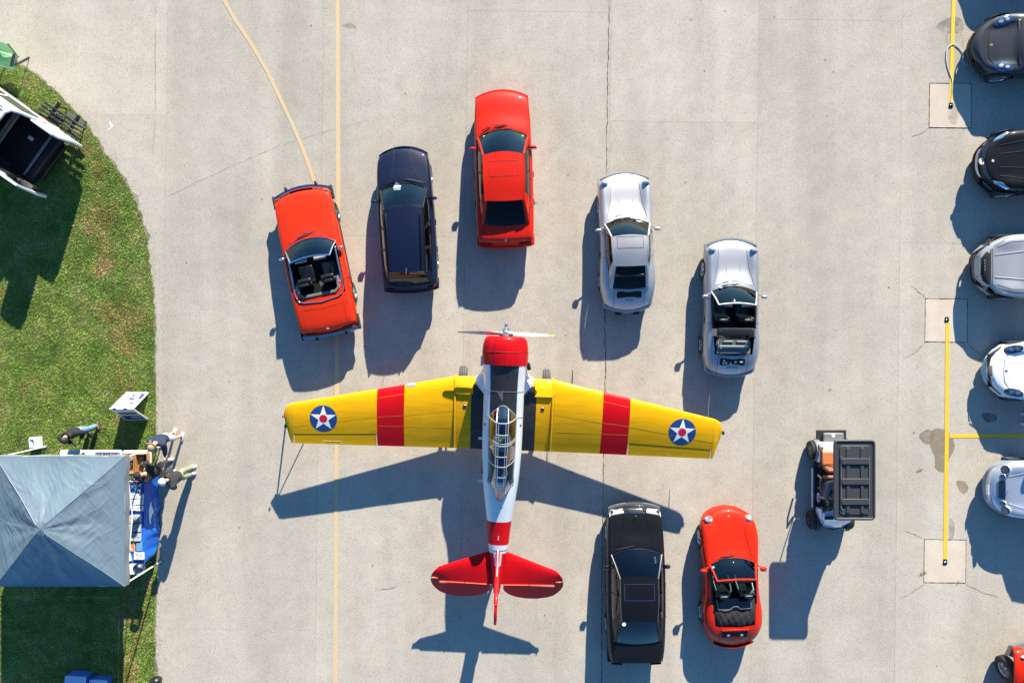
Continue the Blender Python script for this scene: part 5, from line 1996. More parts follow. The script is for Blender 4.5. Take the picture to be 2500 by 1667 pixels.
    c.patchp('bonnet_badge', [(-.03, 1.86), (.03, 1.86), (.035, 1.90), (0, 1.93), (-.035, 1.90)], mat('badge_gold2', (.75, .55, .2), .3, .8), .006, rings=2)
    MB().box((0, -1.42, .925), (.80, .05, .03)).build('spoiler_lip', RED2, c.T, bevel=.012)
    c.patchp('engine_grille', rrect(.78, .20, .03, 3, (0, -1.58)), BLACKM, .006)
    for x in (-.20, .20):
        c.patchp('grille_badge', ellipse(.045, .045, (x, -1.59), 16), mat('badge_pale', (.55, .6, .65), .4), .014, rings=2)
    c.doors((.45, -.52), (-.36,))
    c.mirrors(.88, .42, .95, RED2, (.22, .13, .13), -.10)
    c.wipers([((.06, .735, .90), (-.36, .60, .90))])
    MB().lathe([(.001, .0), (.045, .0)], (-.60, .46, .965), 'Z', 14).build('round_sticker', mat('badge_pale', (.55, .6, .65), .4), c.T)
    return c


# ---- red roadster with chrome bumpers
def red_roadster():
    L = 2.20
    st = [(L, .80, .70, .46, .48, .42, .17), (L - .03, .83, .735, .58, .60, .52, .18), (L - .10, .845, .75, .69, .71, .62, .18), (L - .35, .86, .76, .745, .77, .67, .13), (1.2, .88, .76, .80, .835, .71, .10), (.85, .892, .755, .84, .875, .725, .22), (.64, .897, .757, .86, .91, .735, .32), (.4, .90, .765, .868, .905, .737, .24), (.2, .90, .775, .88, .90, .74, .12), (-.4, .90, .77, .89, .91, .74, 0), (-1.1, .895, .755, .90, .925, .74, -.04), (-1.25, .89, .745, .90, .93, .74, -.07), (-1.7, .87, .73, .88, .91, .72, -.05), (-L + .15, .84, .71, .83, .855, .68, -.05), (-L + .08, .83, .70, .74, .76, .62, -.05), (-L + .03, .82, .69, .54, .55, .50, -.05), (-L, .80, .66, .46, .47, .42, -.05)]
    c = Car('red_roadster', 'red open roadster with chrome bumpers, leftmost of the cars around the airplane', (-5.95 + .05, 2.418), R(11.78), st, RED3, cowl=.64, deck=-1.14, wf=1.36, wb=-1.12, wr=.32, roof=dict(yf=.05, yr=-.9, xf=.585, xr=.55, zf=1.24, zr=1.2, bf=.07, br=0, arch=.0, cf=.045, cr=.04), spokes=12, spokew=.016, winset=-.01)
    A, B = c.top_row(c.cowl), c.roof_edge(True)
    MB().grid(c.patch(A, B, 6, .02, Vector((0, .5, .8)))).build('windscreen', GLASSC, c.T, smooth=60)
    for s_ in (0, -1):
        MB().tube([A[s_], A[s_].lerp(B[s_], .5) + Vector((0, .02, .02)), B[s_]], .024, 8).build('windscreen_pillar', CHROME, c.T)
    MB().tube(B, .026, 8).build('windscreen_header', CHROME, c.T)
    MB().tube([p + Vector((0, .006, .008)) for p in A], .016, 6).build('windscreen_trim', CHROME, c.T)
    c.interior(LEATHER, ((-.42, 2),), floor=BLACKM)
    MB().box((.02, -.86, .45), (.16, .50, .05)).build('tunnel_mat', mat('mat_brown', (.14, .10, .085), .9), c.T)
    c.lines('carpet_edge', [], .01)
    for s_ in (-1, 1):
        MB().box((s_ * .34, -.58, 1.02), (.40, .13, .10)).build('seat_top_roll', LEATHER, c.T, bevel=.045, segs=3)
        MB().box((s_ * .715, -.25, .895), (.05, 1.05, .05)).build('door_top', mat('bluish_chrome', (.5, .52, .58), .2, .9), c.T, bevel=.015)
        MB().box((s_ * .28, -.02, 1.20), (.36, .12, .02), rot=Matrix.Rotation(R(-25), 3, 'X')).build('sun_visor', mat('visor_beige', (.5, .46, .4), .8), c.T, bevel=.008)
        MB().tube([(s_ * .62, -.60, .86), (s_ * .58, -.72, .92), (s_ * .66, -.80, .91)], .028, 8).build('seat_belt_roll', mat('belt_blue', (.05, .14, .4), .6), c.T)
    # rear surround: grey pad and chrome rail
    MB().tube([(-.60, -.68, .93), (-.585, -.95, .935), (-.48, -1.04, .94), (.48, -1.04, .94), (.585, -.95, .935), (.60, -.68, .93)], .045, 8, flat=.5).build('cabin_pad', mat('pad_grey', (.13, .125, .115), .8), c.T)
    MB().grid([[(-.62, -.66, .915), (-.61, -.95, .92), (-.50, -1.06, .925), (0, -1.08, .93), (.50, -1.06, .925), (.61, -.95, .92), (.62, -.66, .915)], [(-.74, -.66, .895), (-.74, -1.0, .895), (-.66, -1.18, .90), (0, -1.26, .925), (.66, -1.18, .90), (.74, -1.0, .895), (.74, -.66, .895)]]).build('rear_deck', RED3, c.T, smooth=60)
    MB().tube([(-.735, -.2, .905), (-.735, -.7, .915), (-.72, -.98, .925), (-.64, -1.15, .93), (-.5, -1.21, .935), (0, -1.27, .945), (.5, -1.21, .935), (.64, -1.15, .93), (.72, -.98, .925), (.735, -.7, .915), (.735, -.2, .905)], .016, 8).build('chrome_rail', mat('bluish_chrome', (.5, .52, .58), .2, .9), c.T, smooth=60)
    c.lines('shut_line', [[(-.57, 1.98), (-.62, .68)], [(.57, 1.98), (.66, .68)], [(-.62, .60), (0, .80), (.66, .60)], [(-.62, -1.42), (0, -1.47), (.62, -1.42)], [(-.63, -1.43), (-.62, -2.05)], [(.63, -1.43), (.62, -2.05)]], .006, mat('gap_red', (0.12, .004, .003), .7))
    c.lines('bonnet_crease', [[(-.28, 2.0), (-.26, .85)], [(.25, 2.0), (.27, .85)]], .010, RED3)
    cb = mat('bumper_chrome_blue', (.42, .5, .62), .1, 1.0)
    c.bumper(L + .06, .50, .15, .07, cb, .05, .02)
    c.bumper(-L - .05, .50, .14, .07, cb, .05, .02)
    for s_ in (-1, 1):
        MB().box((s_ * .885, L - .24, .50), (.07, .42, .16)).build('bumper_end', RUBBER, c.T, bevel=.03)
        MB().box((s_ * .88, -L + .18, .50), (.06, .48, .16)).build('bumper_end', RUBBER, c.T, bevel=.03)
        MB().box((s_ * .46, L + .10, .53), (.06, .12, .20)).build('overrider', RUBBER, c.T, bevel=.02)
        MB().box((s_ * .45, -L - .09, .52), (.06, .10, .16)).build('overrider', RUBBER, c.T, bevel=.02)
        c.plate('headlight', s_ * .38, s_ * .68, L - .035, .63, .12, LAMP)
        c.plate('indicator', s_ * .70, s_ * .80, L - .05, .63, .12, ORANGELENS)
        c.plate('tail_light', s_ * .40, s_ * .76, -L + .04, .66, .14, REDLENS)
        c.patchp('cowl_vent', [(s_ * .25, .68), (s_ * .58, .56), (s_ * .58, .63), (s_ * .25, .75)][::s_], mat('vent_red_dark', (.35, .01, .006), .6), .005)
        MB().tube([(s_ * .905, L - .6, .50), (s_ * .915, .5, .50), (s_ * .915, -1.0, .50)], .016, 6).build('side_rub_strip', RUBBER, c.T)
        c.lines('fender_light_edge', [[(s_ * .82, 1.9), (s_ * .86, .6)]], .006, RED3)
    c.plate('grille', -.36, .36, L - .03, .62, .13, BLACK)
    c.patchp('boot_star', ellipse(.04, .03, (0, -L + .13)), CHROME, .006)
    c.doors((.42, -.74), (-.58,), CHROME)
    c.mirrors(.88, .20, .95, CHROME, (.18, .09, .11), -.02)
    c.wipers([((-.02, .72, .91), (-.34, .56, .91)), ((.22, .76, .91), (-.15, .62, .93))], STEEL)
    return c


red_sedan()
navy_wagon()
black_sedan()
silver_coupe()
targa()
red_cabriolet()
red_roadster()
# ---- the row of cars along the right edge, noses to the left
GREYM = paint('gunmetal', (0.055, 0.058, 0.064), .5, .4)
DGREY = paint('nardo_grey', (0.36, 0.37, 0.385), 0.25, .4)
PWH = paint('car_white', (0.78, 0.79, 0.80))
LBLUE = paint('ice_blue', (0.46, 0.52, 0.60), .6, .45)
ROW = 'cars parked nose-in along the right edge'


def modern(name, label, nose, W, L, pm, hood=.72, beltz=.92, roofz=1.35, bow=.30, zn=.60, flat=.0, valley=.62, fend=.05, wr=.34, cowl_f=.27, spokes=5, group=ROW, bowp=2.0):
    h = W / 2
    l = L / 2
    st = [(l, h * .62, h * .50, .44, .45, .38, bow * .72), (l - .04, h * .78, h * .66, zn - .06, zn - .05, .46, bow * .86), (l - .14, h * .88, h * .76, zn + .02, zn + .02, .54, bow), (l - .35, h * .95, h * .78, hood - .03 + fend * .6, hood - .06, .60, bow * .85), (l - .70, h * .985, h * .78, hood + .05 + fend, hood + .02, .66, bow * .62), (l - 1.05, h, h * .79, hood + .09 + fend * .7, hood + .08, .68, bow * .55), (l - L * cowl_f, h * .985, h * .80, beltz - .03, beltz - .01, .70, .20), (l - L * (cowl_f + .12), h * .975, h * .82, beltz, beltz + .01, .71, .04), (-l * .2, h * .98, h * .82, beltz + .02, beltz + .03, .72, 0), (-l * .55, h, h * .74, beltz + .03, beltz + .04, .72, -.05), (-l * .78, h * .98, h * .70, beltz + .0, beltz + .01, .70, -.1), (-l + .15, h * .90, h * .66, beltz - .12, beltz - .11, .64, -.16), (-l + .05, h * .84, h * .60, .62, .63, .52, -.17), (-l, h * .78, h * .56, .46, .47, .42, -.17)]
    cw = l - L * cowl_f
    c = Car(name, label, (nose[0] + l, nose[1]), R(90), st, pm, group, valley=valley, bowp=bowp, cowl=cw, deck=-l * .68, wf=l - .88, wb=-l + .92, wr=wr, roof=dict(yf=cw - .60, yr=-l * .30, xf=h * .64, xr=h * .56, zf=roofz - .04, zr=roofz - .06, bf=.08, br=-.03, arch=.05, cf=.04, cr=.035), spokes=spokes, winset=-.004, ww=.22, rimf=.72)
    c.glasshouse(GLASS, GLASSD, [(0, .03, 'p'), (.03, .45, 'g'), (.45, .49, 'b'), (.49, .86, 'g'), (.86, 1, 'p')], rear_f=.9)
    c.interior(LEATHER, ((cw - .85, 2),))
    c.mirrors(h + .06, cw - .30, .98)
    c.doors((cw - .02, cw - 1.15), (cw - 1.0,))
    return c, l, h


def hood_line(c, l, h, y0, x0, x1, y1):
    pts = [(-x1, y1), (-x0 * 1.0, y0 - .16), (-x0 * .6, y0 - .03), (0, y0), (x0 * .6, y0 - .03), (x0, y0 - .16), (x1, y1)]
    c.lines('shut_line', [pts], .007)


def right_row():
    # gunmetal sports car
    c, l, h = modern('gunmetal_sports_car', 'dark grey low sports car nosing in at the upper right corner', (13.89, 8.89), 1.86, 4.40, GREYM, hood=.68, roofz=1.27, bow=.42, zn=.58, fend=.05, wr=.345, cowl_f=.30)
    hood_line(c, l, h, l - .40, .62, .66, l - 1.25)
    for s_ in (-1, 1):
        ol = ellipse(.125, .27, (s_ * .69, l - .79), 22, s_ * .30)
        o = c.patchp('headlight', ol, mat('lamp_inner', (.10, .15, .24), .15, .6, coat=1), .010)
        c.patchp('lamp_bowl', ellipse(.05, .06, (s_ * .66, l - .72), 14), REFLECT, .016, parent=o, rings=2)
        c.patchp('lamp_bowl', ellipse(.045, .055, (s_ * .71, l - .88), 14), REFLECT, .016, parent=o, rings=2)
        c.plate('intake', s_ * .42, s_ * .74, l - .03, .42, .12, BLACKM, .02)
    c.plate('lower_lip', -.70, .70, l + .0, .30, .06, BLACK, .03)
    c.patchp('bonnet_badge', [(-.035, l - .52), (.035, l - .52), (.04, l - .47), (0, l - .44), (-.04, l - .47)], mat('badge_gold2', (.75, .55, .2), .3, .8), .006, rings=2)
    # black saloon with vertical-bar grille
    c, l, h = modern('black_grille_car', 'glossy black car with vertical-bar chrome grille in the right row', (14.06, 5.38), 1.93, 4.75, BLK, hood=.86, beltz=1.0, roofz=1.5, bow=.45, zn=.74, fend=.02, wr=.35, valley=.5, bowp=2.6)
    for s_ in (-1, 1):
        o = c.plate('grille', s_ * .08, s_ * .52, l - .075, .665, .15, BLACKM, .03)
        for q in range(9):
            x = s_ * (.10 + q * .05)
            hw, xe, ze, zc, zs, bw = c.par(l - .075)
            y = l - .075 - bw * (x / hw) ** 2
            MB().box((x, y + .03, .70), (.014, .09, .10), rot=Matrix.Rotation(R(-35), 3, 'X')).build('grille_bar', CHROME, c.T)
        c.patchp('headlight', [(s_ * .58, l - .30), (s_ * .70, l - .36), (s_ * .86, l - .66), (s_ * .84, l - .74), (s_ * .66, l - .52)][::s_], mat('lamp_inner2', (.35, .5, .6), .12, .7, coat=1), .010)
        c.plate('fog_trim', s_ * .55, s_ * .80, l - .05, .45, .05, CHROME, .02)
    c.patchp('bonnet_badge', ellipse(.04, .035, (0, l - .27), 14), mat('badge_blue2', (.5, .6, .75), .3), .006, rings=2)
    MB().lathe([(.005, 0), (.10, .004), (.11, -.02)], (0, l - .02, .70), 'Z', 18).build('nose_plate', mat('plate_cream', (.6, .55, .4), .4), c.T)
    c.bumper(l - .01, .48, .10, .05, mat('bumper_blue_chrome', (.4, .48, .65), .15, .9), .05, -.25)
    c.lines('bonnet_crease', [[(-.45, l - .45), (-.58, l - 1.2)], [(.45, l - .45), (.58, l - 1.2)], [(-.2, l - .45), (-.25, l - 1.2)], [(.2, l - .45), (.25, l - 1.2)]], .012, BLK)
    # grey car with big black grille
    c, l, h = modern('grey_fastback', 'pale grey car with wide black grille and four silver rings', (13.99, 2.25), 1.92, 4.75, DGREY, hood=.84, beltz=.98, roofz=1.42, bow=.50, zn=.70, fend=.03, wr=.36, valley=.5, bowp=3.4)
    gr = c.patchp('grille', [(-.30, l - .035), (.30, l - .035), (.56, l - .20), (.50, l - .31), (-.50, l - .31), (-.56, l - .20)], BLACKM, .012)
    for q in range(4):
        MB().tube([(-.135 + q * .09 + .055 * math.cos(a), l - .145 + .02 * math.sin(a), .70 + .055 * math.sin(a)) for a in np.linspace(0, 6.283, 17)[:-1]], .008, 5, closed=True).build('ring_emblem', CHROME, gr)
    for s_ in (-1, 1):
        c.patchp('side_intake', [(s_ * .66, l - .20), (s_ * .86, l - .40), (s_ * .82, l - .46), (s_ * .62, l - .30)][::s_], BLACKM, .010)
        c.patchp('headlight', [(s_ * .58, l - .40), (s_ * .64, l - .40), (s_ * .83, l - .66), (s_ * .84, l - .82), (s_ * .76, l - .66)][::s_], mat('lamp_inner3', (.5, .5, .48), .12, .5, coat=1), .010)
        c.lines('bonnet_crease', [[(s_ * .33, l - .40), (s_ * .42, l - 1.2)]], .016, DGREY)
        c.lines('bonnet_seam', [[(s_ * .55, l - .45), (s_ * .70, l - .8), (s_ * .72, l - 1.25)]], .008, mat('seam_blue_grey', (.06, .09, .13), .6))
    c.lines('bonnet_seam', [[(-.52, l - .345), (.52, l - .345)]], .010, mat('seam_blue_grey', (.06, .09, .13), .6))
    c.plate('lower_lip', -.75, .75, l + .01, .30, .08, BLACK, .05)
    # white sports car
    c, l, h = modern('white_sports_car', 'white rounded sports car with oval dark headlights in the right row', (14.35, -.88), 1.80, 4.45, PWH, hood=.69, roofz=1.28, bow=.45, zn=.56, fend=.06, wr=.345, cowl_f=.30)
    hood_line(c, l, h, l - .40, .54, .60, l - 1.25)
    for s_ in (-1, 1):
        o = c.patchp('headlight', ellipse(.115, .235, (s_ * .645, l - .66), 22, s_ * .26), mat('lamp_inner4', (.045, .055, .075), .12, .4, coat=1), .012)
        c.patchp('lamp_bowl', ellipse(.055, .06, (s_ * .635, l - .60), 14), mat('bowl_blue', (.2, .35, .6), .15, .8), .018, parent=o, rings=2)
        c.patchp('lamp_bowl', ellipse(.055, .06, (s_ * .66, l - .74), 14), mat('bowl_blue', (.2, .35, .6), .15, .8), .018, parent=o, rings=2)
        c.patchp('intake', [(s_ * .44, l - .115), (s_ * .50, l - .105), (s_ * .74, l - .40), (s_ * .70, l - .40)][::s_], BLACKM, .010)
        c.patchp('nose_vent', [(s_ * .14, l - .03), (s_ * .40, l - .09), (s_ * .40, l - .13), (s_ * .14, l - .06)][::s_], BLACKM, .010)
    c.patchp('number_plate', [(-.15, l - .03), (.15, l - .03), (.15, l - .12), (-.15, l - .12)], mat('plate_brown', (.22, .17, .13), .5), .016)
    c.patchp('bonnet_badge', [(-.03, l - .50), (.03, l - .50), (.03, l - .45), (0, l - .43), (-.03, l - .45)], mat('badge_dark', (.12, .09, .07), .4), .006, rings=2)
    # ice blue car with round twin lamps
    c, l, h = modern('ice_blue_car', 'ice blue car with twin round headlights and chrome grille in the right row', (14.40, -4.43), 1.78, 4.60, LBLUE, hood=.80, beltz=.93, roofz=1.37, bow=.30, zn=.62, fend=.02, wr=.32, valley=.5, bowp=3.0)
    for s_ in (-1, 1):
        c.round_lamp(s_ * .60, l - .36, .125, .75, .03)
        c.round_lamp(s_ * .395, l - .285, .075, .75, .025)
        c.lines('bonnet_crease', [[(s_ * .40, l - .42), (s_ * .52, l - .8), (s_ * .58, l - 1.3)]], .014, LBLUE)
        c.lines('bonnet_seam', [[(s_ * .50, l - .52), (s_ * .68, l - 1.3)]], .007, mat('seam_blue', (.05, .12, .25), .6))
    gp = c.patchp('grille', [(-.24, l - .17), (.24, l - .17), (.29, l - .33), (-.29, l - .33)], BLACKM, .010)
    for q in range(5):
        w_ = .235 + q * .011
        MB().tube([drop(c.bv, x, l - .185 - q * .033)[0] + Vector((0, 0, .02)) for x in np.linspace(-w_, w_, 7)], .007, 5).build('grille_bar', CHROME, gp)
    MB().tube([drop(c.bv, x, y)[0] + Vector((0, 0, .02)) for x, y in ((-.24, l - .165), (.24, l - .165), (.30, l - .335), (-.30, l - .335))], .012, 6, closed=True).build('grille_surround', CHROME, gp)
    MB().tube([(0, l - .40, .76), (0, l - .40, .82)], .007).tube([(.03 * math.cos(a), l - .40, .85 + .03 * math.sin(a)) for a in np.linspace(0, 6.28, 13)[:-1]], .006, 5, closed=True).build('bonnet_emblem', CHROME, c.T)
    c.bumper(l - .01, .47, .12, .045, LBLUE, .2, -.02)
    c.plate('number_plate', -.19, .10, l + .04, .50, .12, WHITE, .012)
    # car beyond the top edge, seen only by its shadow
    c, l, h = modern('parked_saloon', 'car beyond the top right corner whose shadow falls into view', (13.95, 12.30), 1.85, 4.6, GREYM, hood=.78, beltz=.93, roofz=1.40, bow=.35)


right_row()


# ---- red off-roader in the lower right corner
def red_offroader():
    T = thing('red_offroader', 'red boxy off-road car with grey bumper cut by the lower right corner', 'car', (15.85, -11.05, 0), 0, None)
    b = MB()
    W = .76
    prof = [(1.70, .62, .98), (1.55, .66, 1.03), (.70, .74, 1.08), (.55, .78, 1.09)]
    rings = []
    for y, w, z in prof:
        rings.append([(-w, y, z - .06), (-w * .8, y + .02, z), (0, y + .05, z + .015), (w * .8, y + .02, z), (w, y, z - .06), (w, y, .55), (-w, y, .55)])
    b.loft(rings)
    bo = b.build('bonnet', RED2, T, smooth=40, bevel=.02)
    MB().box((0, -.70, .80), (2 * .80, 2.5, .62)).build('body', RED2, T, bevel=.05)
    for s_ in (-1, 1):
        f = MB()
        rr = []
        for y, z, w in ((1.90, .72, .22), (1.80, .86, .30), (1.45, .95, .34), (1.0, .95, .34), (.68, .84, .32), (.50, .60, .28)):
            rr.append([(s_ * .60, y, z), (s_ * (.60 + w * .7), y, z + .01), (s_ * (.60 + w), y, z - .04), (s_ * (.60 + w), y, z - .10), (s_ * .60, y, z - .10)])
        f.loft(rr)
        f.build('wing_flare', RED2, T, smooth=40)
        c_ = MB().lathe([(.001, .0), (.12, .0), (.13, -.04)], (s_ * .50, 1.80, .90), 'Y', 18).build('headlight', REFLECT, T)
        MB().ball((s_ * .70, 1.72, .93), .07, 10, 6, sq=(1.2, .8, .5)).build('indicator', mat('pale_lens', (.7, .62, .55), .2, coat=1), T)
        for y in (1.10, -1.45):
            ty = MB().lathe([(.22, -.24), (.36, -.25), (.39, -.22), (.395, -.12), (.39, -.03), (.36, 0), (.24, -.01), (.22, -.03)], (0, 0, 0), 'X', 28)
            st_ = Matrix.Rotation(R(14 if y > 0 else 0), 3, 'Z')
            ty.v = [tuple(st_ @ Vector((s_ * v[0], v[1], v[2])) + Vector((s_ * .95, y, .395))) for v in ty.v]
            t = ty.build('wheel', RUBBER, T, smooth=50)
            rm = MB().lathe([(.225, -.05), (.225, -.012), (.20, -.02), (.19, -.05), (.02, -.05)], (0, 0, 0), 'X', 24)
            for q in range(7):
                a = 2 * math.pi * q / 7
                d, e = Vector((0, math.cos(a), math.sin(a))), Vector((0, -math.sin(a), math.cos(a)))
                rm.add([Vector((-.012, 0, 0)) + d * .03 + e * .02, Vector((-.012, 0, 0)) + d * .03 - e * .02, Vector((-.016, 0, 0)) + d * .205 - e * .03, Vector((-.016, 0, 0)) + d * .205 + e * .03], [(0, 1, 2, 3)])
            rm.v = [tuple(st_ @ Vector((s_ * v[0], v[1], v[2])) + Vector((s_ * .95, y, .395))) for v in rm.v]
            rm.build('rim', ALLOY, t)
    MB().grid([[(-.95, 1.62, .62), (-.80, 1.92, .64), (-.4, 2.05, .66), (.4, 2.05, .66), (.80, 1.92, .64), (.95, 1.62, .62)], [(-.92, 1.55, .40), (-.78, 1.85, .40), (-.4, 1.98, .40), (.4, 1.98, .40), (.78, 1.85, .40), (.92, 1.55, .40)]]).grid([[(-.95, 1.62, .62), (-.80, 1.92, .64), (-.4, 2.05, .66), (.4, 2.05, .66), (.80, 1.92, .64), (.95, 1.62, .62)], [(-.7, 1.55, .64), (-.7, 1.7, .66), (-.4, 1.75, .68), (.4, 1.75, .68), (.7, 1.7, .66), (.7, 1.55, .64)]]).build('bumper', mat('bumper_mid_grey', (.16, .165, .17), .6), T, smooth=40)
    MB().box((0, 1.72, .78), (1.1, .06, .40)).build('grille', RED2, T, bevel=.02)
    MB().box((0, -.75, 1.45), (1.45, 2.2, .65)).build('hard_top', BLACK, T, bevel=.08)
    MB().add([(-.68, .50, 1.10), (.68, .50, 1.10), (.62, .28, 1.62), (-.62, .28, 1.62)], [(0, 1, 2, 3)]).build('windscreen', GLASS, T, smooth=0)


red_offroader()


# ---- golf cart
def golf_cart():
    T = thing('golf_cart', 'white golf cart with ribbed black roof and orange-brown rear seat', 'golf cart', (9.70, -4.20, 0), R(180))
    GW = mat('cart_white', (.74, .75, .78), .35, coat=.6)
    GB = mat('cart_black', (.018, .019, .021), .55)
    ROOF = mat('roof_charcoal', (.040, .042, .045), .5, bump=.15, bscale=80)
    seat = mat('seat_orange', (.52, .17, .06), .6)
    seatb = mat('seat_brown', (.22, .075, .045), .6)
    # floor and nose
    MB().box((0, .0, .32), (1.06, 2.5, .10)).build('chassis', GB, T, bevel=.03)
    rr = []
    for y, w, z0, z1 in ((.80, .50, .45, .98), (.95, .50, .42, .96), (1.10, .48, .38, .86), (1.25, .43, .36, .72), (1.38, .34, .36, .56), (1.43, .25, .37, .47)):
        rr.append([(-w, y, z0), (-w, y, z1 - .10), (-w * .82, y, z1 - .02), (0, y + .02, z1 + .01), (w * .82, y, z1 - .02), (w, y, z1 - .10), (w, y, z0)])
    MB().loft(rr).build('front_cowl', mat('cowl_blue_white', (.45, .58, .75), .15, .3, coat=1), T, smooth=50)
    MB().tube([(-.42, 1.32, .42), (0, 1.47, .42), (.42, 1.32, .42)], .05, 8).build('front_bumper', GB, T)
    MB().box((0, .80, .90), (1.0, .14, .10)).build('dashboard', GB, T, bevel=.03)
    # rear body
    MB().box((0, -.86, .52), (.98, .62, .36)).build('rear_body', GW, T, bevel=.06, segs=3)
    for s_ in (-1, 1):
        q = MB()
        arcs = []
        for a in np.linspace(0, math.pi, 11):
            y, z = -.90 + .34 * math.cos(a), .30 + .34 * math.sin(a)
            arcs.append([(s_ * .40, y, z), (s_ * .53, y, z), (s_ * .55, y, z - .04), (s_ * .40, y, z - .04)])
        q.loft(arcs)
        q.build('wheel_arch', mat('arch_grey', (.16, .165, .17), .5), T, smooth=50)
        q = MB()
        arcs = []
        for a in np.linspace(0, math.pi, 11):
            y, z = 1.23 + .33 * math.cos(a), .30 + .33 * math.sin(a)
            arcs.append([(s_ * .38, y, z), (s_ * .50, y, z), (s_ * .52, y, z - .04), (s_ * .38, y, z - .04)])
        q.loft(arcs)
        q.build('wheel_arch', GB, T, smooth=50)
        for y in (1.23, -.90):
            ty = MB().lathe([(.16, -.20), (.26, -.20), (.285, -.17), (.285, -.04), (.26, 0), (.18, 0), (.16, -.02)], (0, 0, 0), 'X', 24)
            ty.v = [(s_ * (.63 + v[0]), y + v[1], .285 + v[2]) for v in ty.v]
            t = ty.build('wheel', RUBBER, T, smooth=50)
            rm = MB().lathe([(.165, -.03), (.16, -.008), (.14, -.03), (.01, -.03)], (0, 0, 0), 'X', 20)
            for k in range(6):
                a = 2 * math.pi * k / 6
                d, e = Vector((0, math.cos(a), math.sin(a))), Vector((0, -math.sin(a), math.cos(a)))
                rm.add([Vector((-.006, 0, 0)) + d * .03 + e * .014, Vector((-.006, 0, 0)) + d * .03 - e * .014, Vector((-.008, 0, 0)) + d * .15 - e * .02, Vector((-.008, 0, 0)) + d * .15 + e * .02], [(0, 1, 2, 3)])
            rm.v = [(s_ * (.63 + v[0]), y + v[1], .285 + v[2]) for v in rm.v]
            rm.build('rim', mat('rim_dark_alloy', (.12, .12, .13), .3, .8), t)
        MB().tube([(s_ * .50, .86, .90), (s_ * .50, .60, 1.45), (s_ * .50, .52, 1.80)], .018, 8).build('roof_post', GB, T)
        MB().tube([(s_ * .52, -.45, .70), (s_ * .52, -.60, 1.3), (s_ * .50, -.62, 1.80)], .018, 8).build('roof_post', GB, T)
        MB().tube([(s_ * .54, -.50, .78), (s_ * .57, -.68, .98), (s_ * .56, -.95, .98), (s_ * .54, -1.05, .75)], .030, 8).build('arm_rest', GB, T)
        MB().tube([(s_ * .53, .18, .70), (s_ * .56, .12, .90), (s_ * .55, -.16, .92), (s_ * .54, -.20, .70)], .028, 8).build('arm_rest', mat('arm_olive', (.12, .12, .10), .6), T)
        MB().box((s_ * .56, .25, .34), (.05, 1.2, .06)).build('rocker', GW, T, bevel=.02)
    MB().box((0, -1.32, .36), (.92, .40, .05)).build('rear_footplate', GB, T, bevel=.03)
    MB().box((-.02, -1.30, .46), (.62, .28, .10)).build('rear_crate', mat('arch_grey', (.16, .165, .17), .5), T, bevel=.04)
    MB().lathe([(.01, .52), (.05, .52), (.06, .50)], (0, -1.36, 0), 'Z', 14).build('crate_latch', WHITE, T)
    # seats: front faces forward, rear faces back
    MB().box((0, .10, .72), (.98, .46, .14)).build('front_seat', seatb, T, bevel=.05, segs=3)
    MB().box((0, -.20, 1.0), (.96, .12, .44), rot=Matrix.Rotation(R(10), 3, 'X')).build('front_backrest', seatb, T, bevel=.05, segs=3)
    MB().box((0, -.72, .74), (.96, .42, .14)).build('rear_seat', seat, T, bevel=.05, segs=3)
    MB().box((0, -.44, 1.0), (.94, .12, .44), rot=Matrix.Rotation(R(-10), 3, 'X')).build('rear_backrest', seatb, T, bevel=.05, segs=3)
    MB().tube([(.30 + .17 * math.cos(a), .58 + .08 * math.sin(a), .98 + .15 * math.sin(a)) for a in np.linspace(0, 6.283, 19)[:-1]], .014, 6, closed=True).tube([(.30, .60, .98), (.30, .80, .88)], .02).build('steering_wheel', GB, T)
    MB().box((.35, 1.00, 1.0), (.26, .10, .02)).build('sticker_panel', GB, T)
    MB().add([(-.48, .85, .95), (.48, .85, .95), (.47, .55, 1.76), (-.47, .55, 1.76)], [(0, 1, 2, 3)]).build('windscreen', glass('cart_screen', (.82, .85, .86)), T, smooth=0)
    rs = MB().box((.44, -1.0, .715), (.10, .10, .006)).build('side_sticker', mat('sticker_maroon', (.35, .05, .06), .5), T)
    # roof: tray with raised rim, ribs and cross bars
    zc = 1.83
    MB().prism(rrect(1.17, 2.26, .10, 5, (0, -.28)), zc - .05, zc).build('roof', ROOF, T, smooth=30, bevel=.015)
    rim = rrect(1.12, 2.21, .09, 5, (0, -.28))
    MB().tube([(x, y, zc + .005) for x, y in rim], .038, 8, closed=True, flat=.8).build('roof_rim', ROOF, T, smooth=60)
    MB().prism(rrect(.86, 1.96, .08, 5, (0, -.28)), zc, zc + .03).build('roof_panel', ROOF, T, smooth=30, bevel=.02)
    for x in (-.20, .20):
        MB().box((x, -.28, zc + .045), (.10, 1.86, .03)).build('roof_rib', ROOF, T, bevel=.012)
    for y in (-.82, -.25, .32):
        MB().box((0, y, zc + .065), (.78, .17, .045)).build('roof_bar', ROOF, T, bevel=.012)
    MB().tube([(.40, -.95, zc + .05), (.40, .50, zc + .05), (.36, .56, zc + .05)], .012, 6).build('roof_strap', mat('strap_olive', (.16, .16, .13), .7), T)
    MB().tube([(-.40, -.95, zc + .05), (-.40, .54, zc + .05)], .012, 6).build('roof_strap', mat('strap_olive', (.16, .16, .13), .7), T)
    return T


golf_cart()
# ------------------------------------------------------------------ people
SKIN = mat('skin', (.52, .29, .20), .5)
HAIR = mat('dark_hair', (.03, .022, .018), .6)


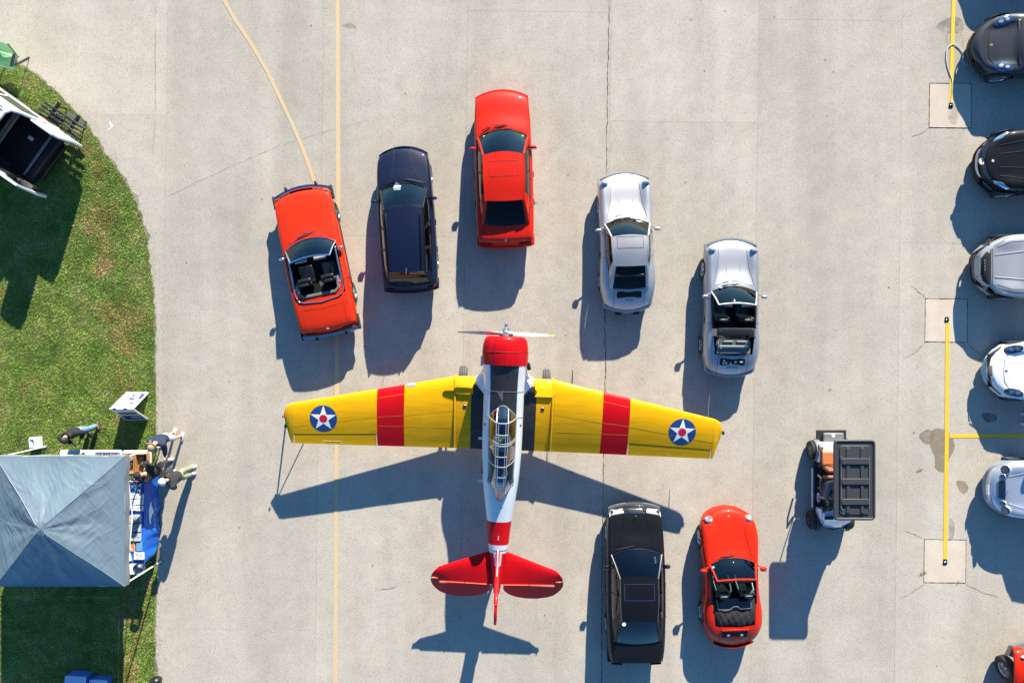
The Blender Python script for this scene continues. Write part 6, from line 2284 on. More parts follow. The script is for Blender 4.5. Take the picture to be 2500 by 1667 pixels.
def skin_mesh(name, verts, edges, radii, m, parent, root=0, subd=1):
    me = bpy.data.meshes.new(name)
    me.from_pydata([tuple(v) for v in verts], edges, [])
    o = bpy.data.objects.new(name, me)
    COL.objects.link(o)
    o.parent = parent
    md = o.modifiers.new('skin', 'SKIN')
    md.use_smooth_shade = True
    md.branch_smoothing = .6
    sv = me.skin_vertices[0].data
    for i, r in enumerate(radii):
        sv[i].radius = r if isinstance(r, tuple) else (r, r)
        sv[i].use_root = i == root
    if subd:
        s_ = o.modifiers.new('sub', 'SUBSURF')
        s_.levels = subd
        s_.render_levels = subd
    me.materials.append(m)
    return o


def person(label, loc, rotz, top, legs, shoes, lean=8, height=1.75, hands=((-.25, .30, 1.0), (.25, .30, 1.0)), feet=((-.12, 0), (.12, .02)), shorts=False, head_tilt=25, hat=None, hair=HAIR, sit=False, sleeves=True, feet_rot=0):
    k = height / 1.75
    T = thing('person', label, 'person', (loc[0], loc[1], 0), rotz)
    pz = .93 if not sit else .86
    P = Vector((0, 0, pz))

    def tor(d, x=0):
        a = R(lean)
        return P + Vector((x, math.sin(a) * d, math.cos(a) * d))
    waist, chest, neckb = tor(.18), tor(.40), tor(.54)
    neck = tor(.575)
    ht = R(lean + head_tilt)
    h0 = neck + Vector((0, math.sin(ht) * .075, math.cos(ht) * .075))
    h1 = h0 + Vector((0, math.sin(ht) * .10, math.cos(ht) * .10))
    V, E, Rd = [], [], []

    def add(v, r, link=None):
        V.append(Vector(v) * k)
        Rd.append(r)
        if link is not None:
            E.append((link, len(V) - 1))
        return len(V) - 1
    i0 = add(P, (.10, .09))
    i1 = add(waist, (.10, .09), i0)
    i2 = add(chest, (.11, .095), i1)
    i3 = add(neckb, .06, i2)
    i4 = add(neck, .052, i3)
    i5 = add(h0, (.092, .104), i4)
    i6 = add(h1, (.084, .098), i5)
    JV, JE, JR = [(P - Vector((0, 0, .10))) * k, waist * k, chest * k, tor(.575) * k], [(0, 1), (1, 2), (2, 3)], [(.22, .185), (.225, .19), (.25, .20), (.14, .135)]
    for s_, hd in zip((-1, 1), hands):
        sh = tor(.48, s_ * .22)
        H = Vector(hd)
        mid = (sh + H) / 2
        d = H - sh
        ln_ = d.length
        drop_ = math.sqrt(max(0, .30 ** 2 - (ln_ / 2) ** 2)) if ln_ < .6 else .03
        el = mid + Vector((s_ * drop_ * .55, -drop_ * .35, -drop_ * .75))
        a = add(sh, .062, i2)
        b = add(el, .042, a)
        c_ = add(H, .03, b)
        f = (H - el).normalized()
        side = f.cross(Vector((0, 0, 1)))
        side = side.normalized() if side.length > .05 else Vector((1, 0, 0))
        dn = side.cross(f)
        pm_ = add(H + f * .07, (.036, .02), c_)
        for q, (off, l_) in enumerate(((-.030, .075), (-.010, .085), (.010, .08), (.030, .062))):
            g0 = add(H + f * (.07 + l_ * .5) + side * off, .010, pm_)
            add(H + f * (.07 + l_) + side * off * 1.1 - dn * .025, .008, g0)
        t0 = add(H + f * .03 + side * (-s_) * .045, .012, c_)
        add(H + f * .075 + side * (-s_) * .06 - dn * .02, .010, t0)
        n_ = len(JV)
        JV += [sh * k, el * k, (H - f * .01) * k]
        JR += [.115, .085, .06]
        JE += [(2, n_), (n_, n_ + 1), (n_ + 1, n_ + 2)]
    LV, LE, LR = [Vector(P + Vector((0, 0, .10))) * k, Vector(P) * k], [(0, 1)], [(.18, .16), (.18, .165)]
    for s_, ft in zip((-1, 1), feet):
        hip = P + Vector((s_ * .09, 0, -.06))
        F = Vector((ft[0], ft[1], .08))
        if sit:
            knee = P + Vector((s_ * .12, .46, .0))
            F = Vector((s_ * .13, .50, .42))
        else:
            knee = (hip + F) / 2 + Vector((0, .045, 0))
        a = add(hip, .07, i0)
        b = add(knee, .055, a)
        c_ = add(F, .038, b)
        add(F + Vector((0, .14, -.05)), .035, c_)
        n_ = len(LV)
        if shorts:
            LV += [hip * k, (knee + Vector((0, 0, .02))) * k]
            LR += [.125, .115]
            LE += [(1, n_), (n_, n_ + 1)]
        else:
            LV += [hip * k, knee * k, (F + Vector((0, 0, .02))) * k]
            LR += [.12, .095, .075]
            LE += [(1, n_), (n_, n_ + 1), (n_ + 1, n_ + 2)]
        so = MB()
        rr = []
        for y, w, z in ((-.10, .03, .06), (-.09, .042, .075), (-.03, .05, .10), (.05, .055, .09), (.13, .055, .065), (.18, .04, .05), (.20, .02, .04)):
            rr.append([(F.x * k + w * math.cos(t), F.y * k + y + .0, F.z * k - .08 + max(.0, z / 2 + z / 2 * math.sin(t))) for t in np.linspace(0, 2 * math.pi, 13)[:-1]])
        so.loft(rr)
        so.build('shoe', shoes, T, smooth=60)
    skin_mesh('body', V, E, Rd, SKIN, T)
    skin_mesh('jacket', JV, JE, JR, top, T)
    skin_mesh('trousers' if not shorts else 'shorts', LV, LE, LR, legs, T)
    # face, ears, hair, hat
    hc = (h0 + h1) / 2 * k
    up = Vector((0, math.sin(ht), math.cos(ht)))
    fw = Vector((0, math.cos(ht), -math.sin(ht)))
    rt = Vector((1, 0, 0))

    def hp(a, b, c_):
        return hc + rt * a + fw * b + up * c_
    fc = MB()
    fc.tube([hp(0, .085, .015), hp(0, .112, -.02)], [.008, .016], 6)
    fc.build('nose', SKIN, T)
    for s_ in (-1, 1):
        MB().ball(hp(s_ * .085, 0, -.005), .028, 8, 6, sq=(.4, .7, 1)).build('ear', SKIN, T)
        MB().ball(hp(s_ * .032, .085, .018), .011, 8, 6).build('eye', BLACK, T)
    MB().tube([hp(-.025, .088, -.055), hp(.025, .088, -.055)], .006, 5).build('mouth', mat('lips', (.35, .12, .1), .5), T)

    def dome(r0, hgt, base, name, m, squash=1.15):
        rr = []
        for q in range(7):
            t = q / 6 * math.pi / 2
            rr.append([hp(r0 * math.cos(t) * math.cos(a) if q < 6 else .002 * math.cos(a), r0 * squash * math.cos(t) * math.sin(a) - .01 if q < 6 else .002 * math.sin(a), base + hgt * math.sin(t)) for a in np.linspace(0, 2 * math.pi, 17)[:-1]])
        return MB().loft(rr).build(name, m, T, smooth=60)
    dome(.110, .135, -.01, 'hair', hair, 1.14)
    if hat:
        kind, hm = hat
        if kind == 'cap':
            dome(.119, .128, .022, 'cap', hm, 1.14)
            rr = []
            for q in range(2):
                pass
            MB().grid([[hp(.085 * math.cos(a), .03 + .09 * math.sin(a), .03) for a in np.linspace(.15, math.pi - .15, 9)], [hp(.078 * math.cos(a), .06 + .13 * math.sin(a), .012) for a in np.linspace(.15, math.pi - .15, 9)]]).build('cap_peak', hm, T, smooth=60, solid=.006)
        else:
            dome(.115, .115, .03, 'hat_crown', hm, 1.15)
            MB().grid([[hp(.085 * math.cos(a), .10 * math.sin(a), .035) for a in np.linspace(0, 2 * math.pi, 25)], [hp(.185 * math.cos(a), .205 * math.sin(a), .02 + .012 * math.cos(2 * a)) for a in np.linspace(0, 2 * math.pi, 25)]]).build('hat_brim', hm, T, smooth=60, solid=.006)
            MB().tube([hp(.100 * math.cos(a), .115 * math.sin(a) - .01, .045) for a in np.linspace(0, 2 * math.pi, 25)[:-1]], .010, 6, closed=True).build('hat_band', mat('hat_band', (.30, .20, .14), .8), T)
    return T


def cloth(name, col):
    return mat('cloth_' + name, col, .85, vary=.15, vscale=9, bump=.35, bscale=22)


JBLK, JNAVY, JGREY = cloth('black', (.014, .014, .016)), cloth('navy', (.012, .022, .06)), cloth('charcoal', (.028, .032, .038))
JEANS, KHAKI, OLIVE, PALEG = cloth('jeans', (.13, .24, .33)), cloth('khaki', (.30, .22, .14)), cloth('olive', (.22, .26, .18)), cloth('pale_grey', (.5, .5, .52))
WSHOE, DSHOE = mat('white_shoe', (.75, .75, .76), .6), mat('maroon_shoe', (.10, .03, .035), .6)
p = at(230, 1043)
person('person in black jacket and light blue jeans standing on the grass', p, R(200), JBLK, JEANS, DSHOE, lean=10, height=1.74, hands=((-.14, .30, 1.08), (.12, .33, 1.10)), feet=((-.15, -.02), (.15, .03)), head_tilt=35)
p = at(437, 1058)
person('person in navy jacket, tan brimmed hat and pale shorts reaching over the table', p, R(170), JNAVY, PALEG, WSHOE, lean=12, height=1.74, hands=((-.14, .52, .98), (.26, .44, .92)), feet=((-.13, .04), (.13, -.04)), shorts=True, hat=('brim', cloth('tan_hat', (.34, .23, .14))))
p = at(420, 1136)
person('person in black cap and black jacket bending over the blue table', p, R(92), JBLK, KHAKI, WSHOE, lean=14, height=1.72, hands=((-.16, .46, .90), (.20, .44, .92)), feet=((-.17, -.02), (.20, .04)), shorts=True, hat=('cap', cloth('black_cap', (.016, .016, .017))))
p = at(470, 1148)
person('person in white cap, charcoal jacket and olive trousers standing on the pavement', p, R(105), JGREY, OLIVE, WSHOE, lean=7, height=1.72, hands=((-.16, .30, 1.04), (.16, .30, 1.02)), feet=((-.10, .0), (.10, -.06)), hat=('cap', cloth('white_cap', (.72, .72, .70))))
p = at(2496, 1022)
person('person at the right edge with only white shoes in view', (p.x + .12, p.y), R(90), JBLK, cloth('dark_trousers', (.012, .013, .018)), WSHOE, lean=4, height=1.8, feet=((-.15, 0), (.15, 0)))
# driver of the cart
dr = person('person in grey shirt and shorts driving the golf cart', (9.70 - .26, -4.20 - .02), R(180), cloth('grey_shirt', (.10, .12, .15)), cloth('slate_shorts', (.09, .11, .13)), WSHOE, lean=-4, height=1.68, hands=((-.12, .50, 1.10), (.16, .50, 1.10)), sit=True, shorts=True, hat=('cap', cloth('black_cap', (.016, .016, .017))))
from mathutils import noise as mnoise
# ------------------------------------------------------------------ canopy tent, tables and goods
TENTM = mat('tent_cloth', (.128, .180, .222), .38, spec=.5, vary=.05, vscale=1.5, bump=.12, bscale=14)
tx, ty_, th = -12.63, -5.02, 1.815
tent = thing('canopy_tent', 'grey-blue pop-up canopy tent over the sales tables', 'tent', (tx, ty_, 0), 0)
EZ, PZ = 2.12, 3.02


def tent_z(x, y):
    m = max(abs(x), abs(y)) / th
    r = 1 - m
    z = EZ + (PZ - EZ) * (r ** 1.12) if r < .9 else EZ + (PZ - EZ) * (.9 ** 1.12 + (r - .9) * .35)
    e = min(abs(x), abs(y)) / max(abs(x), abs(y), 1e-6)
    z -= .05 * math.sin(math.pi * m) * (1 - e)                     # facets sag between the ribs
    a = math.atan2(y, x)
    w = math.sin(math.pi * min(1, m)) ** .7
    # creases: noise stretched along the slope, strongest near ribs and middle
    rad = math.hypot(x, y)
    n1 = mnoise.noise(Vector((a * 3.2, rad * .9, 1.7)))
    n2 = mnoise.noise(Vector((x * 3.1 + 1.5 * y, y * 1.3 - x, 4.2)))
    n3 = mnoise.noise(Vector((x * 7.0 - 5.0 * y, x * 1.6 + y * 2.0, 9.1)))
    n4 = mnoise.noise(Vector((x * 14 + 8 * y, y * 3 - 2 * x, 2.2)))
    z += w * (.034 * n1 + .018 * n2 + .012 * n3 * (1.2 - m) * 1.3 + .007 * n4)
    return z


N = 230
mb = MB()
crn = np.random.default_rng(8)
gx, gy = np.meshgrid(np.linspace(-th, th, N + 1), np.linspace(-th, th, N + 1), indexing='ij')
crease = np.zeros_like(gx)
for k in range(230):                                            # single folds pulled into the cloth
    cx, cy = crn.uniform(-th * .93, th * .93, 2)
    if cy > abs(cx):
        an = R(-38) + crn.normal(0, .22)
        am = 1.0
    elif cx > abs(cy):
        an = R(42) + crn.normal(0, .2)
        am = .8
    elif cy < -abs(cx):
        an = R(20) + crn.normal(0, .4)
        am = .5
    else:
        an = R(-50) + crn.normal(0, .3)
        am = .8
    ln_, wd_ = crn.uniform(.12, .5), crn.uniform(.014, .04)
    dx, dy = gx - cx, gy - cy
    bend = crn.normal(0, .25)
    u = dx * math.cos(an) + dy * math.sin(an)
    v = -dx * math.sin(an) + dy * math.cos(an) - bend * u * u
    crease += am * crn.uniform(-.5, 1.0) * wd_ * .30 * np.exp(-(v / wd_) ** 2 - (u / ln_) ** 4)
crease *= np.clip((th - np.maximum(abs(gx), abs(gy))) / .12, 0, 1)
P = []
for i in range(N + 1):
    row = []
    for j in range(N + 1):
        x, y = -th + 2 * th * i / N, -th + 2 * th * j / N
        row.append((x, y, tent_z(x, y) + crease[i, j]))
    P.append(row)
mb.grid(P)
mb.build('canopy', TENTM, tent, smooth=60)
for a in range(4):
    M_ = Matrix.Rotation(math.pi / 2 * a, 3, 'Z')
    rows = []
    for v, zz, o in ((0, 0, 0), (.5, -.12, .02), (1, -.24, .015)):
        rows.append([M_ @ Vector((-th + 2 * th * k / 24, th + .004 + o * math.sin(k * .9), EZ + zz)) for k in range(25)])
    MB().grid(rows).build('valance', mat('valance_cloth', (.18, .205, .225), .6), tent, smooth=60)
for sx in (-1, 1):
    for sy in (-1, 1):
        MB().tube([(sx * (th - .04), sy * (th - .04), .0), (sx * (th - .04), sy * (th - .04), EZ - .02)], .022, 8).build('leg', WHITE, tent)
        MB().box((sx * (th - .04), sy * (th - .04), .012), (.12, .12, .02)).build('foot_plate', STEEL, tent)
    MB().tube([(sx * (th - .05), -th + .05, EZ - .15), (sx * (th - .05), 0, EZ - .5), (sx * (th - .05), th - .05, EZ - .15)], .014, 6).build('side_truss', WHITE, tent)
    MB().tube([(-th + .05, sx * (th - .05), EZ - .15), (0, sx * (th - .05), EZ - .5), (th - .05, sx * (th - .05), EZ - .15)], .014, 6).build('side_truss', WHITE, tent)
for sx, sy in ((1, 1), (1, -1), (-1, 1), (-1, -1)):
    MB().tube([(sx * th * q, sy * th * q, tent_z(sx * th * q, sy * th * q) + .002) for q in np.linspace(.06, 1, 30)], .010, 5).build('rib_seam', mat('seam_highlight', (.17, .22, .26), .4), tent, smooth=60)  # seams paler than the canopy: ridge highlight put into their colour
wbx = at(83, 1081, .25)
wt = thing('leg_weight', 'white weight box standing at the tent leg on the grass', 'weight', (wbx.x, wbx.y, 0), R(4))
MB().box((0, 0, .17), (.25, .33, .30)).build('box', WHITE, wt, bevel=.03, segs=3)
MB().tube([(-.02, .08, .33), (.05, .08, .34), (.02, -.08, .33)], .010, 6).build('strap_hook', BLACK, wt)
MB().tube([(-.05, .16, .32), (-.05, .18, .36), (.05, .18, .36), (.05, .16, .32)], .01, 6).build('handle', WHITE, wt)

# tables
PLAS = mat('table_plastic', (.72, .73, .75), .5)
TZ = .74


def folding_table(label, x0, x1, y0, y1):
    t = thing('folding_table', label, 'table', ((x0 + x1) / 2, (y0 + y1) / 2, 0), 0, 'white folding tables of the stall')
    w, d = x1 - x0, y1 - y0
    MB().prism(rrect(w, d, .06, 4), TZ - .045, TZ).build('table_top', PLAS, t, smooth=30, bevel=.012)
    for sx in (-1, 1):
        for sy in (-1, 1):
            if w > d:
                MB().tube([(sx * (w / 2 - .2), sy * (d / 2 - .1), 0), (sx * (w / 2 - .2), sy * (d / 2 - .1), TZ - .04)], .014, 6).build('leg', STEEL, t)
            else:
                MB().tube([(sx * (w / 2 - .1), sy * (d / 2 - .2), 0), (sx * (w / 2 - .1), sy * (d / 2 - .2), TZ - .04)], .014, 6).build('leg', STEEL, t)
    return t


folding_table('white folding table showing along the upper edge of the tent', -13.51, -11.66, -4.0, -3.24)
folding_table('short white folding table carrying the wooden crates', -11.64, -10.78, -4.02, -3.25)
folding_table('long white folding table under the blue cloth', -11.78, -10.99, -6.96, -4.12)
# blue cloth
BLUE = mat('blue_cloth', (.008, .11, .50), .6, vary=.10, vscale=5, bump=.25, bscale=9)
cl = MB()
prof = []
n = 40
rows = []
for i in range(n + 1):
    v = i / n
    y = -4.10 + (-6.60 + 4.10) * v
    fold = .018 * math.sin(v * 21) + .012 * math.sin(v * 47 + 1)
    flare = (.05 if v < .9 else .05 - (v - .9) * 1.2)
    tw = 1 if v < .86 else max(.25, 1 - (v - .86) * 4.5)
    rows.append([(-11.80, y, TZ - .25), (-11.79, y, TZ + .006), (-11.6, y, TZ + .008 + .002 * math.sin(v * 60)), (-11.3, y, TZ + .008), (-11.05, y, TZ + .009), (-10.985, y, TZ + .004), (-10.965 + fold * .4, y, TZ - .05), (-10.95 + fold + flare * .4, y, TZ - .35 * tw), (-10.93 + fold * 1.6 + flare, y, TZ - .70 * tw)])
cl.grid(rows)
clo = cl.build('tablecloth', BLUE, None, smooth=60)
tag(clo, 'bright blue cloth with white emblem hanging off the long table', 'tablecloth')
# emblem and lettering printed on the hanging side
pr = mat('print_white', (.72, .75, .8), .6)


def on_drop(y, f):
    """a point on the hanging side of the cloth"""
    v = (y + 4.10) / (-2.5)
    i = min(n - 1, max(0, int(v * n)))
    a, b = Vector(rows[i][6]), Vector(rows[i][8])
    q = a.lerp(b, f)
    return Vector((q.x + .012, y, q.z + .004))


em = MB()
for seg in ([(0.30, .03), (.20, .05), (.12, .10), (0, .16), (-.12, .10), (-.22, .06), (-.36, .03)],):
    L_, Q_ = [], []
    for dy, w in seg:
        L_.append(on_drop(-5.15 + dy, .32 - w))
        Q_.append(on_drop(-5.15 + dy, .32 + w * 1.2))
    em.grid([L_, Q_])
em.build('cloth_emblem', pr, clo, smooth=0)
for q in range(17):
    y = -4.80 - q * .052
    a, b = on_drop(y, .60 + .03 * math.sin(q)), on_drop(y - .026, .66 + .04 * math.sin(q * 2))
    k_ = q % 3
    m_ = MB()
    if k_ == 0:
        m_.tube([a, on_drop(y - .013, .70), b], .005, 4)
    elif k_ == 1:
        m_.tube([a, on_drop(y, .72)], .005, 4)
    else:
        m_.tube([on_drop(y, .6), on_drop(y - .025, .6), on_drop(y - .025, .71)], .005, 4)
    m_.build('printed_letter', pr, clo, smooth=0)


def px_table(px, py, h=TZ + .01):
    return at(px, py, h)


# boxed kits in rows
rk = random.Random(11)
card_white = mat('card_white', (.70, .72, .76), .5)
cols_ = [(.05, .16, .4), (.35, .05, .06), (.1, .12, .14), (.25, .3, .35), (.4, .32, .2)]
ORD = ['first', 'second', 'third', 'fourth']


def kit(label, px, py, w, d, base, pics, rot=0, h=.04, name='boxed_kit', cat='box', group='boxed model kits on the blue cloth'):
    p = px_table(px, py)
    t = thing(name, label, cat, (p.x, p.y, TZ + .011), R(rot), group)
    MB().box((0, 0, h / 2), (w, d, h)).build('box', base, t, bevel=.004)
    for q in range(pics):
        x0, y0 = rk.uniform(-.34, .3) * w, rk.uniform(-.32, .32) * d
        ww, dd = rk.uniform(.12, .34) * w, rk.uniform(.1, .3) * d
        a = R(rk.choice((0, 0, 35, -40, 90)))
        ring = [(x0 + (sx * ww * math.cos(a) - sy * dd * .4 * math.sin(a)) / 2, y0 + (sx * ww * math.sin(a) + sy * dd * .4 * math.cos(a)) / 2, h + .001 + q * .0006) for sx, sy in ((-1, -1), (1, -1), (1, 1), (-1, 1))]
        MB().add(ring, [(0, 1, 2, 3)]).build('printed_picture', mat('print_%d' % rk.randrange(5), cols_[rk.randrange(5)], .5), t, smooth=0)
    return t


rown = ['topmost', 'second', 'third', 'fourth']
for r_, py in enumerate((1211, 1225, 1239)):
    for q, px in enumerate((309, 326, 343)):
        kit('white boxed kit in the %s row of white boxes, %s from the canopy edge' % (rown[r_], ORD[q]), px + rk.uniform(-1, 1), py + rk.uniform(-1, 1), .19, .15, card_white, 4, rk.uniform(-3, 3), .05)
clear = mat('clear_case_grey', (.5, .52, .54), .2, coat=.6)
for r_, py in enumerate((1265, 1287, 1309)):
    for q, px in enumerate((305, 321, 338)):
        kit('clear-cased kit in the %s row of grey cases, %s from the canopy edge' % (rown[r_], ORD[q]), px, py + rk.uniform(-1, 1), .19, .23, clear, 7, rk.uniform(-2, 2), .07)
kit('flat blue and white box beside the framed picture', 341, 1333, .17, .27, mat('box_skyblue', (.12, .32, .6), .5), 4)
kit('tilted white booklet near the canopy edge below the framed picture', 309, 1361, .30, .24, card_white, 4, 14, .03)
kit('white box with blue pictures beside the clear jar', 341, 1356, .30, .21, card_white, 6, 0, .05)
p = px_table(317, 1334)
fp = thing('framed_picture', 'orange framed picture of a white airplane on the blue cloth', 'picture', (p.x, p.y, TZ + .011))
MB().box((0, 0, .012), (.33, .30, .024)).build('frame', mat('frame_pink', (.55, .32, .26), .5), fp, bevel=.005)
MB().box((-.01, 0, .014), (.28, .26, .024)).build('print', mat('print_orange', (.52, .22, .05), .5), fp)
q = MB().add([(-.09, .11, .028), (-.05, .09, .028), (.02, .01, .028), (.10, -.08, .028), (.08, -.11, .028), (-.01, -.04, .028), (-.05, -.02, .028), (-.08, .05, .028)], [(0, 1, 2, 3, 4, 5, 6, 7)])
q.add([(-.06, -.05, .0285), (-.03, -.06, .0285), (.05, .05, .0285), (.03, .07, .0285)], [(0, 1, 2, 3)])
q.build('printed_airplane', WHITE, fp, smooth=0)
p = px_table(341, 1385, .85)
jr = thing('clear_jar', 'round clear plastic jar on the white end of the long table', 'jar', (p.x, p.y, TZ + .002))
MB().lathe([(.13, 0), (.15, .03), (.15, .20), (.13, .22)], (0, 0, 0), 'Z', 24, cap=(True, False)).build('wall', glass('jar_plastic', (.75, .78, .8)), jr)
MB().lathe([(.14, .22), (.14, .235), (.01, .24)], (0, 0, 0), 'Z', 24).build('lid', glass('jar_lid', (.72, .75, .78)), jr)
MB().ball((-.04, .02, .05), .06, sq=(1, 1, .7)).build('contents', WHITE, jr)
MB().ball((.04, -.03, .04), .05, sq=(1, 1, .7)).build('contents', mat('content_blue', (.1, .12, .4), .5), jr)


# small model airplanes
def model_plane(label, px, py, rot, span, m, m2=None):
    p = px_table(px, py)
    t = thing('model_airplane', label, 'model airplane', (p.x, p.y, TZ + .012), R(rot), 'model airplanes on the blue cloth')
    L = span * .85
    MB().tube([(0, L * .5, .03), (0, L * .38, .035), (0, 0, .035), (0, -L * .5, .03)], [.006, .018, .018, .006], 8).build('fuselage', m, t)
    MB().add([(-span / 2, L * .02, .03), (-.01, L * .15, .032), (.01, L * .15, .032), (span / 2, L * .02, .03), (span / 2, -L * .05, .03), (.01, -.0, .032), (-.01, 0, .032), (-span / 2, -L * .05, .03)], [(0, 1, 6, 7), (1, 2, 5, 6), (2, 3, 4, 5)]).build('wing', m2 or m, t, smooth=0, solid=.006)
    MB().add([(-span * .17, -L * .45, .032), (span * .17, -L * .45, .032), (span * .15, -L * .52, .032), (-span * .15, -L * .52, .032)], [(0, 1, 2, 3)]).build('tailplane', m2 or m, t, smooth=0, solid=.005)
    MB().box((0, -L * .47, .055), (.006, .05, .05)).build('fin', m, t)


ICE, CREAM, GRN, ORG = mat('model_ice', (.4, .52, .65), .5), mat('model_cream', (.5, .45, .33), .5), mat('model_drab', (.10, .11, .06), .6), mat('model_orange', (.45, .18, .06), .5)
model_plane('ice blue model jet nearest the wooden crates', 330, 1163, 4, .14, ICE)
model_plane('second ice blue model jet from the tent edge', 343, 1163, -4, .14, ICE)
model_plane('pale model airplane beside the tent edge', 320, 1174, 90, .15, CREAM)
model_plane('orange model airplane with long wings on the blue cloth', 335, 1174, 80, .17, ORG)
model_plane('tiny cream model airplane at the tent edge', 310, 1180, 20, .13, CREAM, ORG)
model_plane('drab green model airplane pointing to the lower left', 326, 1188, 135, .19, GRN, CREAM)
model_plane('dark model airplane with cream tail pointing to the right', 342, 1185, -50, .18, GRN)
model_plane('drab model airplane just above the white boxed kits', 341, 1198, 40, .16, GRN, CREAM)

# wooden crates and trays
WOOD = mat('pale_wood', (.46, .24, .09), .6, vary=.2, vscale=6)
DWOOD = mat('dark_goods', (.05, .035, .03), .6)


def crate(label, x0, y0, w, d, h, z, fill):
    t = thing('wooden_crate', label, 'crate', (x0, y0, z), R(1), 'wooden crates on the short table')
    MB().box((0, 0, .008), (w, d, .016)).build('bottom', WOOD, t)
    for s_ in (-1, 1):
        MB().box((s_ * (w / 2 - .008), 0, h / 2), (.016, d, h)).build('side_board', WOOD, t)
        MB().box((0, s_ * (d / 2 - .008), h / 2), (w - .033, .016, h)).build('end_board', WOOD, t)
    for q in range(fill):
        MB().box((rk.uniform(-.3, .3) * w, rk.uniform(-.35, .35) * d, .05), (w * .25, d * .14, .07), rot=Matrix.Rotation(rk.uniform(-.6, .6), 3, 'Z')).build('wrapped_goods', [DWOOD, CREAM, mat('goods_grey', (.3, .3, .32), .5)][q % 3], t, bevel=.006)
    return t


crate('open wooden crate with dark goods at the corner tent leg', -10.99, -3.62, .36, .58, .16, TZ + .002, 7)
crate('low wooden crate half hidden by the tent edge', -11.40, -3.62, .34, .60, .12, TZ + .002, 5)
wt_ = MB().tube([(-11.30, -3.98, TZ + .03), (-11.15, -3.99, TZ + .03), (-11.0, -3.985, TZ + .03)], .03, 8).tube([(-11.10, -4.0, TZ + .03), (-11.06, -4.06, TZ + .03), (-11.0, -4.06, TZ + .03), (-10.98, -4.0, TZ + .03)], .022, 8).build('wooden_toy', mat('toy_wood', (.55, .36, .12), .5), None)
tag(wt_, 'yellow turned wooden toy in front of the crates', 'toy')
# goods on the upper table
p = at(266, 1108, .80)
tr = thing('magazine_tray', 'dark tray packed with printed magazines on the upper white table', 'tray', (-12.06, -3.55, TZ + .002))
MB().box((0, 0, .03), (.72, .5, .06)).build('tray', mat('tray_navy', (.03, .04, .12), .5), tr, bevel=.03)
for q in range(13):
    MB().box((-.31 + q * .052, .02, .075), (.016, .40, .04), rot=Matrix.Rotation(R(rk.uniform(-8, 8)), 3, 'Z')).build('magazine', mat('print_%d' % (q % 5), cols_[q % 5], .5), tr)
bx_ = thing('display_box', 'dark open display box on the upper white table', 'box', (-12.95, -3.55, TZ + .002), R(8))
MB().box((0, 0, .09), (.34, .36, .18)).build('box', mat('box_dark', (.012, .012, .014), .5), bx_, bevel=.015)
MB().box((.12, .02, .12), (.16, .20, .16)).build('leaflet_holder', mat('leaflet', (.35, .33, .22), .6), bx_)
MB().box((-.22, -.05, .02), (.16, .22, .04)).build('blue_booklet', BLUE, bx_)

# ---- A-frame notice board on the grass
sg = thing('notice_board', 'white folding A-frame notice board with blue print standing on the grass', 'sign', (0, 0, 0))
b1, b2 = at(309, 956), at(364, 957)
f1, f2 = at(307, 1026), at(363, 1025)
mid = (b1 + b2 + f1 + f2) / 4
r1, r2 = Vector(((b1.x + f1.x) / 2, (b1.y + f1.y) / 2, .93)), Vector(((b2.x + f2.x) / 2, (b2.y + f2.y) / 2, .93))


def board(a, b, c_, d, th_=.03):
    nrm = (b - a).cross(d - a).normalized()
    if nrm.z < 0:
        nrm = -nrm
    vs = [a, b, c_, d] + [v - nrm * th_ for v in (a, b, c_, d)]
    return MB().add(vs, [(0, 1, 2, 3), (7, 6, 5, 4), (0, 4, 5, 1), (1, 5, 6, 2), (2, 6, 7, 3), (3, 7, 4, 0)]), nrm


def on_board(a, b, c_, d, nrm, u, v, o=.004):
    return a.lerp(b, u).lerp(d.lerp(c_, u), v) + nrm * o


WB = mat('sign_white', (.82, .82, .83), .4)
SB_ = mat('sign_navy', (.015, .03, .20), .4)
for nm, (A_, B_, C_, D_) in (('back', (b1, b2, r2, r1)), ('front', (f1, f2, r2, r1))):
    mb, nrm = board(A_, B_, C_, D_)
    bo = mb.build('panel', WB, sg, smooth=0, bevel=.006)

    def rect(u0, v0, u1, v1, m, name='printed_block', o=.004):
        MB().add([on_board(A_, B_, C_, D_, nrm, u, v, o) for u, v in ((u0, v0), (u1, v0), (u1, v1), (u0, v1))], [(0, 1, 2, 3)]).build(name, m, bo, smooth=0)
    if nm == 'back':
        rect(.42, .10, .92, .44, SB_)
        rect(.50, .16, .78, .24, WB, o=.006)
        rect(.46, .30, .80, .36, WB, o=.006)
        rect(.06, .08, .36, .14, SB_)
        rect(.06, .18, .38, .30, mat('sign_blue_pale', (.25, .33, .6), .4))
        rect(.06, .42, .66, .47, SB_)
        rect(.10, .56, .86, .58, mat('sign_grey', (.35, .35, .4), .4))
        rect(.62, .60, .78, .70, mat('sign_red', (.55, .03, .08), .4))
        rect(.10, .62, .30, .66, mat('sign_red', (.55, .03, .08), .4))
    else:
        rect(.08, .08, .92, .42, SB_)
        rect(.45, .22, .88, .34, mat('sign_blue_pale', (.25, .33, .6), .4), o=.006)
        rect(.10, .50, .90, .72, mat('sign_slate', (.12, .15, .22), .4))
        rect(.15, .60, .40, .66, mat('sign_red', (.55, .03, .08), .4), o=.006)
for u in (.22, .68):
    MB().box(tuple(r1.lerp(r2, u) + Vector((0, 0, .0))), (.10, .06, .025)).build('hinge', SB_, sg, bevel=.008)
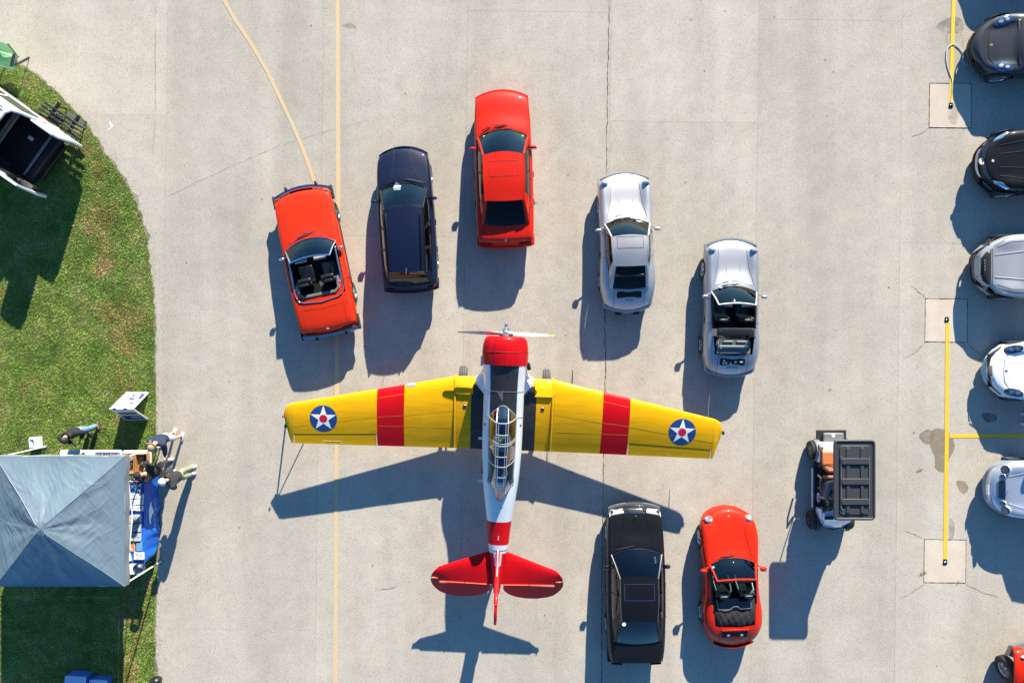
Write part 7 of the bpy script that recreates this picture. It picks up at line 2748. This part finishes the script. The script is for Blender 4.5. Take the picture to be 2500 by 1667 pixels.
# ---- stand below the left wing tip
stn = thing('folding_stand', 'pale folding A-frame stand below the left wing tip', 'stand', (0, 0, 0))
for a, w in ((at(700, 1012), .10), (at(757, 1046), .17)):
    tp = Vector((at(728, 1030).x, at(728, 1030).y, 1.06))
    d = (tp - a)
    s_ = d.cross(Vector((0, 0, 1))).normalized() * w / 2
    MB().add([a - s_, a + s_, tp + s_ * .7, tp - s_ * .7, a - s_ + Vector((.02, 0, .02)), a + s_ + Vector((.02, 0, .02)), tp + s_ * .7 + Vector((.02, 0, .02)), tp - s_ * .7 + Vector((.02, 0, .02))], [(0, 1, 2, 3), (4, 5, 6, 7), (0, 1, 5, 4), (1, 2, 6, 5), (2, 3, 7, 6), (3, 0, 4, 7)]).build('leg_board', mat('stand_white', (.6, .58, .56), .5), stn, smooth=0)
MB().box(tuple(Vector((at(728, 1030).x, at(728, 1030).y, 1.05))), (.16, .10, .08)).build('top_hinge', BLACK, stn)
# ------------------------------------------------------------------ white van with open rear doors
def white_van():
    ax = Vector((-.82, .58, 0)).normalized()
    rot = math.atan2(-ax.x, ax.y)
    rear = Vector((-14.12, 5.55, 0))
    L, W, Hh = 5.0, 1.90, 1.93
    c = rear + ax * (L / 2)
    T = thing('white_van', 'white van with both rear doors swung open on the grass', 'van', (c.x, c.y, 0), rot)
    VW = mat('van_white', (.78, .79, .81), .35, coat=.7)
    y0 = -L / 2
    w = W / 2
    sec = [(w - .10, .30), (w, .42), (w + .01, .80), (w - .005, 1.02), (w - .10, 1.62), (w - .17, 1.82), (w - .32, 1.90), (0, Hh)]

    def ring(y, sc=1.0, zt=1.0):
        sh_ = .62 if y < y0 + .2 else (.35 if y < y0 + .5 else 0)          # the tail leans forward
        r_ = [(x * sc, y + sh_ * max(0, z - .95) / .95, .30 + (z - .30) * zt) for x, z in sec]
        return r_ + [(-x, yy, z) for x, yy, z in r_[-2::-1]]
    body = MB()
    ys = [(y0 + .10, .985, .985), (y0 + .45, 1, 1), (y0 + 1.0, 1, 1), (0, 1, 1), (1.0, 1, 1), (1.45, .98, .97), (1.75, .97, .66), (2.35, .90, .50), (2.5, .80, .36)]
    body.grid([ring(*q) for q in ys])
    body.build('body', VW, T, smooth=40, solid=.05)
    # rear frame
    fr = ring(y0 + .10, .985, .985)
    MB().tube(fr, .05, 8).build('rear_frame', VW, T, smooth=60)
    dk = mat('cargo_black', (.008, .009, .011), .7)
    MB().box((0, -.9, .52), (W - .2, 3.1, .05)).build('cargo_floor', dk, T)
    MB().box((0, .60, 1.1), (W - .25, .06, 1.2)).build('bulkhead', dk, T)
    for s_ in (-1, 1):
        MB().box((s_ * (w - .10), -1.0, .95), (.04, 2.9, .85)).build('side_lining', dk, T)
    gr = mat('trim_grey', (.22, .24, .27), .45)
    MB().box((0, y0 + .16, .56), (W - .35, .07, .05)).build('load_sill', gr, T, bevel=.01)
    MB().box((0, -1.25, .80), (W - .30, .10, .06)).box((0, -1.36, .82), (W - .30, .06, .05)).build('cargo_bar', mat('bar_beige', (.35, .32, .27), .6), T, bevel=.01)
    MB().box((.25, -1.9, .60), (.10, .16, .03)).build('tie_strap', WHITE, T)
    bm = MB()
    bm.box((0, y0 - .0, .44), (W - .12, .26, .26))
    bm.build('rear_bumper', BLACK, T, bevel=.05, segs=3)
    MB().box((0, y0 - .12, .30), (W - .6, .22, .14)).build('tow_step', BLACK, T, bevel=.03)
    # open doors, straight back
    for s_ in (-1, 1):
        x = s_ * (w - .03)
        pr = []
        for dy, z0, z1 in ((.06, .50, 1.80), (-.02, .48, 1.84), (-.40, .48, 1.86), (-.72, .50, 1.84), (-.80, .58, 1.70)):
            pr.append([(x + s_ * .035, y0 + dy, z0), (x + s_ * .045, y0 + dy, 1.0), (x - s_ * .02, y0 + dy, z1), (x - s_ * .07, y0 + dy, z1 - .01), (x - s_ * .02, y0 + dy, 1.0), (x - s_ * .03, y0 + dy, z0)])
        d = MB().loft(pr).build('rear_door', VW, T, smooth=40)
        xi = x - s_ * .045
        MB().box((xi - s_ * .02, y0 - .36, .78), (.03, .62, .50)).build('door_lining', BLACK, d, bevel=.02)
        MB().add([(xi - s_ * .005, y0 - .08, 1.10), (xi - s_ * .005, y0 - .70, 1.10), (xi - s_ * .055, y0 - .66, 1.72), (xi - s_ * .055, y0 - .12, 1.72)], [(0, 1, 2, 3)]).build('door_window', GLASSD, d, smooth=0)
        MB().tube([(xi - s_ * .04, y0 - .2, .95), (xi - s_ * .06, y0 - .4, .97), (xi - s_ * .04, y0 - .6, .95)], .014, 6).build('door_grip', STEEL, d)
        # side windows and lamp
        for ya, yb in ((-2.1, -1.0), (-.9, .3)):
            q = MB()
            q.grid([[(s_ * (w + .012 - t * .11), y, 1.06 + t * .52) for t in (0, .5, 1)] for y in (ya, yb)])
            q.build('side_window', mat('window_grey', (.05, .055, .06), .08, coat=1), T, smooth=0)
        MB().box((s_ * (w - .02), y0 + .12, .95), (.07, .10, .45)).build('tail_light', REDLENS, T, bevel=.02)
        MB().box((s_ * .72, -.2, 1.94), (.04, 3.0, .03)).build('roof_rail', BLACK, T, bevel=.01)
        for yw in (y0 + .95, y0 + 3.95):
            ty = MB().lathe([(.2, -.22), (.31, -.22), (.34, -.19), (.34, -.03), (.31, 0), (.21, 0)], (0, 0, 0), 'X', 24)
            ty.v = [(s_ * (w + .01 + v[0]), yw + v[1], .34 + v[2]) for v in ty.v]
            t_ = ty.build('wheel', RUBBER, T, smooth=50)
            rm = MB().lathe([(.21, -.02), (.19, -.03), (.01, -.04)], (0, 0, 0), 'X', 20)
            rm.v = [(s_ * (w + .01 + v[0]), yw + v[1], .34 + v[2]) for v in rm.v]
            rm.build('rim', ALLOY, t_)
    MB().grid([[(-.72, 1.48, 1.78), (0, 1.52, 1.86), (.72, 1.48, 1.78)], [(-.82, 1.80, 1.12), (0, 1.95, 1.14), (.82, 1.80, 1.12)]]).build('windscreen', GLASSD, T, smooth=60)
    MB().box((.30, -1.6, 1.935), (.20, .10, .03)).build('roof_marker', mat('marker_navy', (.02, .03, .12), .4), T, bevel=.01)


white_van()


def metal_rack():
    a, b = at(100, 262, .5), at(204, 330, .5)
    d = (b - a)
    L = d.length
    T = thing('metal_rack', 'black folded metal carrier rack standing beside the open van door', 'rack', ((a.x + b.x) / 2, (a.y + b.y) / 2, 0), math.atan2(d.y, d.x))
    m = mat('rack_black', (.013, .014, .016), .4, .3)
    for y, z, o in ((.18, .50, -.02), (.06, .56, 0), (-.06, .60, .02), (-.18, .54, .05)):
        MB().box((o, y, z), (L * .96, .06, .05)).build('rail', m, T, bevel=.012)
        for k in range(5):
            MB().box((-.5 + k * .25 + o, y, z + .035), (.11, .045, .02)).build('clamp', mat('clamp_blue_black', (.03, .04, .055), .25, .5), T, bevel=.006)
    for x in (-.42, .30):
        MB().box((x, .12, .44), (.10, .62, .06)).build('cross_arm', m, T, bevel=.015)
        MB().tube([(x, .30, .44), (x, .34, .0)], .02, 6).tube([(x, -.15, .44), (x, -.2, .0)], .02, 6).build('leg', m, T)
    MB().box((-.20, -.02, .40), (.30, .24, .12)).build('hub_box', m, T, bevel=.02)
    MB().box((.25, .26, .42), (.60, .16, .03)).build('number_panel', mat('panel_grey', (.10, .10, .10), .6), T)
    MB().box((-.45, -.24, .58), (.18, .03, .03)).build('orange_strap', mat('strap_orange', (.6, .2, .06), .6), T)


metal_rack()


def camp_chair():
    p = at(14, 146, .45)
    T = thing('camp_chair', 'light green folding camp chair at the left edge of the lawn', 'chair', (p.x, p.y, 0), R(-14))
    g = mat('chair_green', (.20, .46, .22), .7, vary=.12, vscale=8, bump=.3, bscale=14)
    rows = []
    for i in range(9):
        v = i / 8
        rows.append([(-.30 + .6 * j / 8, -.22 + .44 * v, .42 - .05 * math.sin(math.pi * j / 8) - .03 * v + .012 * math.sin(9 * v + j)) for j in range(9)])
    MB().grid([[(x, -y, z) for x, y, z in r] for r in rows]).build('seat', g, T, smooth=60, solid=.01)
    rows = []
    for i in range(9):
        v = i / 8
        rows.append([(-.30 + .6 * j / 8, .20 + .16 * v + .03 * math.sin(math.pi * j / 8), .42 + .46 * v + .01 * math.sin(7 * v + j)) for j in range(9)])
    MB().grid(rows).build('backrest', g, T, smooth=60, solid=.01)
    blk = mat('chair_black', (.015, .015, .016), .6)
    for s_ in (-1, 1):
        MB().box((s_ * .33, .0, .60), (.10, .40, .02)).build('arm_rest', blk, T, bevel=.01)
        MB().tube([(s_ * .34, -.26, .0), (s_ * .34, .16, .60)], .013, 6).build('leg', mat('chair_tan', (.45, .36, .24), .5), T)
        MB().tube([(s_ * .34, .34, .0), (s_ * .34, -.18, .60)], .013, 6).build('leg', mat('chair_dark', (.03, .03, .03), .4, .5), T)
        MB().tube([(s_ * .31, .18, .38), (s_ * .31, .38, .92)], .013, 6).build('back_post', mat('chair_dark', (.03, .03, .03), .4, .5), T)
    MB().tube([(-.34, -.26, .02), (.34, .34, .02)], .012, 6).build('cross_brace', mat('chair_dark', (.03, .03, .03), .4, .5), T)


camp_chair()


# ---- tie-down anchors and rope
for px, py, r_, lab in ((2321, 258, 0, 'black tie-down anchor with rope at the topmost concrete pad'), (2311, 780, 0, 'black tie-down anchor in the middle concrete pad'), (2307, 1371, 0, 'black tie-down anchor in the lowest concrete pad')):
    p = at(px, py)
    t = thing('tie_down_anchor', lab, 'anchor', (p.x, p.y, .004), 0, 'tie-down anchors in the square pads')
    MB().tube([(-.035, .07, .004), (-.045, .0, .02), (-.035, -.07, .004)], .022, 8).tube([(.035, .07, .004), (.045, 0, .02), (.035, -.07, .004)], .022, 8).box((0, 0, .008), (.07, .16, .012)).build('ring', BLACKM, t)
    MB().box((0, .0, .035), (.10, .03, .03)).build('clip', CHROME, t, bevel=.008)
rp = [(2321, 252), (2323, 225), (2324, 200), (2318, 180), (2312, 160), (2309, 140), (2311, 122), (2319, 112), (2328, 110), (2338, 115), (2346, 124), (2351, 134), (2350, 141)]
P = [at(*q) + Vector((0, 0, .022)) for q in rp]
sm_ = []
for i in range(len(P) - 1):
    p0, p1, p2, p3 = P[max(0, i - 1)], P[i], P[i + 1], P[min(len(P) - 1, i + 2)]
    for k in range(5):
        t = k / 5
        sm_.append(.5 * ((2 * p1) + (p2 - p0) * t + (2 * p0 - 5 * p1 + 4 * p2 - p3) * t * t + (3 * p1 - p0 - 3 * p2 + p3) * t ** 3))
ROPE = mat('rope_white', (.62, .64, .60), .7)
rope = thing('rope', 'loose white tie-down rope looped over the upper yellow line', 'rope', (0, 0, 0))
MB().tube(sm_ + [P[-1]], .014, 6).build('loop', ROPE, rope, smooth=60)
MB().ball(tuple(at(2350, 142) + Vector((0, 0, .03))), .035, sq=(1, 1.1, .8)).build('knot', ROPE, rope)
MB().tube([at(2348, 146) + Vector((0, 0, .02)), at(2352, 154) + Vector((0, 0, .018)), at(2356, 159) + Vector((0, 0, .018)), at(2360, 158.5) + Vector((0, 0, .018))], .009, 6).build('tail', ROPE, rope)

# ---- things at the lower left edge
BXB = mat('cooler_blue', (.05, .14, .46), .4)
BXL = mat('cooler_lid', (.40, .50, .70), .4)
for px, py, w, d, h, lab in ((182, 1668, .62, .42, .42, 'larger blue cooler box at the bottom edge of the lawn'), (238, 1676, .52, .40, .34, 'smaller blue cooler box at the bottom edge of the lawn')):
    p = at(px, py, h)
    t = thing('cooler_box', lab, 'cooler', (p.x, p.y, 0), R(-3), 'blue cooler boxes')
    MB().box((0, 0, h / 2 - .03), (w, d, h - .06)).build('box', BXB, t, bevel=.03, segs=3)
    MB().box((0, -.01, h - .025), (w * 1.02, d * 1.02, .06)).build('lid', BXL, t, bevel=.025, segs=3)
    MB().tube([(-w / 2 - .02, -.1, h * .6), (-w / 2 - .05, 0, h * .65), (-w / 2 - .02, .1, h * .6)], .015, 6).build('handle', WHITE, t)
p = at(374, 1668, .35)
bg = thing('black_bag', 'rounded black bag where lawn meets pavement at the bottom edge', 'bag', (p.x, p.y, 0), R(20))
MB().ball((0, 0, .19), .19, 20, 12, sq=(1.0, .75, 1.0)).build('bag_body', mat('bag_black', (.012, .013, .015), .3, coat=.3), bg, smooth=180)
MB().tube([(-.08, .0, .36), (-.05, .02, .42), (.05, .02, .42), (.08, 0, .36)], .014, 6).build('handle', BLACK, bg)
# tuft of weeds in the pad joints
for px, py in ((2337, 1422), (2256, 1398), (2250, 1402)):
    p = inv_grid(at(px, py))
    w = MB()
    for k in range(14):
        a = random.uniform(0, 6.28)
        l_ = random.uniform(.05, .12)
        w.add([(p.x - .006 * math.sin(a), p.y + .006 * math.cos(a), .004), (p.x + .006 * math.sin(a), p.y - .006 * math.cos(a), .004), (p.x + l_ * math.cos(a), p.y + l_ * math.sin(a), .03)], [(0, 1, 2)])
    o = w.build('weed_tuft', mat('weed', (.12, .12, .04), .8), PAV, smooth=0)
    o['kind'] = 'stuff'
